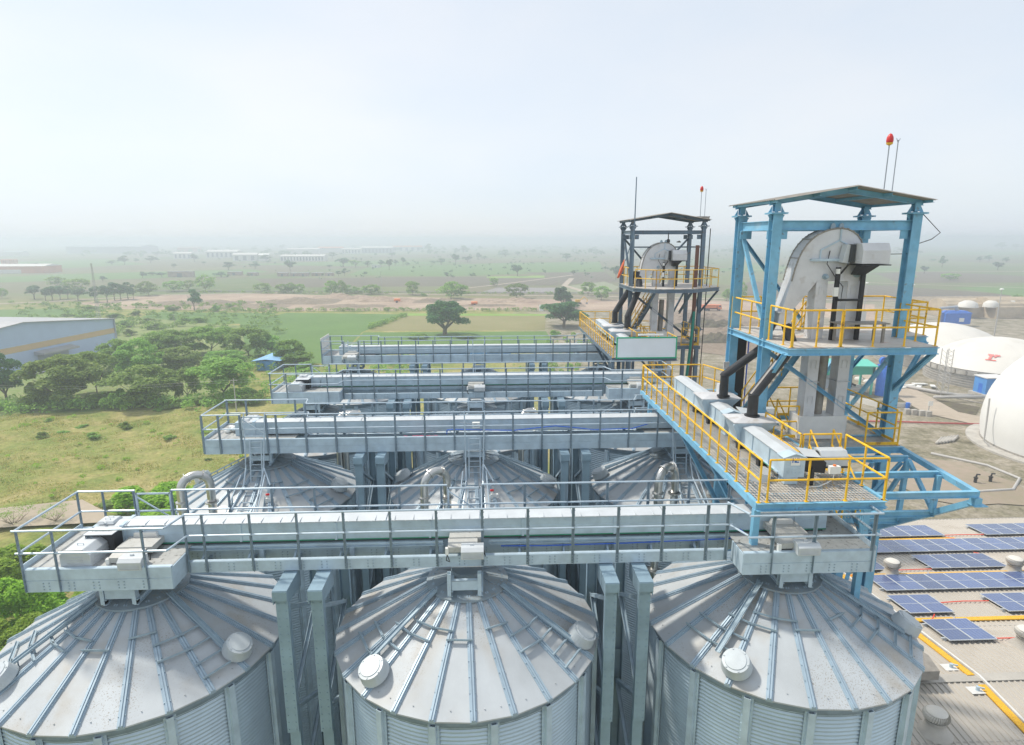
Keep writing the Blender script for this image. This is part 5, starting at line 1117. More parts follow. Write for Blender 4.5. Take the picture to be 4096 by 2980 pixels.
MN = ['leftmost brown heap', 'broad brown heap', 'low brown heap nearest the green field', 'pale sandy ridge left of the red tanker', 'tallest pale ridge at the left', 'short brown heap left of the lone tree', 'pale rubble ridge right of the lone tree', 'low heap near the white cabin', 'flat heap behind the fence', 'low strip of rubble behind the lone tree', 'far dark heap right of the farther tower', 'dark tipped earth right of the farther tower', 'big brown heap seen between the two towers', 'nearest dark heap between the two towers', 'brown heap left of the blue tower']
for i, (a, n_) in enumerate(zip(MO, MN)): mound(*a, n_ + ' on the sandy strip' if i < 10 else n_, 'heaps of tipped earth', i)
# fence line with scrub behind the green fields
t = thing('field_fence', 'thin wire fence with white posts along the sandy strip', 'fence', (-60, 300, G))
for i in range(46):
    m = MB(); x = -150 + i * 4; y = 303 - .06 * (x + 150) * .9 + 4; m.box(x - .12, x + .12, y - .12, y + .12, G, G + 1.7); m.build('post', 'pole', t)
m = MB()
for z in (.7, 1.4): m.tube([(-150, 307, G + z), (30, 297.3, G + z)], .03, 4)
m.build('wire', 'pole', t)

# ================================================================ solar shed at right
RY, RZ, SL = 6.05, -8.60, .10
def sz_(y): return RZ - SL * abs(y - RY)
sh = thing('warehouse_shed', 'long low shed with beige corrugated roof carrying the solar panels', 'shed', (30, 8, G))
m = MB(); SX0, SX1, SY0, SY1 = 13.4, 62, -16, 23.56
n = int((SX1 - SX0) / .25); prof = []
for i in range(n):
    x = SX0 + i * .25; prof += [(x, 0), (x + .15, 0), (x + .175, .04), (x + .225, .04)]
vs = []
for x, h in prof: vs += [(x, SY0, sz_(SY0) + h), (x, RY, RZ + h), (x, SY1, sz_(SY1) + h)]
m.add(vs, [(3 * i + j, 3 * i + 3 + j, 3 * i + 4 + j, 3 * i + 1 + j) for i in range(len(prof) - 1) for j in (0, 1)])
rm = specks(mat('beige_roof', (.50, .465, .41), .55, .15, .06, .25), (.30, .25, .19), 1.2, .5, .7, .25, .4, .7, .45)
m.build('roof', rm, sh)
m = MB()
for y in (-8, 3.2, 9.9, 16.6): m.box(SX0, SX1, y - .02, y + .02, sz_(y) + .012, sz_(y) + .016)
m.box(SX0, SX1, RY - .22, RY + .22, RZ + .025, RZ + .05); m.build('lap_joint', 'concrete', sh)
m = MB(); m.box(SX0 + .2, SX1, SY1 - .4, SY1 - .2, G, sz_(SY1) - .05); m.box(SX0 + .2, SX0 + .4, SY0, SY1 - .2, G, sz_(SY0) - .1); m.build('wall', 'tin', sh)
m = MB(); m.box(SX0, SX1, SY1 + .02, SY1 + .2, sz_(SY1) - .18, sz_(SY1) - .02); m.build('gutter', 'tan', sh)
m = MB(); xw = 20.5
m.box(xw - .03, xw + .03, RY, 9.2, 0, .02) if 0 else None
m.hexa([(xw, SY0, sz_(SY0) + .05), (xw + .09, SY0, sz_(SY0) + .05), (xw + .09, RY, RZ + .05), (xw, RY, RZ + .05)], [(xw, SY0, sz_(SY0) + .14), (xw + .09, SY0, sz_(SY0) + .14), (xw + .09, RY, RZ + .14), (xw, RY, RZ + .14)])
m.hexa([(xw, RY, RZ + .05), (xw + .09, RY, RZ + .05), (xw + .09, 20.5, sz_(20.5) + .05), (xw, 20.5, sz_(20.5) + .05)], [(xw, RY, RZ + .14), (xw + .09, RY, RZ + .14), (xw + .09, 20.5, sz_(20.5) + .14), (xw, 20.5, sz_(20.5) + .14)])
m.build('lifeline_rail', 'white', sh)
def walk_strip(x0, x1, y0, y1, lab):
    m = MB(); m.hexa([(x0, y0, sz_(y0) + .05), (x1, y0, sz_(y0) + .05), (x1, y1, sz_(y1) + .05), (x0, y1, sz_(y1) + .05)], [(x0, y0, sz_(y0) + .10), (x1, y0, sz_(y0) + .10), (x1, y1, sz_(y1) + .10), (x0, y1, sz_(y1) + .10)])
    tag(m.build('roof_walkway', 'frp', None), lab, 'roof walkway', 'yellow grating walkways on the shed roof')
walk_strip(20.12, 20.42, 6.15, 9.9, 'yellow grating strip running up to the shed ridge from the far slope')
walk_strip(20.15, 20.45, -3.5, 5.62, 'yellow grating strip on the near slope of the shed roof, lower right')
walk_strip(19.95, 20.25, 10.7, 20.4, 'yellow grating strip behind the right front silo, along the shed edge')
walk_strip(20.55, 22.95, 10.3, 10.6, 'short yellow strip just above the lowest solar array'); walk_strip(23.08, 34, 10.28, 10.58, 'long yellow strip right of the lowest solar array')
walk_strip(19.9, 25.2, 15.08, 15.38, 'yellow strip behind the left half of the long middle array'); walk_strip(25.35, 30, 15.08, 15.38, 'yellow strip behind the right half of the long middle array'); walk_strip(30.2, 36, 15.08, 15.38, 'yellow strip at the right edge near a roof ventilator')
walk_strip(23.5, 30.6, 19.98, 20.24, 'farthest yellow strip, between the two back arrays')
def solar_mesh(wp, dp):
    cell = MB(); cell.box(.03, wp - .03, .03, dp - .03, .012, .030); fr = MB()
    for a in ((0, wp, 0, .03), (0, wp, dp - .03, dp), (0, .03, .03, dp - .03), (wp - .03, wp, .03, dp - .03)): fr.box(a[0], a[1], a[2], a[3], 0, .036)
    fr.box(.03, wp - .03, dp / 2 - .014, dp / 2 + .014, .030, .0335)
    return cell.mesh('solar_cells', 'solar'), fr.mesh('panel_frame', 'lid')
PW = 1.115
def array(x0, n, y0, dp, lab):
    ce, fr = solar_mesh(PW - .02, dp)
    t = thing('solar_array', lab, 'solar panels', (x0, y0, sz_(y0) + .16), 'solar arrays on the shed roof')
    t.rotation_euler = (-math.atan(SL), 0, 0)
    for i in range(n):
        p = obj('panel', fr, t, (i * PW, 0, 0)); obj('cell_sheet', ce, p, (0, 0, 0))
    m = MB()
    for y in (.3, dp - .3): m.box(-.18, n * PW + .1, y - .03, y + .03, -.06, -.004)
    for i in range(n + 1):
        for y in (.3, dp - .3): m.box(i * PW - .06, i * PW + .06, y - .04, y + .04, -.16, -.06)
    obj('mounting_rail', m.mesh('mounting_rail', 'lid'), t, (0, 0, 0))
DP = 1.82
array(25.7, 4, 20.40, DP, 'solar array of four panels in the farthest row, beside the truss tip'); array(32.9, 5, 20.38, DP, 'solar array in the farthest row at the right edge')
array(21.8, 12, 18.02, DP, 'long solar array in the second row from the back'); array(25.8, 4, 15.72, DP, 'four-panel solar array between the two turbine ventilators'); array(18.7, 4, 15.70, DP, 'solar array partly hidden by the right silo and gantry end')
array(21.45, 11, 13.26, DP, 'long solar array in the middle of the shed roof'); array(21.1, 2, 10.92, DP, 'two-panel solar array just left of the red conduit'); array(26.02, 6, 10.85, DP, 'solar array at the right edge, level with the two-panel one')
array(21.2, 2, 8.5, DP, 'lowest two-panel solar array, nearest the ridge'); array(26.5, 5, 8.5, DP, 'solar array at the right edge, nearest the ridge')
def conduit(pts, lab):
    m = MB(); m.tube([(x, y, sz_(y) + .10) for x, y in pts], .026, 6); tag(m.build('red_conduit', 'redpipe', None), lab, 'conduit', 'red cable conduits on the shed roof')
conduit([(23.2, 15.75), (24.5, 15.78), (25.8, 15.8)], 'red conduit left of the four-panel array'); conduit([(23.35, 12.0), (24.7, 12.1), (26.0, 12.05)], 'red conduit between the two arrays near the right edge')
conduit([(23.5, 8.7), (25, 8.68), (26.5, 8.7)], 'red conduit beside the lowest solar array'); conduit([(30.15, 20.6), (31.5, 20.65), (32.9, 20.6)], 'red conduit between the farthest arrays')
conduit([(22.3, 10.9), (21.9, 10.5), (21.2, 10.0)], 'short red conduit crossing the yellow strip'); conduit([(21.5, 15.0), (21.2, 15.1), (20.6, 15.3)], 'short red conduit at the left end of the long array'); conduit([(30.1, 20.3), (30.5, 20.0)], 'tiny red conduit behind the farthest array'); conduit([(30.0, 17.9), (30.3, 17.6)], 'tiny red conduit below the long back array')
def turbine(x, y, lab):
    z = sz_(y); t = thing('turbine_ventilator', lab, 'roof ventilator', (x, y, z), 'turbine ventilators on the shed roof')
    m = MB(); m.lathe((x, y, z), [(.62, -.02), (.40, .12), (.33, .30), (.32, .44), (.36, .46), (.36, .50), (.30, .50)], 28); m.build('throat', 'concrete', t, True)
    vm = MB(); nb = 34
    for i in range(nb):
        a = 2 * math.pi * i / nb; pts = []
        for r, zz, da in ((.30, .50, 0), (.40, .56, .05), (.45, .66, .10), (.43, .76, .15), (.34, .84, .2)): pts.append((r, zz, a + da))
        for (r0, z0, a0), (r1, z1, a1) in zip(pts, pts[1:]):
            w_ = 2 * math.pi / nb * .72
            vm.add([(x + r0 * math.cos(a0), y + r0 * math.sin(a0), z + z0), (x + (r0 - .05) * math.cos(a0 + w_), y + (r0 - .05) * math.sin(a0 + w_), z + z0), (x + (r1 - .05) * math.cos(a1 + w_), y + (r1 - .05) * math.sin(a1 + w_), z + z1), (x + r1 * math.cos(a1), y + r1 * math.sin(a1), z + z1)], [(0, 1, 2, 3)])
    vm.build('vane', 'dome', t)
    m = MB(); m.lathe((x, y, z), [(.35, .83), (.30, .87), (.16, .90), (0, .905)], 28); m.lathe((x, y, z), [(.26, .50), (.30, .66), (.26, .83)], 20); m.build('crown_plate', 'dome', t, True)
turbine(23.2, 15.45, 'turbine ventilator near the gantry end, behind the right silo'); turbine(30.3, 15.4, 'turbine ventilator at the right of the four-panel array'); turbine(16.95, 3.7, 'turbine ventilator at the bottom edge, right of the front right silo'); turbine(24.4, 8.2, 'turbine ventilator cut by the right edge, beside the lowest array')
for x, y, lab in ((19.9, 6.75, 'small square anchor plate just behind the shed ridge'), (19.95, 5.4, 'small square anchor plate just in front of the shed ridge')):
    t = thing('anchor_plate', lab, 'anchor', (x, y, sz_(y)), 'lifeline anchors'); m = MB(); m.box(x - .35, x + .25, y - .2, y + .2, sz_(y) + .045, sz_(y) + .06); m.build('plate', 'white', t); m = MB(); m.lathe((x, y, sz_(y) + .06), [(.07, 0), (.07, .16), (0, .17)], 12); m.bar((x, y, sz_(y) + .2), (x + .2, y - .1, sz_(y) + .2), .05, .05); m.build('post', 'galv', t)
t = thing('roof_hood', 'beige sheet-metal exhaust hood on the shed roof beside the right silo', 'exhaust hood', (18.0, 6.1, RZ))
m = MB(); m.prism([(17.3, 5.6, RZ + .35), (17.3, 5.6, RZ + .75), (17.3, 6.3, RZ + .95), (17.3, 7.1, RZ + .75), (17.3, 7.1, RZ + .35), (17.3, 6.6, RZ + .3), (17.3, 6.0, RZ + .3)], (1.15, 0, 0)); m.build('hood', 'tan', t); m = MB(); m.box(17.5, 18.25, 5.95, 6.7, RZ - .02, RZ + .32); m.build('neck', 'tan', t)

# ================================================================ gas domes, tanks and the works yard
t = thing('gas_dome', 'big white inflated gas dome cut by the right edge, nearest of the domes', 'gas holder', (104.4, 81, G))
m = MB(); cz, rr = 4.0, 15.8; a0 = math.asin(-4.0 / rr)
m.lathe((104.4, 81, G + 4), [(rr * math.cos(a0 + (math.pi / 2 - a0) * i / 24), rr * math.sin(a0 + (math.pi / 2 - a0) * i / 24)) for i in range(25)], 72); m.build('membrane', 'neardome', t, True)
m = MB(); m.lathe((104.4, 81, G), [(17.6, -.1), (17.6, .35), (15.3, .35)], 72); m.build('foundation', 'concrete', t)
m = MB(); m.lathe((104.4, 81, G), [(15.55, .35), (15.55, .6), (15.2, .62)], 72); m.build('anchor_ring', 'tan', t)
m = MB(); m.tube([(88.2, 85, G + 8.6), (88.0, 84.6, G + 5), (87.6, 84, G + 1.2), (88.0, 83.2, G + .6)], .14, 8); m.build('vent_pipe', 'pole', t)
def digester(cx, cy, r, h, hc, lab, logo=False):
    t = thing('gas_tank', lab, 'gas holder', (cx, cy, G), 'white domed gas tanks')
    m = MB(); m.lathe((cx, cy, G), [(r - .4, 0), (r - .4, h - 1.2), (r, h - 1.2), (r, h)], 72); m.build('concrete_wall', 'concrete', t)
    m = MB()
    for z in (.6, 1.2, 1.8, 2.4): m.lathe((cx, cy, G), [(r - .3, z - .06), (r - .2, z), (r - .3, z + .06)], 72)
    for i in range(40): a = 2 * math.pi * i / 40; c = Vector((cx + (r + .02) * math.cos(a), cy + (r + .02) * math.sin(a), G)); m.bar(c + Vector((0, 0, h - 1.1)), c + Vector((0, 0, h - .1)), .3, .2, (math.cos(a), math.sin(a), 0))
    m.build('pipe_ring', 'tan', t)
    m = MB(); R_ = (r * r + hc * hc) / (2 * hc); prof = []
    for i in range(17): x = (r - .1) * (1 - i / 16); prof.append((x, math.sqrt(max(0, R_ * R_ - x * x)) - (R_ - hc) + h))
    m.lathe((cx, cy, G), prof, 72); d = m.build('membrane', 'dome', t, True)
    if logo:
        a = math.atan2(CAM.y - cy, CAM.x - cx) - .12; rx = r - 4.2; zz = math.sqrt(R_ * R_ - rx * rx) - (R_ - hc) + h
        n = Vector((rx * math.cos(a), rx * math.sin(a), math.sqrt(R_ * R_ - rx * rx))).normalized(); sx = Vector((-math.sin(a), math.cos(a), 0)); up = n.cross(sx)
        c = Vector((cx + rx * math.cos(a), cy + rx * math.sin(a), G + zz)) + n * .12
        def q(x, y): return c + sx * x + up * y
        m = MB()
        for poly in (((-1.1, .9), (.1, .9), (.35, .3), (-.8, .3)), ((-.55, .3), (0, .3), (-.2, -.9), (-.75, -.9)), ((.3, .9), (1.3, .9), (1.45, .35), (.45, .35)), ((.45, .35), (.9, .35), (.55, -.2), (.25, -.2))): m.prism([q(*p) for p in poly], n * .05)
        m.build('red_emblem', mat('emblem_red', (.72, .22, .20), .6), d)
        m = MB(); m.prism([q(-1.2, -1.15), q(.9, -1.15), q(.9, -1.35), q(-1.2, -1.35)], n * .05); m.build('emblem_caption', 'redpipe', d)
    return t
digester(132.2, 134.05, 16.4, 4.4, 6.8, 'white domed gas tank with red emblem and grey concrete wall', True)
digester(135.4, 159.0, 17.3, 4.6, 7.0, 'farther white domed gas tank, half behind the tower railing')
t = thing('green_canopy', 'green roofed open shed seen under the tower platform', 'shed', (89, 121, G))
m = MB(); m.hexa([(77, 121.0, G + 7.0), (91, 120.0, G + 6.8), (92, 126, G + 6.8), (77, 127, G + 7.0)], [(77, 121.0, G + 7.25), (91, 120.0, G + 7.05), (92, 126, G + 7.6), (77, 127, G + 7.8)]); m.build('roof', 'teal', t)
m = MB(); m.box(77.2, 91, 120.9, 121.05, G + 4.9, G + 6.8); m.box(77.2, 77.4, 121, 126, G + 4.5, G + 6.9); m.build('fascia', 'tealw', t)
m = MB()
for x in (77.4, 84.0, 90.6):
    for y in (121.1, 125.6): m.box(x - .2, x + .2, y - .2, y + .2, G, G + 6.8)
m.build('column', 'teal', t)
m = MB(); m.box(78, 90, 121.5, 125, G + .5, G + 1.6); m.build('plinth', 'concrete', t)
t = thing('dark_machine', 'dark blue-grey machinery under the green roofed shed', 'machine', (82.5, 123, G))
m = MB(); m.hexa([(79, 122, G + 1.6), (84.5, 122, G + 1.6), (84.5, 124.5, G + 1.6), (79, 124.5, G + 1.6)], [(79.5, 122.5, G + 4.2), (82.5, 122.5, G + 5.0), (82.5, 124, G + 5.0), (79.5, 124, G + 4.2)]); m.build('body', 'fargrey', t)
m = MB(); m.bar((83, 122.5, G + 4), (87.5, 122.5, G + 2), .8, .5); m.tube([(86.5, 122.6, G + 1.6), (86.5, 122.6, G + 4.4), (87.2, 122.6, G + 4.8)], .25, 10); m.build('conveyor_arm', 'black', t)
t = thing('blue_scrubber', 'tall bright blue tank column beside the green roofed shed, fan on top', 'tank', (92.6, 121, G))
m = MB(); m.lathe((92.6, 120.6, G), [(1.15, 0), (1.15, 7.0), (1.0, 7.1), (0, 7.15)], 28)
for z in (1.2, 2.6, 4, 5.4): m.lathe((92.6, 120.6, G), [(1.16, z - .05), (1.22, z), (1.16, z + .05)], 28)
m.build('column', 'royal', t, True)
m = MB(); m.box(91.6, 95.0, 119.8, 121.6, G + 7.15, G + 7.28); m.lathe((92.4, 120.6, G + 8.2), [(.9, -.35), (.9, .35), (0, .36)], 20, axis=(0, 1, 0)); m.box(93.1, 94.3, 120.2, 121.0, G + 7.3, G + 8.2); m.build('fan', 'royal', t)
m = MB(); m.tube([(94.6, 120.2, G + 7.2), (94.4, 120.2, G + 4), (94.3, 120.2, G)], .09, 6); m.build('pipe', 'pole', t)
# people by the road, one continuous skinned body each
def person(x, y, face, shirt, lab, helmet=True):
    t = thing('person', lab, 'person', (x, y, G + .16), 'workers standing by the dirt road')
    me = bpy.data.meshes.new('body'); z = G + .16
    J = [((0, 0, .95), .15), ((0, 0, 1.18), .15), ((0, 0, 1.42), .16), ((0, 0, 1.55), .06), ((0, .01, 1.66), .10), ((0, .01, 1.74), .085),
         ((.10, 0, .92), .095), ((.11, .02, .50), .065), ((.11, -.01, .08), .05), ((.11, .14, .04), .04), ((-.10, 0, .92), .095), ((-.12, -.03, .50), .065), ((-.12, -.02, .08), .05), ((-.12, .13, .04), .04),
         ((.22, 0, 1.40), .065), ((.28, 0, 1.12), .05), ((.26, .10, .88), .038), ((.26, .12, .78), .04), ((-.22, 0, 1.40), .065), ((-.29, .02, 1.12), .05), ((-.26, .14, .90), .038), ((-.26, .17, .80), .04)]
    E = [(0, 1), (1, 2), (2, 3), (3, 4), (4, 5), (0, 6), (6, 7), (7, 8), (8, 9), (0, 10), (10, 11), (11, 12), (12, 13), (2, 14), (14, 15), (15, 16), (16, 17), (2, 18), (18, 19), (19, 20), (20, 21)]
    c, s = math.cos(face), math.sin(face)
    me.from_pydata([(x + a * c - b * s, y + a * s + b * c, z + h) for (a, b, h), r in J], E, [])
    o = obj('body', me, t); sk = o.modifiers.new('skin', 'SKIN'); o.modifiers.new('sub', 'SUBSURF').levels = 1
    for i, (p, r) in enumerate(J): me.skin_vertices[0].data[i].radius = (r, r)
    me.skin_vertices[0].data[0].use_root = True
    me.materials.append(M['skin'])
    m = MB(); m.lathe((x, y, z), [(.17, .98), (.19, 1.2), (.215, 1.40), (.12, 1.50), (.07, 1.53)], 14); m.build('vest', shirt, t, True)
    m = MB()
    for q in (.105, -.115): m.tube([(x + q * c, y + q * s, z + .97), (x + q * c, y + q * s, z + .5), (x + q * c, y + q * s, z + .1)], [.115, .088, .075], 10)
    m.build('trousers', 'trouser', t, True)
    if helmet: m = MB(); m.lathe((x, y, z + 1.72), [(.15, 0), (.125, .02), (.11, .09), (.05, .14), (0, .145)], 14); m.build('helmet', 'yellow', t, True)
person(93.95, 122.4, 2.4, 'shirt', 'person in dark red shirt and dark trousers standing beside the blue tank', False)
person(93.2, 122.9, 1.0, 'black', 'person in black standing nearest the blue tank', False)
person(95.6, 123.4, 2.8, 'dome', 'person in pale shirt and yellow helmet on the dirt road')
person(99.0, 124.6, .4, 'orange', 'person in red and white vest and yellow helmet right of the tower column')
t = thing('blue_cabin', 'bright blue container cabin with white roof beside the big dome', 'cabin', (116.5, 118.5, G))
m = MB(); m.box(114.6, 119.6, 116.6, 120.2, G + .9, G + 4.6); m.build('walls', 'bluetin', t); m = MB(); m.box(114.4, 119.9, 116.4, 120.4, G + 4.6, G + 4.8); m.build('roof', 'white', t); m = MB(); m.box(114.0, 121, 115.8, 120.8, G, G + .9); m.build('base', 'concrete', t)
m = MB(); m.box(114.58, 114.6, 117.6, 118.8, G + 1.0, G + 3.2); m.build('door', 'royal', t)
def pipe_thing(pts, r, mt, lab, name='ground_pipe', cat='pipe', grp=None):
    m = MB(); m.tube(pts, r, 8); return tag(m.build(name, mt, None, True), lab, cat, grp)
pipe_thing([(74, 99.5, G + .35), (82, 98.8, G + .3), (90, 97.4, G + .3), (104, 95.5, G + .3)], .16, mat('dull_red', (.45, .07, .07), .6), 'long red pipe lying across the yard below the road')
pipe_thing([(79.9, 99.6, G), (79.9, 99.6, G + 1.9), (80.3, 99.6, G + 1.9)], .14, 'red', 'red fire hydrant standpipe by the red pipe', 'hydrant', 'hydrant')
pipe_thing([(101, 131.5, G + .5), (106, 121.5, G + .5), (109, 117.5, G + .6), (112, 116.3, G + .6)], .42, 'pole', 'white pipeline running diagonally toward the emblem tank')
pipe_thing([(101, 114.5, G + 1.0), (106, 114, G + 1.1), (114, 113.6, G + 1.1)], .35, 'pole', 'grey pipeline on low supports in front of the emblem tank')
pipe_thing([(106, 113.8, G + .8), (111, 107, G + .5), (116, 100, G + .3)], .12, 'tan', 'thin pipe running from the pipeline toward the big dome')
pipe_thing([(76, 81, G + .15), (81, 75, G + .15), (81.5, 69.5, G + .15), (77, 65.5, G + .15), (71, 65, G + .15)], .22, 'pole', 'curved pale hose lying on the reddish gravel')
for i in range(6):
    pipe_thing([(80.5 + i * .75, 85.8 + i * .22, G + .25), (83.6 + i * .75, 88.6 + i * .2, G + .25)], .26, 'concrete', 'concrete pipe lying loose in a row on the yard', 'concrete_pipe', 'pipe', 'concrete pipes lying on the yard')
for x, y, n_ in ((73.6, 68.4, 'left'), (76.1, 68.6, 'right')):
    t = thing('valve_stub', f'short black valve stub on the gravel, {n_} of two', 'valve', (x, y, G), 'black valve stubs'); m = MB(); m.lathe((x, y, G), [(.22, 0), (.22, .8), (.3, .8), (.3, .95), (0, .97)], 12); m.build('stub', 'black', t); m = MB(); m.tube([(x, y, G + .95), (x + .1, y, G + 1.4), (x + .55, y, G + 1.35)], .12, 8); m.build('elbow', 'black', t)
t = thing('notice_board', 'small white notice board on a post by the road bend', 'sign', (92.2, 104, G)); m = MB(); m.box(92.1, 92.25, 104, 104.12, G, G + 2.6); m.build('post', 'pole', t); m = MB(); m.box(91.85, 92.85, 103.9, 103.98, G + 2.0, G + 3.0); m.build('board', 'plate', t)
for i, (x, y) in enumerate(((89.4, 104.4), (90.6, 103.8), (91.6, 103.2), (88.4, 105.0))): m = MB(); m.box(x - .6, x + .5, y - .4, y + .4, G, G + 1.1); tag(m.build('concrete_block', 'concrete', None), 'grey concrete block stacked beside the notice board', 'block', 'concrete blocks by the notice board')
t = thing('low_wall', 'low cream wall in front of the green roofed shed', 'wall', (82, 112, G)); m = MB(); m.bar((81, 119, G + .6), (85.5, 110.5, G + .6), .3, 1.2); m.bar((85.5, 110.5, G + .5), (92.5, 109.8, G + .5), .3, 1.0); m.build('wall_panel', 'dome', t)
m = MB(); m.lathe((91.5, 109.4, G), [(.4, 0), (.42, .6), (.4, 1.2), (0, 1.22)], 14); tag(m.build('blue_drum', 'royal', None), 'blue drum by the low wall at the road', 'drum')
for i, (x, y, a) in enumerate(((103, 127, .4), (104.5, 128.5, .1), (106, 126.5, .8), (108.5, 129.5, .2), (110, 127, 1.0))):
    m = MB(); m.bar((x - 2 * math.cos(a), y - 2 * math.sin(a), G + .3 + .1 * i), (x + 2 * math.cos(a), y + 2 * math.sin(a), G + .3), 1.0, .25); tag(m.build('white_sheet', 'plate', None), 'white building sheet dumped left of the emblem tank', 'sheet', 'white sheets dumped by the tank')
for i, (x, y) in enumerate(((98, 134), (99.5, 131), (102.5, 136), (97.5, 137), (104, 133))):
    mb = MB(); mb.lathe((x, y, G), [(1.1, 0), (1.0, .35), (.6, .6), (0, .62)], 9); tag(mb.build('boulder', 'dome', None), 'pale boulder beside the road near the tanks', 'rock', 'pale boulders beside the road')
t = thing('scaffold_tower', 'thin grey scaffold tower left of the emblem tank', 'scaffold', (107, 120, G))
m = MB()
for x in (106.2, 107.8):
    for y in (119.2, 120.8): m.tube([(x, y, G), (x, y, G + 11)], .08, 5)
m.build('upright', 'pole', t); m = MB()
for z in range(1, 11):
    for a, b in (((106.2, 119.2), (107.8, 119.2)), ((106.2, 119.2), (106.2, 120.8)), ((107.8, 119.2), (107.8, 120.8))): m.tube([(*a, G + z), (*b, G + z + .8)], .05, 4)
m.build('brace', 'pole', t)
# biomass stacks and blue plant behind the domes
for i, (x, y, w_, d, h) in enumerate(((262, 262, 60, 18, 9), (300, 250, 70, 18, 8), (230, 268, 30, 16, 8))):
    mb = MB(); N = 28; vs = []
    for j in range(N + 1):
        a = math.pi * j / N
        for xx in (x - w_ / 2, x + w_ / 2): vs.append((xx, y + d / 2 * math.cos(a), G + h * (math.sin(a) ** .7) + .25 * math.sin(j * 2.4)))
    mb.add(vs, [(2 * j, 2 * j + 1, 2 * j + 3, 2 * j + 2) for j in range(N)] + [tuple(range(0, 2 * N + 2, 2)), tuple(range(1, 2 * N + 2, 2))])
    tag(mb.build('biomass_stack', mat('straw_stack', (.46, .38, .27), .95, 0, .15, .3), None), ('long pale straw stack behind the blue plant', 'rightmost straw stack at the right edge', 'straw stack with white tarpaulins, left of the others')[i], 'straw stack', 'straw stacks')
for i in range(7): 
    x = 300; y = 275 + i * 9; mb = MB(); mb.prism([(x - 60, y - 3, G), (x - 60, y, G + 3.2), (x - 60, y + 3, G)], (160, 0, 0)); tag(mb.build('windrow', mat('windrow_straw', (.42, .35, .25), .95, 0, .15, .4), None), 'long low straw windrow behind the stacks, one of parallel rows', 'windrow', 'parallel straw windrows')
for i, (x, y) in enumerate(((222, 258), (232, 257), (242, 258))): mb = MB(); mb.lathe((x, y, G + 6), [(4.2 - i, -1), (3.6 - i * .7, .8), (1.6, 1.9), (0, 2.1)], 11); tag(mb.build('white_tarpaulin', 'dome', None, True), f'white tarpaulin bulging over the straw stack, {("left", "middle", "right")[i]} of three', 'tarpaulin', 'white tarpaulins on the straw')
for x, y, w_, h, lab in ((196, 232, 11, 5.5, 'blue plant unit farther left, behind the white tanks'), (214, 207, 7, 8, 'taller blue plant unit nearer the right edge')):
    t = thing('blue_plant_unit', lab, 'machine', (x, y, G), 'blue plant units behind the domes'); m = MB(); m.box(x - w_ / 2, x + w_ / 2, y - 2, y + 2, G + 1, G + h); m.hexa([(x - w_ / 2, y - 2.2, G + h), (x + w_ / 2 + .5, y - 2.2, G + h), (x + w_ / 2 + .5, y + 2.2, G + h), (x - w_ / 2, y + 2.2, G + h)], [(x - w_ / 3, y - 1.5, G + h + 1), (x + w_ / 3, y - 1.5, G + h + 1), (x + w_ / 3, y + 1.5, G + h + 1), (x - w_ / 3, y + 1.5, G + h + 1)]); m.build('body', 'royal', t)
    m = MB(); m.tube([(x - w_ / 2 - 1, y, G), (x - w_ / 2 - 1, y, G + h + 2), (x, y, G + h + 2.6), (x + 1, y, G + h)], .7, 10); m.build('duct', 'fargrey', t); m = MB(); m.box(x + .5, x + 2.6, y - 2.06, y - 2.01, G + 2, G + 3.6); m.build('panel', 'plate', t)
def lamp(x, y, h, lab):
    t = thing('lamp_post', lab, 'street lamp', (x, y, G), 'yard lamp posts'); m = MB(); m.tube([(x, y, G), (x, y, G + h)], [.22, .1], 8); m.build('pole', 'pole', t); m = MB(); m.lathe((x, y, G + h), [(.1, -.1), (.7, .1), (.6, .45), (0, .6)], 12); m.build('lamp_head', 'plate', t)
lamp(191.7, 205.8, 17.2, 'tall white lamp post right of the domes'); lamp(182, 272, 15, 'tall white lamp post seen right of the tower column'); lamp(262, 352, 8, 'short white pole in the far field right of the tower', )
t = thing('white_plant_hut', 'white flat-roofed hut behind the tower platform', 'hut', (158, 240, G)); m = MB(); m.box(154, 163, 240, 247, G, G + 5.6); m.build('walls', 'walkwhite', t); m = MB(); m.box(153.7, 163.3, 239.7, 247.3, G + 5.6, G + 5.9); m.build('roof', 'plate', t); m = MB(); m.box(156, 158, 239.94, 240, G, G + 2.4); m.build('door', 'fargrey', t)

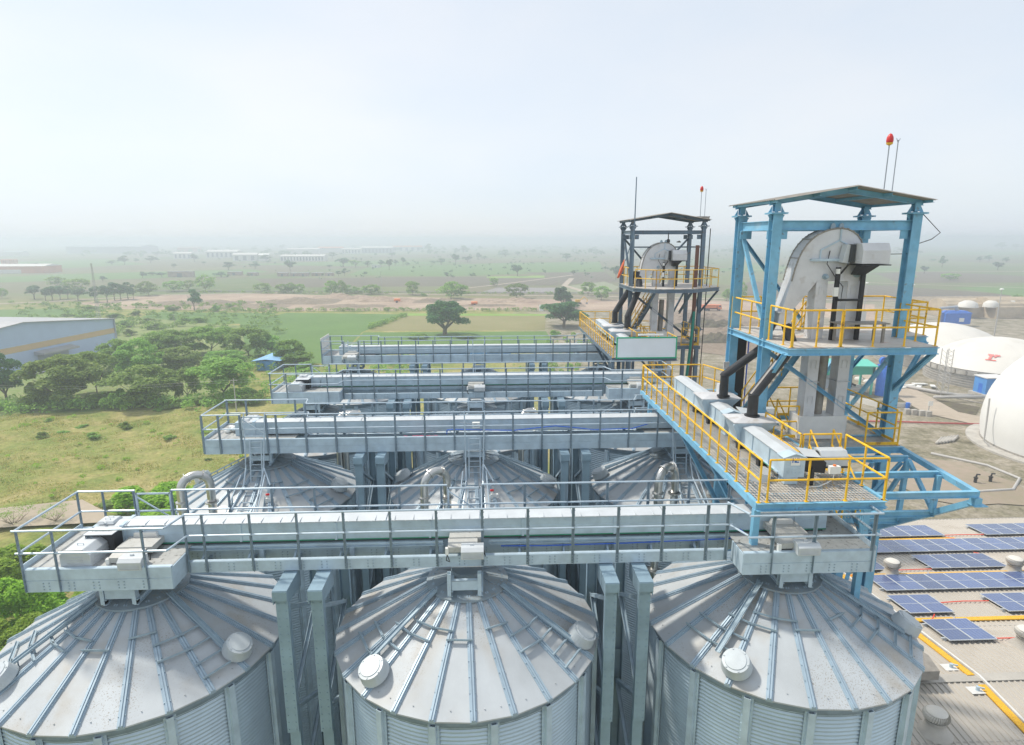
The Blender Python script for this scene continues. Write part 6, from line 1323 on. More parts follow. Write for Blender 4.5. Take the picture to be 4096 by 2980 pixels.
# ================================================================ trees and bushes
def crown(seed, clumps, n, size, flat=.55):
    """many small leaf sprays spread through overlapping clumps: (x, y, z, rx, rz)"""
    g = np.random.default_rng(seed); C = np.array(clumps); wts = C[:, 3] ** 2; k = g.choice(len(C), n, p=wts / wts.sum())
    d = g.normal(size=(n, 3)); d /= np.linalg.norm(d, axis=1)[:, None]; rad = g.uniform(.45, 1.0, n) ** .6; d[:, 2] = np.where(d[:, 2] < -.35, -d[:, 2], d[:, 2])
    p = C[k, :3] + d * rad[:, None] * np.stack([C[k, 3], C[k, 3], C[k, 4]], 1)
    nn = d * .45 + g.normal(size=(n, 3)) * .55; nn[:, 2] += .75; nn /= np.linalg.norm(nn, axis=1)[:, None]      # sprays face outward and up
    a = np.cross(nn, g.normal(size=(n, 3))); a /= np.linalg.norm(a, axis=1)[:, None] + 1e-9; b = np.cross(nn, a)
    s = size * g.uniform(.55, 1.35, n)[:, None]
    v = np.stack([p - a * s, p + b * s * .45, p + a * s, p - b * s * .45], 1).reshape(-1, 3)
    me = bpy.data.meshes.new('crown'); me.vertices.add(4 * n); me.vertices.foreach_set('co', v.ravel())
    me.loops.add(4 * n); me.loops.foreach_set('vertex_index', np.arange(4 * n)); me.polygons.add(n); me.polygons.foreach_set('loop_start', np.arange(n) * 4); me.polygons.foreach_set('loop_total', np.full(n, 4)); me.update(calc_edges=True)
    return me
def trunk_mesh(seed, forks, r, h0):
    q = random.Random(seed); m = MB(); m.tube([(0, 0, -.03), (.01, 0, h0 * .5), (0, 0, h0)], [r * 1.5, r * 1.1, r], 7)
    for i in range(forks):
        a = 2 * math.pi * (i + q.uniform(-.25, .25)) / forks; e = q.uniform(.22, .36)
        m.tube([(0, 0, h0 * .95), (e * .45 * math.cos(a), e * .45 * math.sin(a), h0 + .14), (e * math.cos(a), e * math.sin(a), h0 + q.uniform(.28, .42))], [r * .8, r * .5, r * .2], 5)
        for s in (-.5, .5): m.tube([(e * .45 * math.cos(a), e * .45 * math.sin(a), h0 + .14), (e * .9 * math.cos(a + s), e * .9 * math.sin(a + s), h0 + q.uniform(.26, .4))], [r * .4, r * .12], 4)
    return m.mesh('trunk', 'bark')
def clumps_for(kind, seed):
    q = random.Random(seed); out = []
    if kind == 'a':
        for i in range(15): a, e = q.uniform(0, 6.28), q.uniform(.08, .40); out.append((e * math.cos(a), e * math.sin(a), .83 - .75 * e * e - q.uniform(0, .22), q.uniform(.10, .19), q.uniform(.05, .10)))
        for i in range(5): a, e = q.uniform(0, 6.28), q.uniform(.15, .36); out.append((e * math.cos(a), e * math.sin(a), q.uniform(.34, .52), .10, .07))
    elif kind == 'f':
        for i in range(15): a, e = q.uniform(0, 6.28), .42 * q.random() ** .55; out.append((e * math.cos(a), e * math.sin(a), .36 + .46 * math.sqrt(max(0, 1 - (e / .46) ** 2)) - q.uniform(0, .06), q.uniform(.12, .19), q.uniform(.08, .13)))
        for i in range(14): a, e = q.uniform(0, 6.28), q.uniform(.22, .42); out.append((e * math.cos(a), e * math.sin(a), q.uniform(.12, .48), q.uniform(.10, .16), q.uniform(.09, .13)))
    elif kind == 'd':
        for i in range(18): a, e = q.uniform(0, 6.28), q.uniform(0, .36); out.append((e * math.cos(a), e * math.sin(a), q.uniform(.22, .86 - e * .6), q.uniform(.13, .2), q.uniform(.09, .15)))
    elif kind == 'L':
        for i in range(34): a, e = q.uniform(0, 6.28), q.uniform(.05, .41); out.append((e * math.cos(a), e * math.sin(a), q.uniform(.30, .90 - e * .72), q.uniform(.10, .17), q.uniform(.08, .13)))
    elif kind == 'r':
        for i in range(11): a, e = q.uniform(0, 6.28), q.uniform(.0, .33); out.append((e * math.cos(a), e * math.sin(a), q.uniform(.38, .86 - e * .7), q.uniform(.12, .2), q.uniform(.09, .15)))
    else:
        for i in range(12): a, e = q.uniform(0, 6.28), q.uniform(0, .38); out.append((e * math.cos(a), e * math.sin(a), q.uniform(.1, .78 - e * 1.2 if e < .35 else .3), q.uniform(.11, .2), q.uniform(.12, .22)))
    return out
TP = {}
def proto(kind, res, var):
    key = (kind, res, var)
    if key not in TP:
        n, s = {'near': (8500, .030), 'mid': (2600, .042), 'far': (700, .07)}[res]
        if kind == 'b' and res == 'near': n = 9000
        if kind == 't': cr = crown(var, clumps_for('a', var + 40), 900, .02)
        else: cr = crown(var, clumps_for(kind, var * 13 + ord(kind)), n, s)
        TP[key] = (cr, trunk_mesh(var, {'a': 6, 'f': 6, 'd': 4, 'r': 4, 'L': 6, 'b': 7, 't': 9}[kind], {'a': .012, 'f': .012, 'd': .025, 'r': .02, 'L': .042, 'b': .008, 't': .012}[kind], {'a': .30, 'f': .16, 'd': .2, 'r': .3, 'L': .16, 'b': .05, 't': .12}[kind]))
    return TP[key]
LEAF = {'a': 'leaf_a', 'f': 'leaf_a', 'd': 'leaf_d', 'L': 'leaf_d', 'r': 'leaf_r', 'b': 'leaf_a', 't': 'leaf_a'}
def plant(name, x, y, h, w_, kind, lab, grp, cat, res, var, leaf=None):
    cr, tr = proto(kind, res, var); lm = leaf or LEAF[kind]
    key = (kind, res, var, lm)
    if key not in TP:
        c2 = cr.copy(); c2.materials.clear(); c2.materials.append(M[lm]); TP[key] = c2
    t = thing(name, lab, cat, (x, y, G + gh(x, y) - .05), grp); t.scale = (w_, w_, h); t.rotation_euler = (0, 0, rnd.uniform(0, 6.28))
    obj('trunk', tr, t, (0, 0, 0)); obj('crown', TP[key], t, (0, 0, 0))
TREES = {
'thicket': [
    (-107.5,122.6,12.8,9.3,'d'),(-94.3,121.1,11.6,14.5,'a'),(-93.0,131.1,10.9,9.8,'a'),(-77.1,121.6,8.9,13.4,'a'),(-91.1,148.3,10.8,10.9,'a'),(-103.6,159.7,8.9,9.9,'a'),(-85.5,155.9,7.4,11.8,'a'),(-68.6,124.6,7.4,5.1,'a'),(-60.7,125.5,10.0,13.8,'a'),(-102.3,176.2,8.6,10.8,'a'),(-96.7,176.1,9.6,10.8,'a'),(-88.8,184.2,9.7,14.8,'a'),(-74.6,177.5,9.6,12.8,'a'),(-69.8,179.4,7.2,9.0,'a'),(-75.9,162.4,5.0,10.8,'a'),(-112.1,156.7,5.8,9.0,'a'),(-75.4,118.5,4.4,7.7,'b'),(-69.0,118.3,2.8,6.0,'b'),(-86.6,118.8,4.7,7.4,'b'),(-98.8,119.2,8.2,8.8,'b'),(-80.7,118.7,6.6,7.1,'b'),(-89.6,117.9,3.0,6.5,'b'),(-63.8,120.2,2.5,4.4,'b'),(-52.6,120.9,4.5,6.7,'b'),(-55.6,162.7,5.3,10.2,'a'),(-57.1,162.7,8.2,7.8,'a'),(-50.5,156.9,3.1,8.4,'b'),],
'gantry bushes': [
    (-25.7,216.6,1.7,10.1,'b'),(-24.5,211.0,2.7,9.4,'b'),(-7.6,210.5,2.4,10.4,'b'),(25.8,212.9,3.0,7.5,'b'),],
'field trees': [
    (-152.4,311.1,11.7,9.7,'r'),],
'field bushes': [
    (-138.7,305.3,4.4,7.6,'b'),(-145.8,273.1,3.9,5.4,'b'),(-135.5,264.3,4.1,7.2,'b'),(-128.6,262.0,4.1,8.3,'b'),(-171.0,290.2,3.9,6.7,'b'),(-163.4,311.3,3.8,8.4,'b'),(-136.3,242.9,3.3,7.7,'b'),(-177.3,283.0,3.5,10.1,'b'),(-208.3,315.0,3.8,12.4,'b'),(-188.0,278.6,4.0,8.8,'b'),(-153.9,248.8,3.6,8.4,'b'),(-148.9,260.4,3.2,7.7,'b'),(-203.1,290.8,2.1,8.5,'b'),(-137.8,224.6,3.3,6.7,'b'),(-161.5,249.0,4.1,4.7,'b'),],
'track trees': [
    (-283.1,382.0,10.2,13.3,'r'),(-268.0,369.8,8.8,8.4,'r'),(-266.7,373.7,10.4,10.0,'r'),(-264.6,377.7,9.4,8.5,'r'),(-262.5,381.8,8.7,9.4,'r'),(-248.4,369.5,8.8,10.6,'r'),(-231.2,357.8,10.3,10.3,'r'),(-224.2,357.7,12.1,9.6,'r'),(-226.6,369.1,12.1,9.9,'r'),(-225.2,373.1,10.8,8.4,'r'),(-223.0,377.1,11.2,10.1,'r'),(-217.4,373.0,10.0,6.9,'r'),(-290.0,433.7,10.6,15.0,'a'),(-335.7,480.9,8.9,14.6,'a'),(-224.2,403.2,9.6,13.2,'a'),(-222.2,433.0,8.6,12.4,'a'),(-200.0,432.7,12.0,13.2,'a'),(-222.4,455.3,7.2,10.2,'a'),(-156.1,421.8,6.7,11.2,'a'),(-306.4,386.6,6.9,7.1,'a'),],
'far trees': [
    (-345.0,555.3,4.9,9.0,'r'),(-334.6,601.6,6.4,8.5,'r'),(-561.6,941.6,7.2,18.7,'r'),(-543.2,942.0,14.3,20.6,'r'),(-576.0,1031.3,7.4,10.2,'r'),(-537.4,1004.2,12.0,21.9,'r'),(-733.8,1404.5,13.3,22.1,'r'),(-415.7,829.2,5.9,9.9,'r'),(-490.4,1051.8,15.0,20.8,'r'),(-312.9,751.7,10.9,18.0,'r'),(-292.8,784.5,9.9,14.1,'r'),(-373.0,1055.5,12.1,23.0,'r'),(-420.8,930.5,5.9,7.4,'r'),(-347.8,644.5,3.8,15.5,'r'),(-321.3,611.8,5.9,12.3,'r'),(-263.4,611.9,5.4,17.2,'r'),(-671.3,938.9,4.4,9.3,'r'),(31.1,600.2,13.9,15.1,'r'),(-40.2,616.1,4.6,8.1,'r'),(-125.5,632.6,3.8,6.9,'r'),(2.7,582.9,3.2,3.8,'r'),(-144.4,622.9,8.3,8.2,'r'),(-148.7,615.9,5.9,8.1,'r'),(-233.2,733.4,13.5,16.0,'r'),(-295.9,924.0,7.8,13.0,'r'),(-193.3,833.5,14.1,21.7,'r'),(-158.2,821.7,9.2,14.3,'r'),(-143.5,838.5,9.6,10.9,'r'),(-117.2,741.2,15.8,10.5,'r'),(-129.9,878.7,8.4,9.5,'r'),(-120.1,888.3,12.8,11.6,'r'),(-303.5,1228.8,12.8,21.2,'r'),(-194.2,1280.5,12.1,19.3,'r'),(-111.8,865.3,5.1,9.4,'r'),(-65.6,894.2,9.9,17.4,'r'),(-82.5,934.0,5.8,10.1,'r'),(-46.1,929.6,16.8,18.1,'r'),(-29.2,967.9,11.9,18.8,'r'),(-14.5,1117.3,13.0,14.5,'r'),(-2.5,1117.7,7.1,14.5,'r'),(-60.9,1668.0,20.9,32.2,'r'),(-168.9,1840.8,24.9,31.5,'r'),(40.4,1301.3,9.3,30.8,'r'),(69.2,1344.3,11.3,14.4,'r'),(100.9,1570.8,10.6,16.8,'r'),(134.9,1019.6,14.1,17.6,'r'),(89.6,616.3,5.4,8.1,'r'),(-204.0,805.0,4.6,10.5,'r'),(-740.2,2283.3,23.5,29.2,'r'),(-744.2,3876.4,28.0,49.5,'r'),(-611.0,3906.9,24.2,49.8,'r'),(-627.6,3495.4,18.0,37.2,'r'),(-22.6,2079.4,15.2,22.2,'r'),(-170.7,805.5,11.4,15.8,'a'),(-12.5,609.2,3.0,8.0,'b'),],
'lone': [
    (-15.6,220.5,15.2,18.0,'L'),],
'siding trees': [
    (-21.4,365.1,10.9,18.0,'a'),(-104.1,403.9,9.5,9.9,'a'),(-97.2,400.7,9.7,8.1,'a'),(-93.3,411.1,5.9,8.3,'a'),(-77.0,403.5,6.8,11.7,'a'),(-87.2,407.8,4.3,6.4,'a'),(-140.4,417.0,6.8,9.3,'a'),(-135.2,419.2,7.1,8.4,'a'),(-128.9,416.9,6.8,6.5,'a'),(-48.5,395.1,10.0,9.3,'a'),(19.2,367.9,10.1,13.2,'a'),(6.3,461.6,7.8,7.2,'a'),(-40.3,387.1,2.8,6.1,'b'),],
'pair': [
    (41.0,313.1,11.5,9.9,'d'),(32.8,237.5,12.1,16.0,'d'),],
'right trees': [
    (455.6,610.7,9.3,10.1,'r'),(569.9,737.9,15.1,10.5,'r'),(588.0,673.8,10.8,15.2,'r'),(761.1,912.3,9.0,12.2,'r'),(790.9,930.8,10.6,15.2,'r'),(774.3,878.8,8.7,13.1,'r'),(991.1,1431.9,15.9,21.1,'r'),(979.6,1353.0,11.1,18.0,'r'),(1710.1,1986.9,23.6,46.7,'r'),(1839.6,2077.8,17.0,39.7,'r'),(2144.5,2913.5,19.3,29.9,'r'),(2388.4,3115.1,18.4,31.9,'r'),(706.3,940.0,4.5,12.6,'r'),(405.2,508.2,6.7,13.1,'a'),(393.9,538.6,4.6,7.3,'b'),(297.6,316.7,6.6,14.8,'b'),(281.5,317.0,3.3,12.8,'b'),(289.3,316.8,5.1,9.9,'b'),],
'tower trees': [
    (142.4,342.3,7.3,6.8,'a'),(151.2,342.2,11.1,5.3,'a'),(118.4,544.2,14.2,12.6,'r'),(69.6,352.6,8.7,10.9,'a'),(66.1,380.8,9.4,9.4,'a'),],
'meadow bushes': [
    (-43.9,62.4,6.1,12.9,'b'),(-59.9,59.5,3.3,4.8,'t'),(-54.9,59.9,3.0,3.8,'t'),(-46.3,83.8,0.6,1.3,'b'),(-82.3,96.7,1.5,2.5,'b'),(-88.0,107.5,0.9,1.8,'b'),(-70.6,115.2,1.0,2.2,'b'),(-81.1,100.7,0.7,2.4,'b'),(-73.1,96.4,1.3,2.7,'b'),(-70.8,103.2,1.8,2.9,'b'),(-58.0,94.6,0.9,2.5,'b'),(-79.9,105.0,0.7,2.5,'b'),(-52.2,66.9,1.1,4.1,'b'),(-49.3,43.8,4.5,4.9,'b'),(-43.5,37.3,5.6,5.3,'b'),(-47.8,45.8,4.3,4.8,'b'),(-44.3,42.6,3.3,5.3,'b'),],
}
ORD = ['first', 'second', 'third', 'fourth', 'fifth', 'sixth', 'seventh', 'eighth', 'ninth', 'tenth', 'eleventh', 'twelfth', 'thirteenth', 'fourteenth', 'fifteenth', 'sixteenth', 'seventeenth', 'eighteenth', 'nineteenth', 'twentieth', 'twenty-first', 'twenty-second', 'twenty-third', 'twenty-fourth', 'twenty-fifth', 'twenty-sixth', 'twenty-seventh', 'twenty-eighth', 'twenty-ninth', 'thirtieth']
WHERE = {'thicket': 'the thicket', 'gantry bushes': 'the field edge behind the gantries', 'field trees': 'the green field by the sandy strip', 'field bushes': 'the scrub beyond the warehouse', 'track trees': 'the row along the track',
         'far trees': 'the hazy far fields', 'siding trees': 'the railway row', 'pair': 'the pair left of the farther tower', 'right trees': 'the fields right of the tower', 'tower trees': 'the fields between the towers', 'meadow bushes': 'the dry meadow', 'lone': 'the field'}
WHERE_ = {'thicket': 'the thicket between meadow and warehouse', 'gantry bushes': 'the green field edge behind the farthest gantry', 'field trees': 'the green field, standing alone before the sandy strip', 'field bushes': 'the scrub beyond the blue warehouse', 'track trees': 'the row along the sandy track at left',
         'far trees': 'the hazy far fields', 'siding trees': 'the row along the railway', 'pair': 'the pair left of the farther tower', 'right trees': 'the hazy fields right of the blue tower', 'tower trees': 'the fields seen between the towers', 'meadow bushes': 'the dry meadow at left', 'lone': 'the field'}
AD = {'a': 'feathery flat-topped acacia', 'f': 'feathery spreading acacia', 'd': 'dense dark green tree', 'r': 'round crowned hazy tree', 'b': 'low green bush', 't': 'thin bare-twigged small tree', 'L': 'big spreading tree'}
for gname, rows in TREES.items():
    if gname == 'pair': rows = [(x, y, h * 1.1, w_ * 1.35, k_) for x, y, h, w_, k_ in rows]
    if gname == 'meadow bushes': rows = [(x, y, h * (1.35 if h > 2.5 and k_ == 'b' else 1), w_ * (1.5 if h > 2.5 and y < 50 else 1.1), k_) for x, y, h, w_, k_ in rows]
    if gname == 'meadow bushes': rows = rows + [(-40.5, 33.5, 5.5, 7.5, 'b'), (-38.0, 41.0, 4.2, 8.0, 'b'), (-52.5, 47.0, 4.6, 8.5, 'b'), (-36.0, 28.5, 4.8, 7.0, 'b')]
    rows = [(*r[:4], 'f' if r[4] == 'a' and r[1] < 520 else r[4]) for r in rows if r[1] < 2500]
    kinds = {}
    for r in rows: kinds.setdefault(r[4], []).append(r)
    for kd, rs in kinds.items():
        rs.sort(key=lambda r: (r[0] - CAM.x) / (r[1] - CAM.y))
        for i, (x, y, h, w_, _) in enumerate(rs):
            var = rnd.randrange(4)
            res = 'near' if y < 200 and gname in ('thicket', 'lone') or gname == 'lone' or (gname in ('meadow bushes',) and w_ > 3.5) or gname == 'pair' else ('mid' if y < 420 else 'far')
            leaf = 'leaf_b' if gname == 'meadow bushes' and h > 2.5 and kd == 'b' else None
            if len(rs) == 1: lab = f'{AD[kd]} in {WHERE[gname]}'
            elif i < 15 or len(rs) - i > 15: lab = f'{AD[kd]}, {ORD[min(i, 29)]} from left in {WHERE[gname]}'
            else: lab = f'{AD[kd]}, {ORD[len(rs) - 1 - i]} from right in {WHERE[gname]}'
            if gname == 'lone': lab = 'big spreading lone tree with forked trunk in the stubble field'
            plant('bush' if kd == 'b' else 'tree', x, y, h * (1.08 if kd == 'f' else 1), w_ * (1.12 if kd == 'f' else 1.12 if kd in 'ra' else 1), kd, lab, ('bushes in ' if kd == 'b' else 'trees in ') + WHERE[gname], 'bush' if kd == 'b' else 'tree', res, var, leaf)
# far woods that read as one mass
def tree_scatter(name, n, x0, x1, y0, y1, hs, leaf, seed, dens, size):
    g = np.random.default_rng(seed); cl = []
    for i in range(n):
        y = g.uniform(y0, y1); x = g.uniform(x0, x1) * y / y1; h = g.uniform(*hs)
        for j in range(3): cl.append((x + g.normal() * h * .3, y + g.normal() * h * .3, G + h * g.uniform(.35, .75), h * .42, h * .33))
    me = crown(seed, cl, n * dens, size); me.materials.append(M[leaf]); o = obj(name, me); o['kind'] = 'stuff'; return o
tag(tree_scatter('far_woods', 520, -2300, 2500, 1300, 3600, (6, 13), 'leaf_r', 3, 50, 2.2), 'hazy scattered woods along the horizon', 'woods')
tag(tree_scatter('far_scrub', 260, -560, 700, 560, 1300, (1.2, 4.5), 'leaf_r', 4, 26, 1.0), 'small hazy scrub dotted over the far fields', 'scrub')
tag(tree_scatter('hedge_scrub', 420, -270, -120, 215, 345, (.8, 3.0), 'leaf_a', 5, 40, .5), 'scrub and weeds beyond the blue warehouse', 'scrub')
def strip_scrub(name, a, b, n, wd, hs, seed, lab, leaf='leaf_a'):
    g = np.random.default_rng(seed); cl = []
    for i in range(n):
        f = g.uniform(); h = g.uniform(*hs); cl.append((a[0] + (b[0] - a[0]) * f + g.normal() * wd, a[1] + (b[1] - a[1]) * f + g.normal() * wd, G + h * .4, h * .7, h * .55))
    me = crown(seed, cl, n * 40, .35); me.materials.append(M[leaf]); o = obj(name, me); o['kind'] = 'stuff'; tag(o, lab, 'scrub')
strip_scrub('hedge', (-48, 236), (-38, 284), 60, .8, (1.2, 2.2), 6, 'dry hedge between the green field and the stubble field')
strip_scrub('fence_scrub', (-150, 306), (35, 297), 170, 1.2, (1.0, 2.4), 8, 'weedy scrub along the wire fence by the sandy strip')
strip_scrub('trackside_scrub', (-200, 420), (60, 392), 150, 2, (.8, 2.2), 9, 'scrub along the railway line')
strip_scrub('thicket_floor', (-112, 117), (-52, 121), 150, 2.2, (1.2, 3.0), 10, 'undergrowth along the front of the thicket')
strip_scrub('thicket_floor', (-105, 150), (-55, 158), 150, 8, (1.0, 3.0), 11, 'undergrowth between the thicket trees')
strip_scrub('thicket_floor', (-60, 125), (-18, 165), 120, 7, (.8, 2.4), 12, 'undergrowth around the blue tin hut')
g_ = np.random.default_rng(31)
cl_ = [(x_, y_, G + gh(x_, y_) + .2, h_ * .9, h_ * .6) for x_, y_, h_ in ((-16 - 110 * g_.random(), 24 + 86 * g_.random(), .25 + .5 * g_.random() ** 2) for _ in range(420)) if x_ > -(y_ + 15) * 1.05 - 5]
me_ = crown(77, cl_, len(cl_) * 34, .14); me_.materials.append(M['leaf_b']); o = obj('meadow_shrubs', me_); o['kind'] = 'stuff'; tag(o, 'small green weeds dotted through the dry meadow', 'weeds')
strip_scrub('yard_weeds', (20, 150), (35, 200), 90, 6, (.5, 1.6), 13, 'weeds on the waste ground behind the gantries')
# dry meadow grass, one mass of blades in tussocks
def meadow(n, seed):
    g = np.random.default_rng(seed)
    y = 20 + 92 * g.uniform(size=n) ** .8; x = -145 + g.uniform(size=n) * (145 - 14) ; keep = (x < -14) & (x > -(y + 15) * 1.05 - 8)
    tus = np.sin(x * .9 + 2 * np.sin(y * .31)) * np.sin(y * 1.1 + 1.5 * np.sin(x * .23)) + .6 * np.sin(x * .33 + y * .41); keep &= (tus > -.5 + g.normal(size=n) * .9)
    keep &= ~((x > -72) & (x < -44) & (y > 49) & (y < 64))
    x, y, tus = x[keep], y[keep], tus[keep]; n = len(x)
    z = G + np.array([gh(a, b) for a, b in zip(x, y)]); h = (.10 + .20 * np.clip(tus, 0, 1)) * g.uniform(.5, 1.4, n); a = g.uniform(0, 6.28, n); lean = g.normal(size=(n, 2)) * .35 + np.array([.15, -.1]); w_ = .10
    v = np.empty((n, 3, 3)); dx, dy = np.cos(a) * w_, np.sin(a) * w_
    v[:, 0] = np.stack([x - dx, y - dy, z], 1); v[:, 1] = np.stack([x + dx, y + dy, z], 1); v[:, 2] = np.stack([x + lean[:, 0] * h, y + lean[:, 1] * h, z + h], 1)
    me = bpy.data.meshes.new('meadow_grass'); me.vertices.add(3 * n); me.vertices.foreach_set('co', v.ravel()); me.loops.add(3 * n); me.loops.foreach_set('vertex_index', np.arange(3 * n)); me.polygons.add(n); me.polygons.foreach_set('loop_start', np.arange(n) * 3); me.polygons.foreach_set('loop_total', np.full(n, 3)); me.update(calc_edges=True)
    me.materials.append(M['grass']); o = obj('meadow_grass', me); o['kind'] = 'stuff'; tag(o, 'dry yellowish grass tussocks covering the meadow at left', 'grass')
meadow(150000, 2)

# ================================================================ buildings at left and far away
# gable-ended warehouse in pale blue siding: its gable wall faces the silos
t = thing('blue_warehouse', 'large pale blue warehouse with ochre band at the left edge', 'warehouse', (-150, 172, G))
ax, ay, bx, by = -135.9, 128.0, -125.8, 196.3          # near and far foot of the gable wall
ux, uy = bx - ax, by - ay; Lg = math.hypot(ux, uy); ux, uy = ux / Lg, uy / Lg; nx, ny = -uy, ux     # n points away from us
def wpt(s, d, z): return (ax + ux * s + nx * d, ay + uy * s + ny * d, G + z)
DPT = 90; he, hr = 10.0, 13.3
m = MB(); m.prism([wpt(0, 0, 0), wpt(Lg, 0, 0), wpt(Lg, 0, he), wpt(Lg / 2, 0, hr), wpt(0, 0, he)], (nx * DPT, ny * DPT, 0)); m.build('wall', 'paleblue', t)
m = MB(); m.prism([wpt(.1, -.06, 5.3), wpt(Lg - .1, -.06, 5.3), wpt(Lg - .1, -.06, 7.0), wpt(.1, -.06, 7.0)], (nx * .05, ny * .05, 0)); m.build('ochre_band', 'ochre', t)
m = MB()
for a, b in ((-.8, Lg / 2), (Lg / 2, Lg + .8)):
    za, zb = (he - .08, hr + .02) if a < Lg / 2 else (hr + .02, he - .08)
    m.hexa([wpt(a, -.8, za), wpt(b, -.8, zb), wpt(b, DPT + .5, zb), wpt(a, DPT + .5, za)], [wpt(a, -.8, za + .2), wpt(b, -.8, zb + .2), wpt(b, DPT + .5, zb + .2), wpt(a, DPT + .5, za + .2)])
m.build('roof', 'tin', t)
m = MB(); s0 = 37; m.hexa([wpt(s0, -3.2, 3.6), wpt(s0 + 13, -3.2, 3.6), wpt(s0 + 13, -.05, 3.6), wpt(s0, -.05, 3.6)], [wpt(s0, -3.2, 4.1), wpt(s0 + 13, -3.2, 4.1), wpt(s0 + 13, -.05, 4.6), wpt(s0, -.05, 4.6)]); m.build('canopy', 'tin', t)
m = MB(); m.hexa([wpt(s0 + 1, -.10, 0), wpt(s0 + 12, -.10, 0), wpt(s0 + 12, -.04, 0), wpt(s0 + 1, -.04, 0)], [wpt(s0 + 1, -.10, 3.4), wpt(s0 + 12, -.10, 3.4), wpt(s0 + 12, -.04, 3.4), wpt(s0 + 1, -.04, 3.4)]); m.build('loading_door', 'fargrey', t)
for s, d in ((30, 14), (36, 10)): m = MB(); c = Vector(wpt(s, d, he + 2.6)); m.lathe(c, [(.5, -.8), (.45, .2), (.9, .3), (.7, 1.0), (0, 1.1)], 12); m.build('roof_ventilator', 'tan', t)
m = MB(); m.bar(wpt(Lg + .1, -.05, 0), wpt(Lg + .1, -.05, he), .6, .5, (ux, uy, 0)); m.build('corner_trim', 'fargrey', t)
m = MB(); m.add([wpt(15, -9, .25), wpt(Lg - 4, -9, .25), wpt(Lg - 4, -.5, .25), wpt(15, -.5, .25)], [(0, 1, 2, 3)]); structure(m.build('concrete_apron', 'concrete', None))
t = thing('tin_hut', 'small blue tin hut among the thicket trees', 'hut', (-60, 162, G))
m = MB(); m.hexa([(-64.5, 156.5, G), (-59.0, 156.0, G), (-57.0, 170.0, G), (-62.5, 170.5, G)], [(-64.5, 156.5, G + 2.7), (-59.0, 156.0, G + 2.7), (-57.0, 170.0, G + 2.7), (-62.5, 170.5, G + 2.7)]); m.build('wall', 'bluetin', t)
m = MB()
for xa, za, xb, zb in ((-65.6, 2.72, -61.7, 3.15), (-61.7, 3.15, -57.6, 2.72)): m.hexa([(xa, 155.9, G + za), (xb, 155.9, G + zb), (xb + 2, 171, G + zb), (xa + 2, 171, G + za)], [(xa, 155.9, G + za + .1), (xb, 155.9, G + zb + .1), (xb + 2, 171, G + zb + .1), (xa + 2, 171, G + za + .1)])
m.build('roof', mat('light_blue_tin', (.26, .50, .80), .5, .1, .06, .4), t)
m = MB(); m.hexa([(-58.93, 157.5, G + 1.2), (-58.9, 157.5, G + 1.2), (-57.9, 164, G + 1.2), (-57.95, 164, G + 1.2)], [(-58.93, 157.5, G + 2.2), (-58.9, 157.5, G + 2.2), (-57.9, 164, G + 2.2), (-57.95, 164, G + 2.2)]); m.build('window', 'glass', t)
t = thing('market_shed', 'long low blue tarpaulin shed behind the farthest gantry', 'shed', (0, 176, G)); m = MB(); m.box(-22, 8, 175, 178, G, G + 1.7); m.build('wall', 'bluetin', t); m = MB(); m.prism([(-22.5, 174.6, G + 1.75), (-22.5, 176.5, G + 2.3), (-22.5, 178.4, G + 1.75)], (31, 0, 0)); m.build('roof', 'bluetin', t)
# lattice mast, poles and wires
t = thing('lattice_mast', 'slim lattice radio mast beside the blue warehouse', 'mast', (-132, 197, G))
m = MB(); H = 28.5; mx_, my_ = -131.5, 198.2
def leg(i, z): r = .75 * (1 - z / H) + .18; a = 2 * math.pi * i / 3; return (mx_ + r * math.cos(a), my_ + r * math.sin(a), G + z)
for i in range(3): m.tube([leg(i, 0), leg(i, H)], .05, 4)
m.build('leg', 'pole', t); m = MB()
for j in range(26):
    for i in range(3): m.tube([leg(i, j * H / 26), leg((i + 1) % 3, (j + 1) * H / 26)], .03, 4)
m.build('brace', 'pole', t)
def upole(x, y, h, lab, arm=True):
    t = thing('utility_pole', lab, 'utility pole', (x, y, G), 'utility poles'); m = MB(); m.tube([(x, y, G), (x, y, G + h)], [.14, .09], 7); m.build('pole', 'pole', t)
    if arm: m = MB(); m.bar((x - .8, y, G + h - .4), (x + .8, y, G + h - .4), .1, .1); m.build('crossarm', 'pole', t)
upole(-53.4, 114, 7.2, 'pale utility pole at the meadow edge, left of the tin hut'); upole(-88.7, 165, 6.5, 'slim utility pole among the thicket trees', False); upole(-131.5, 248, 5.5, 'dark pole with crossarm beyond the thicket'); upole(-122, 190, 6.5, 'pole with crossarm in front of the warehouse corner'); upole(-117, 172, 5.5, 'lamp pole before the warehouse loading door', False)
for x, y, h, lab in ((150, 352, 13, 'thin distant pole right of the farther tower'), (105, 372, 13, 'thin distant pole behind the farther tower'), (280, 470, 14, 'dark distant pole in the purple field'), (-75, 430, 14, 'thin pole by the railway, left of the lone tree')): upole(x, y, h, lab)
m = MB()
for dz in (0, -.5):
    pts = [(-112, 116, G + 6.3 + dz), (-95, 115.4, G + 5.6 + dz), (-75, 114.6, G + 5.7 + dz), (-53.4, 114, G + 6.9 + dz), (-30, 120, G + 6.0 + dz)]; m.tube(pts, .02, 4)
tag(m.build('overhead_wire', 'pole', None), 'pair of overhead wires strung along the thicket', 'wire')
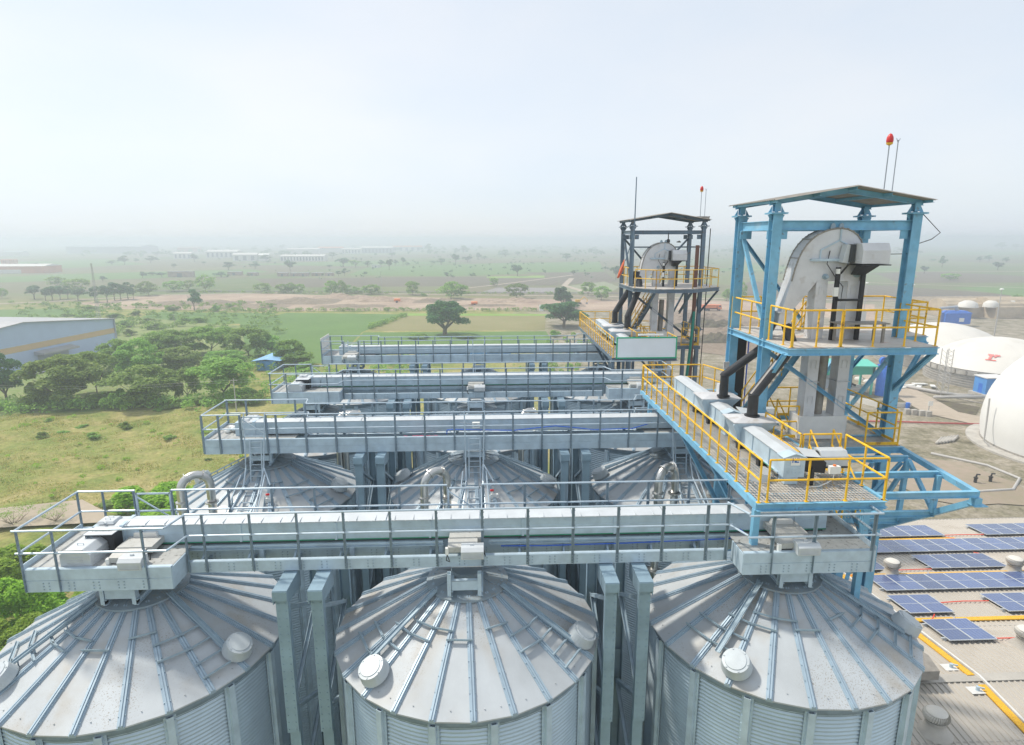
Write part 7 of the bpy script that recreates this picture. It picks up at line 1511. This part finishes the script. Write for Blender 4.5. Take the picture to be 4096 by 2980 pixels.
# far industrial sheds
def far_shed(x, y, w_, h, wall, roof, lab, wins=0, depth=None, name='industrial_shed'):
    d = depth or max(14, w_ * .45); t = thing(name, lab, 'industrial shed', (x, y, G), 'far industrial sheds'); x0, x1 = x - w_ / 2, x + w_ / 2; he_ = h * .78
    m = MB(); m.box(x0, x1, y, y + d, G, G + he_); m.build('wall', wall, t)
    m = MB(); m.prism([(x0 - .5, y - .8, G + he_ + .02), (x0 - .5, y + d / 2, G + h), (x0 - .5, y + d + .8, G + he_ + .02)], (w_ + 1, 0, 0)); m.build('roof', roof, t)
    for i in range(wins): xx = x0 + w_ * (i + .5) / wins; m = MB(); m.box(xx - w_ / wins * .22, xx + w_ / wins * .22, y - .15, y + .05, G + he_ * .12, G + he_ * .82); m.build('window', 'glass', t)
    return t
far_shed(-1061.7, 1762.8, 204, 24, 'fargrey', 'fargrey', 'very long pale grey factory on the left horizon'); far_shed(-1101.8, 1473.4, 52, 12, 'walkwhite', 'fargrey', 'white shed at the far left below the long grey factory')
far_shed(-950, 2010, 63, 15, 'farred', 'brick', 'dark brown roofed shed on the horizon'); far_shed(-599.9, 1240, 34, 13, 'walkwhite', 'walkwhite', 'white shed with bays, left of the windowed white shed', 4); far_shed(-546, 1295, 64, 16, 'walkwhite', 'walkwhite', 'white shed with a row of dark windows', 7)
far_shed(-419.7, 1085, 41, 14, 'walkwhite', 'walkwhite', 'white shed with open framed front', 3); far_shed(-388, 1086, 17, 13, 'dome', 'plate', 'small cream shed right of the framed white shed')
far_shed(-317, 1071, 74, 11, 'walkwhite', 'walkwhite', 'long cream shed with low windows in the middle distance', 14, 26); far_shed(-353, 1631, 49, 15, 'walkwhite', 'walkwhite', 'white factory with tall dark window strips', 6); far_shed(-299, 1700, 86, 18, 'fargrey', 'walkwhite', 'grey factory right of the white factory', 9); far_shed(-253, 1984, 93, 17, 'walkwhite', 'farred', 'distant factory with reddish panels, right end of the row', 5); far_shed(-486, 1653, 85, 15, 'walkwhite', 'walkwhite', 'white shed behind the long cream shed'); far_shed(-440, 1761, 68, 17, 'walkwhite', 'farred', 'distant shed with red roof')
t = far_shed(-528, 700, 66, 10, 'farred', 'walkwhite', 'orange and white factory at the left edge', 0, 30); m = MB(); m.box(-552, -520, 699.7, 699.9, G, G + 4.2); m.build('white_lower_wall', 'walkwhite', t)
for i in range(4): m = MB(); x = -717 + i * 6; m.lathe((x, 938, G), [(2.8, 0), (2.8, 8.4), (0, 9)], 16); tag(m.build('red_tank', 'farred', None), 'red storage tank behind the orange factory', 'tank', 'red tanks behind the orange factory')
for x, y, w_, h, lab in ((-303.6, 611.8, 24, 5.5, 'brown village house beyond the track trees'), (-144.9, 806, 10.5, 3.5, 'small white farm hut in the green field'), (-205, 616, 10, 3.6, 'village house, leftmost of the low village row'), (-194, 618, 8, 3, 'village house, second of the low village row'), (-184, 615, 9, 3.4, 'village house, third of the low village row'), (-172, 622, 11, 3, 'village house, fourth of the low village row'), (-160, 622, 8, 2.8, 'village house, rightmost of the low village row'), (-262, 640, 14, 3.5, 'low village house left of the village row'), (-240, 630, 10, 3.2, 'second low village house left of the village row'), (-400, 470, 14, 3, 'white hut at the far left before the track trees')):
    wl = 'walkwhite' if 'white' in lab else 'brick'
    t = thing('village_house', lab, 'house', (x, y, G), 'village houses'); m = MB(); m.box(x - w_ / 2, x + w_ / 2, y, y + 6, G, G + h); m.build('wall', wl, t); m = MB(); m.box(x - w_ / 2 - .3, x + w_ / 2 + .3, y - .3, y + 6.3, G + h, G + h + .25); m.build('roof', 'tin', t); m = MB(); m.box(x - w_ / 8, x + w_ / 12, y - .06, y + .02, G, G + h * .7); m.build('door', 'glass', t)
t = thing('white_kiosk', 'small white square kiosk at the edge of the sandy strip, left of the paired trees', 'kiosk', (28.5, 297.8, G)); m = MB(); m.box(27.4, 29.6, 297, 299, G, G + 3.0); m.build('wall', 'plate', t); m = MB(); m.box(28.0, 28.9, 296.9, 297, G + 1.2, G + 2.0); m.build('window', 'glass', t)
# vehicles on the sandy strip
def tanker(x, y, f, lab):
    t = thing('tanker_trailer', lab, 'trailer', (x, y, G), 'red tanker trailers'); m = MB(); m.lathe((x - 2.0 * f, y, G + 1.75), [(0, 0), (.62, .05), (.72, .3), (.72, 3.4), (.62, 3.65), (0, 3.7)], 16, axis=(f, 0, 0)); m.build('tank', 'orange', t, True)
    m = MB(); m.box(x - 1.9, x + 1.9, y - .5, y + .5, G + .85, G + 1.1); m.bar((x + 1.8 * f, y, G + .9), (x + 3.2 * f, y, G + .6), .12, .12); m.build('chassis', 'farred', t)
    for s in (-.75, .75): m = MB(); m.lathe((x - .4 * f, y + s, G + .62), [(0, -.14), (.6, -.14), (.62, 0), (.6, .14), (0, .14)], 16, axis=(0, 1, 0)); m.build('wheel', 'black', t)
tanker(-51.4, 344.4, 1, 'red tanker trailer, left of the lone tree on the sandy strip'); tanker(-6.5, 324.7, -1, 'red tanker trailer, right of the lone tree on the sandy strip')
t = thing('tipper_truck', 'orange tipper truck parked on the sandy track right of the farther tower', 'truck', (114.4, 293, G))
m = MB(); m.hexa([(110.6, 291.8, G + 1.5), (117.6, 291.8, G + 1.5), (117.6, 294.2, G + 1.5), (110.6, 294.2, G + 1.5)], [(110.2, 291.6, G + 3.2), (118.0, 291.6, G + 3.2), (118.0, 294.4, G + 3.2), (110.2, 294.4, G + 3.2)]); m.build('tipper_body', 'orange', t)
m = MB(); m.hexa([(118.2, 291.8, G + .9), (120.3, 291.8, G + .9), (120.3, 294.2, G + .9), (118.2, 294.2, G + .9)], [(118.2, 291.8, G + 3.1), (119.8, 291.8, G + 3.1), (119.8, 294.2, G + 3.1), (118.2, 294.2, G + 3.1)]); c = m.build('cab', 'orange', t); m = MB(); m.box(118.6, 119.7, 291.74, 291.79, G + 2.0, G + 2.8); m.build('window', 'glass', c)
m = MB(); m.box(110.8, 120, 292.4, 293.6, G + .9, G + 1.4); m.build('chassis', 'black', t)
for x in (112.2, 113.6, 119.0):
    for y in (292.0, 294.0): m = MB(); m.lathe((x, y, G + .55), [(0, -.15), (.52, -.15), (.55, 0), (.52, .15), (0, .15)], 16, axis=(0, 1, 0)); m.build('wheel', 'black', t)
t = thing('excavator', 'small yellow excavator on the pale ground left of the farther tower', 'excavator', (52, 330, G)); m = MB(); m.box(50.6, 53.4, 329.2, 331, G + 1.1, G + 2.6); m.build('body', 'oldyel', t); m = MB()
for s in (329, 331.2): m.box(50, 54, s - .3, s + .3, G, G + .9)
m.build('track', 'black', t); m = MB(); m.tube([(53, 330, G + 2), (55.5, 330, G + 4.2), (57.5, 330, G + 2.4), (57, 330, G + .8)], .25, 6); m.build('boom', 'oldyel', t); m = MB(); m.box(56.5, 57.6, 329.5, 330.5, G + .2, G + 1.0); m.build('bucket', 'fargrey', t)
# birds, tiny in the sky by the towers
def bird(x, y, z, lab):
    m = MB(); m.tube([(x - .18, y, z), (x, y, z + .02), (x + .16, y, z)], [.02, .06, .03], 6); m.add([(x - .03, y, z + .02), (x + .1, y, z + .02), (x - .12, y - .4, z + .14)], [(0, 1, 2)]); m.add([(x - .03, y, z + .02), (x + .1, y, z + .02), (x - .12, y + .4, z + .1)], [(0, 1, 2)]); o = m.build('bird', 'black', None); tag(o, lab, 'bird')
bird(14.6, 30.0, 8.75, 'small dark bird in flight between the two towers')

# ================================================================ haze
m = MB(); m.box(-6700, 6700, -500, 6700, G - 1.5, 16.5)
hz = m.build('haze', None, None); hz['kind'] = 'stuff'
hm = bpy.data.materials.new('haze_air'); hm.use_nodes = True; nt = hm.node_tree; nt.nodes.clear()
pv = nt.nodes.new('ShaderNodeVolumePrincipled'); pv.inputs['Color'].default_value = (.81, .885, .985, 1); pv.inputs['Density'].default_value = .00092; pv.inputs['Anisotropy'].default_value = .3
ou = nt.nodes.new('ShaderNodeOutputMaterial'); nt.links.new(pv.outputs[0], ou.inputs['Volume']); hz.data.materials.append(hm)
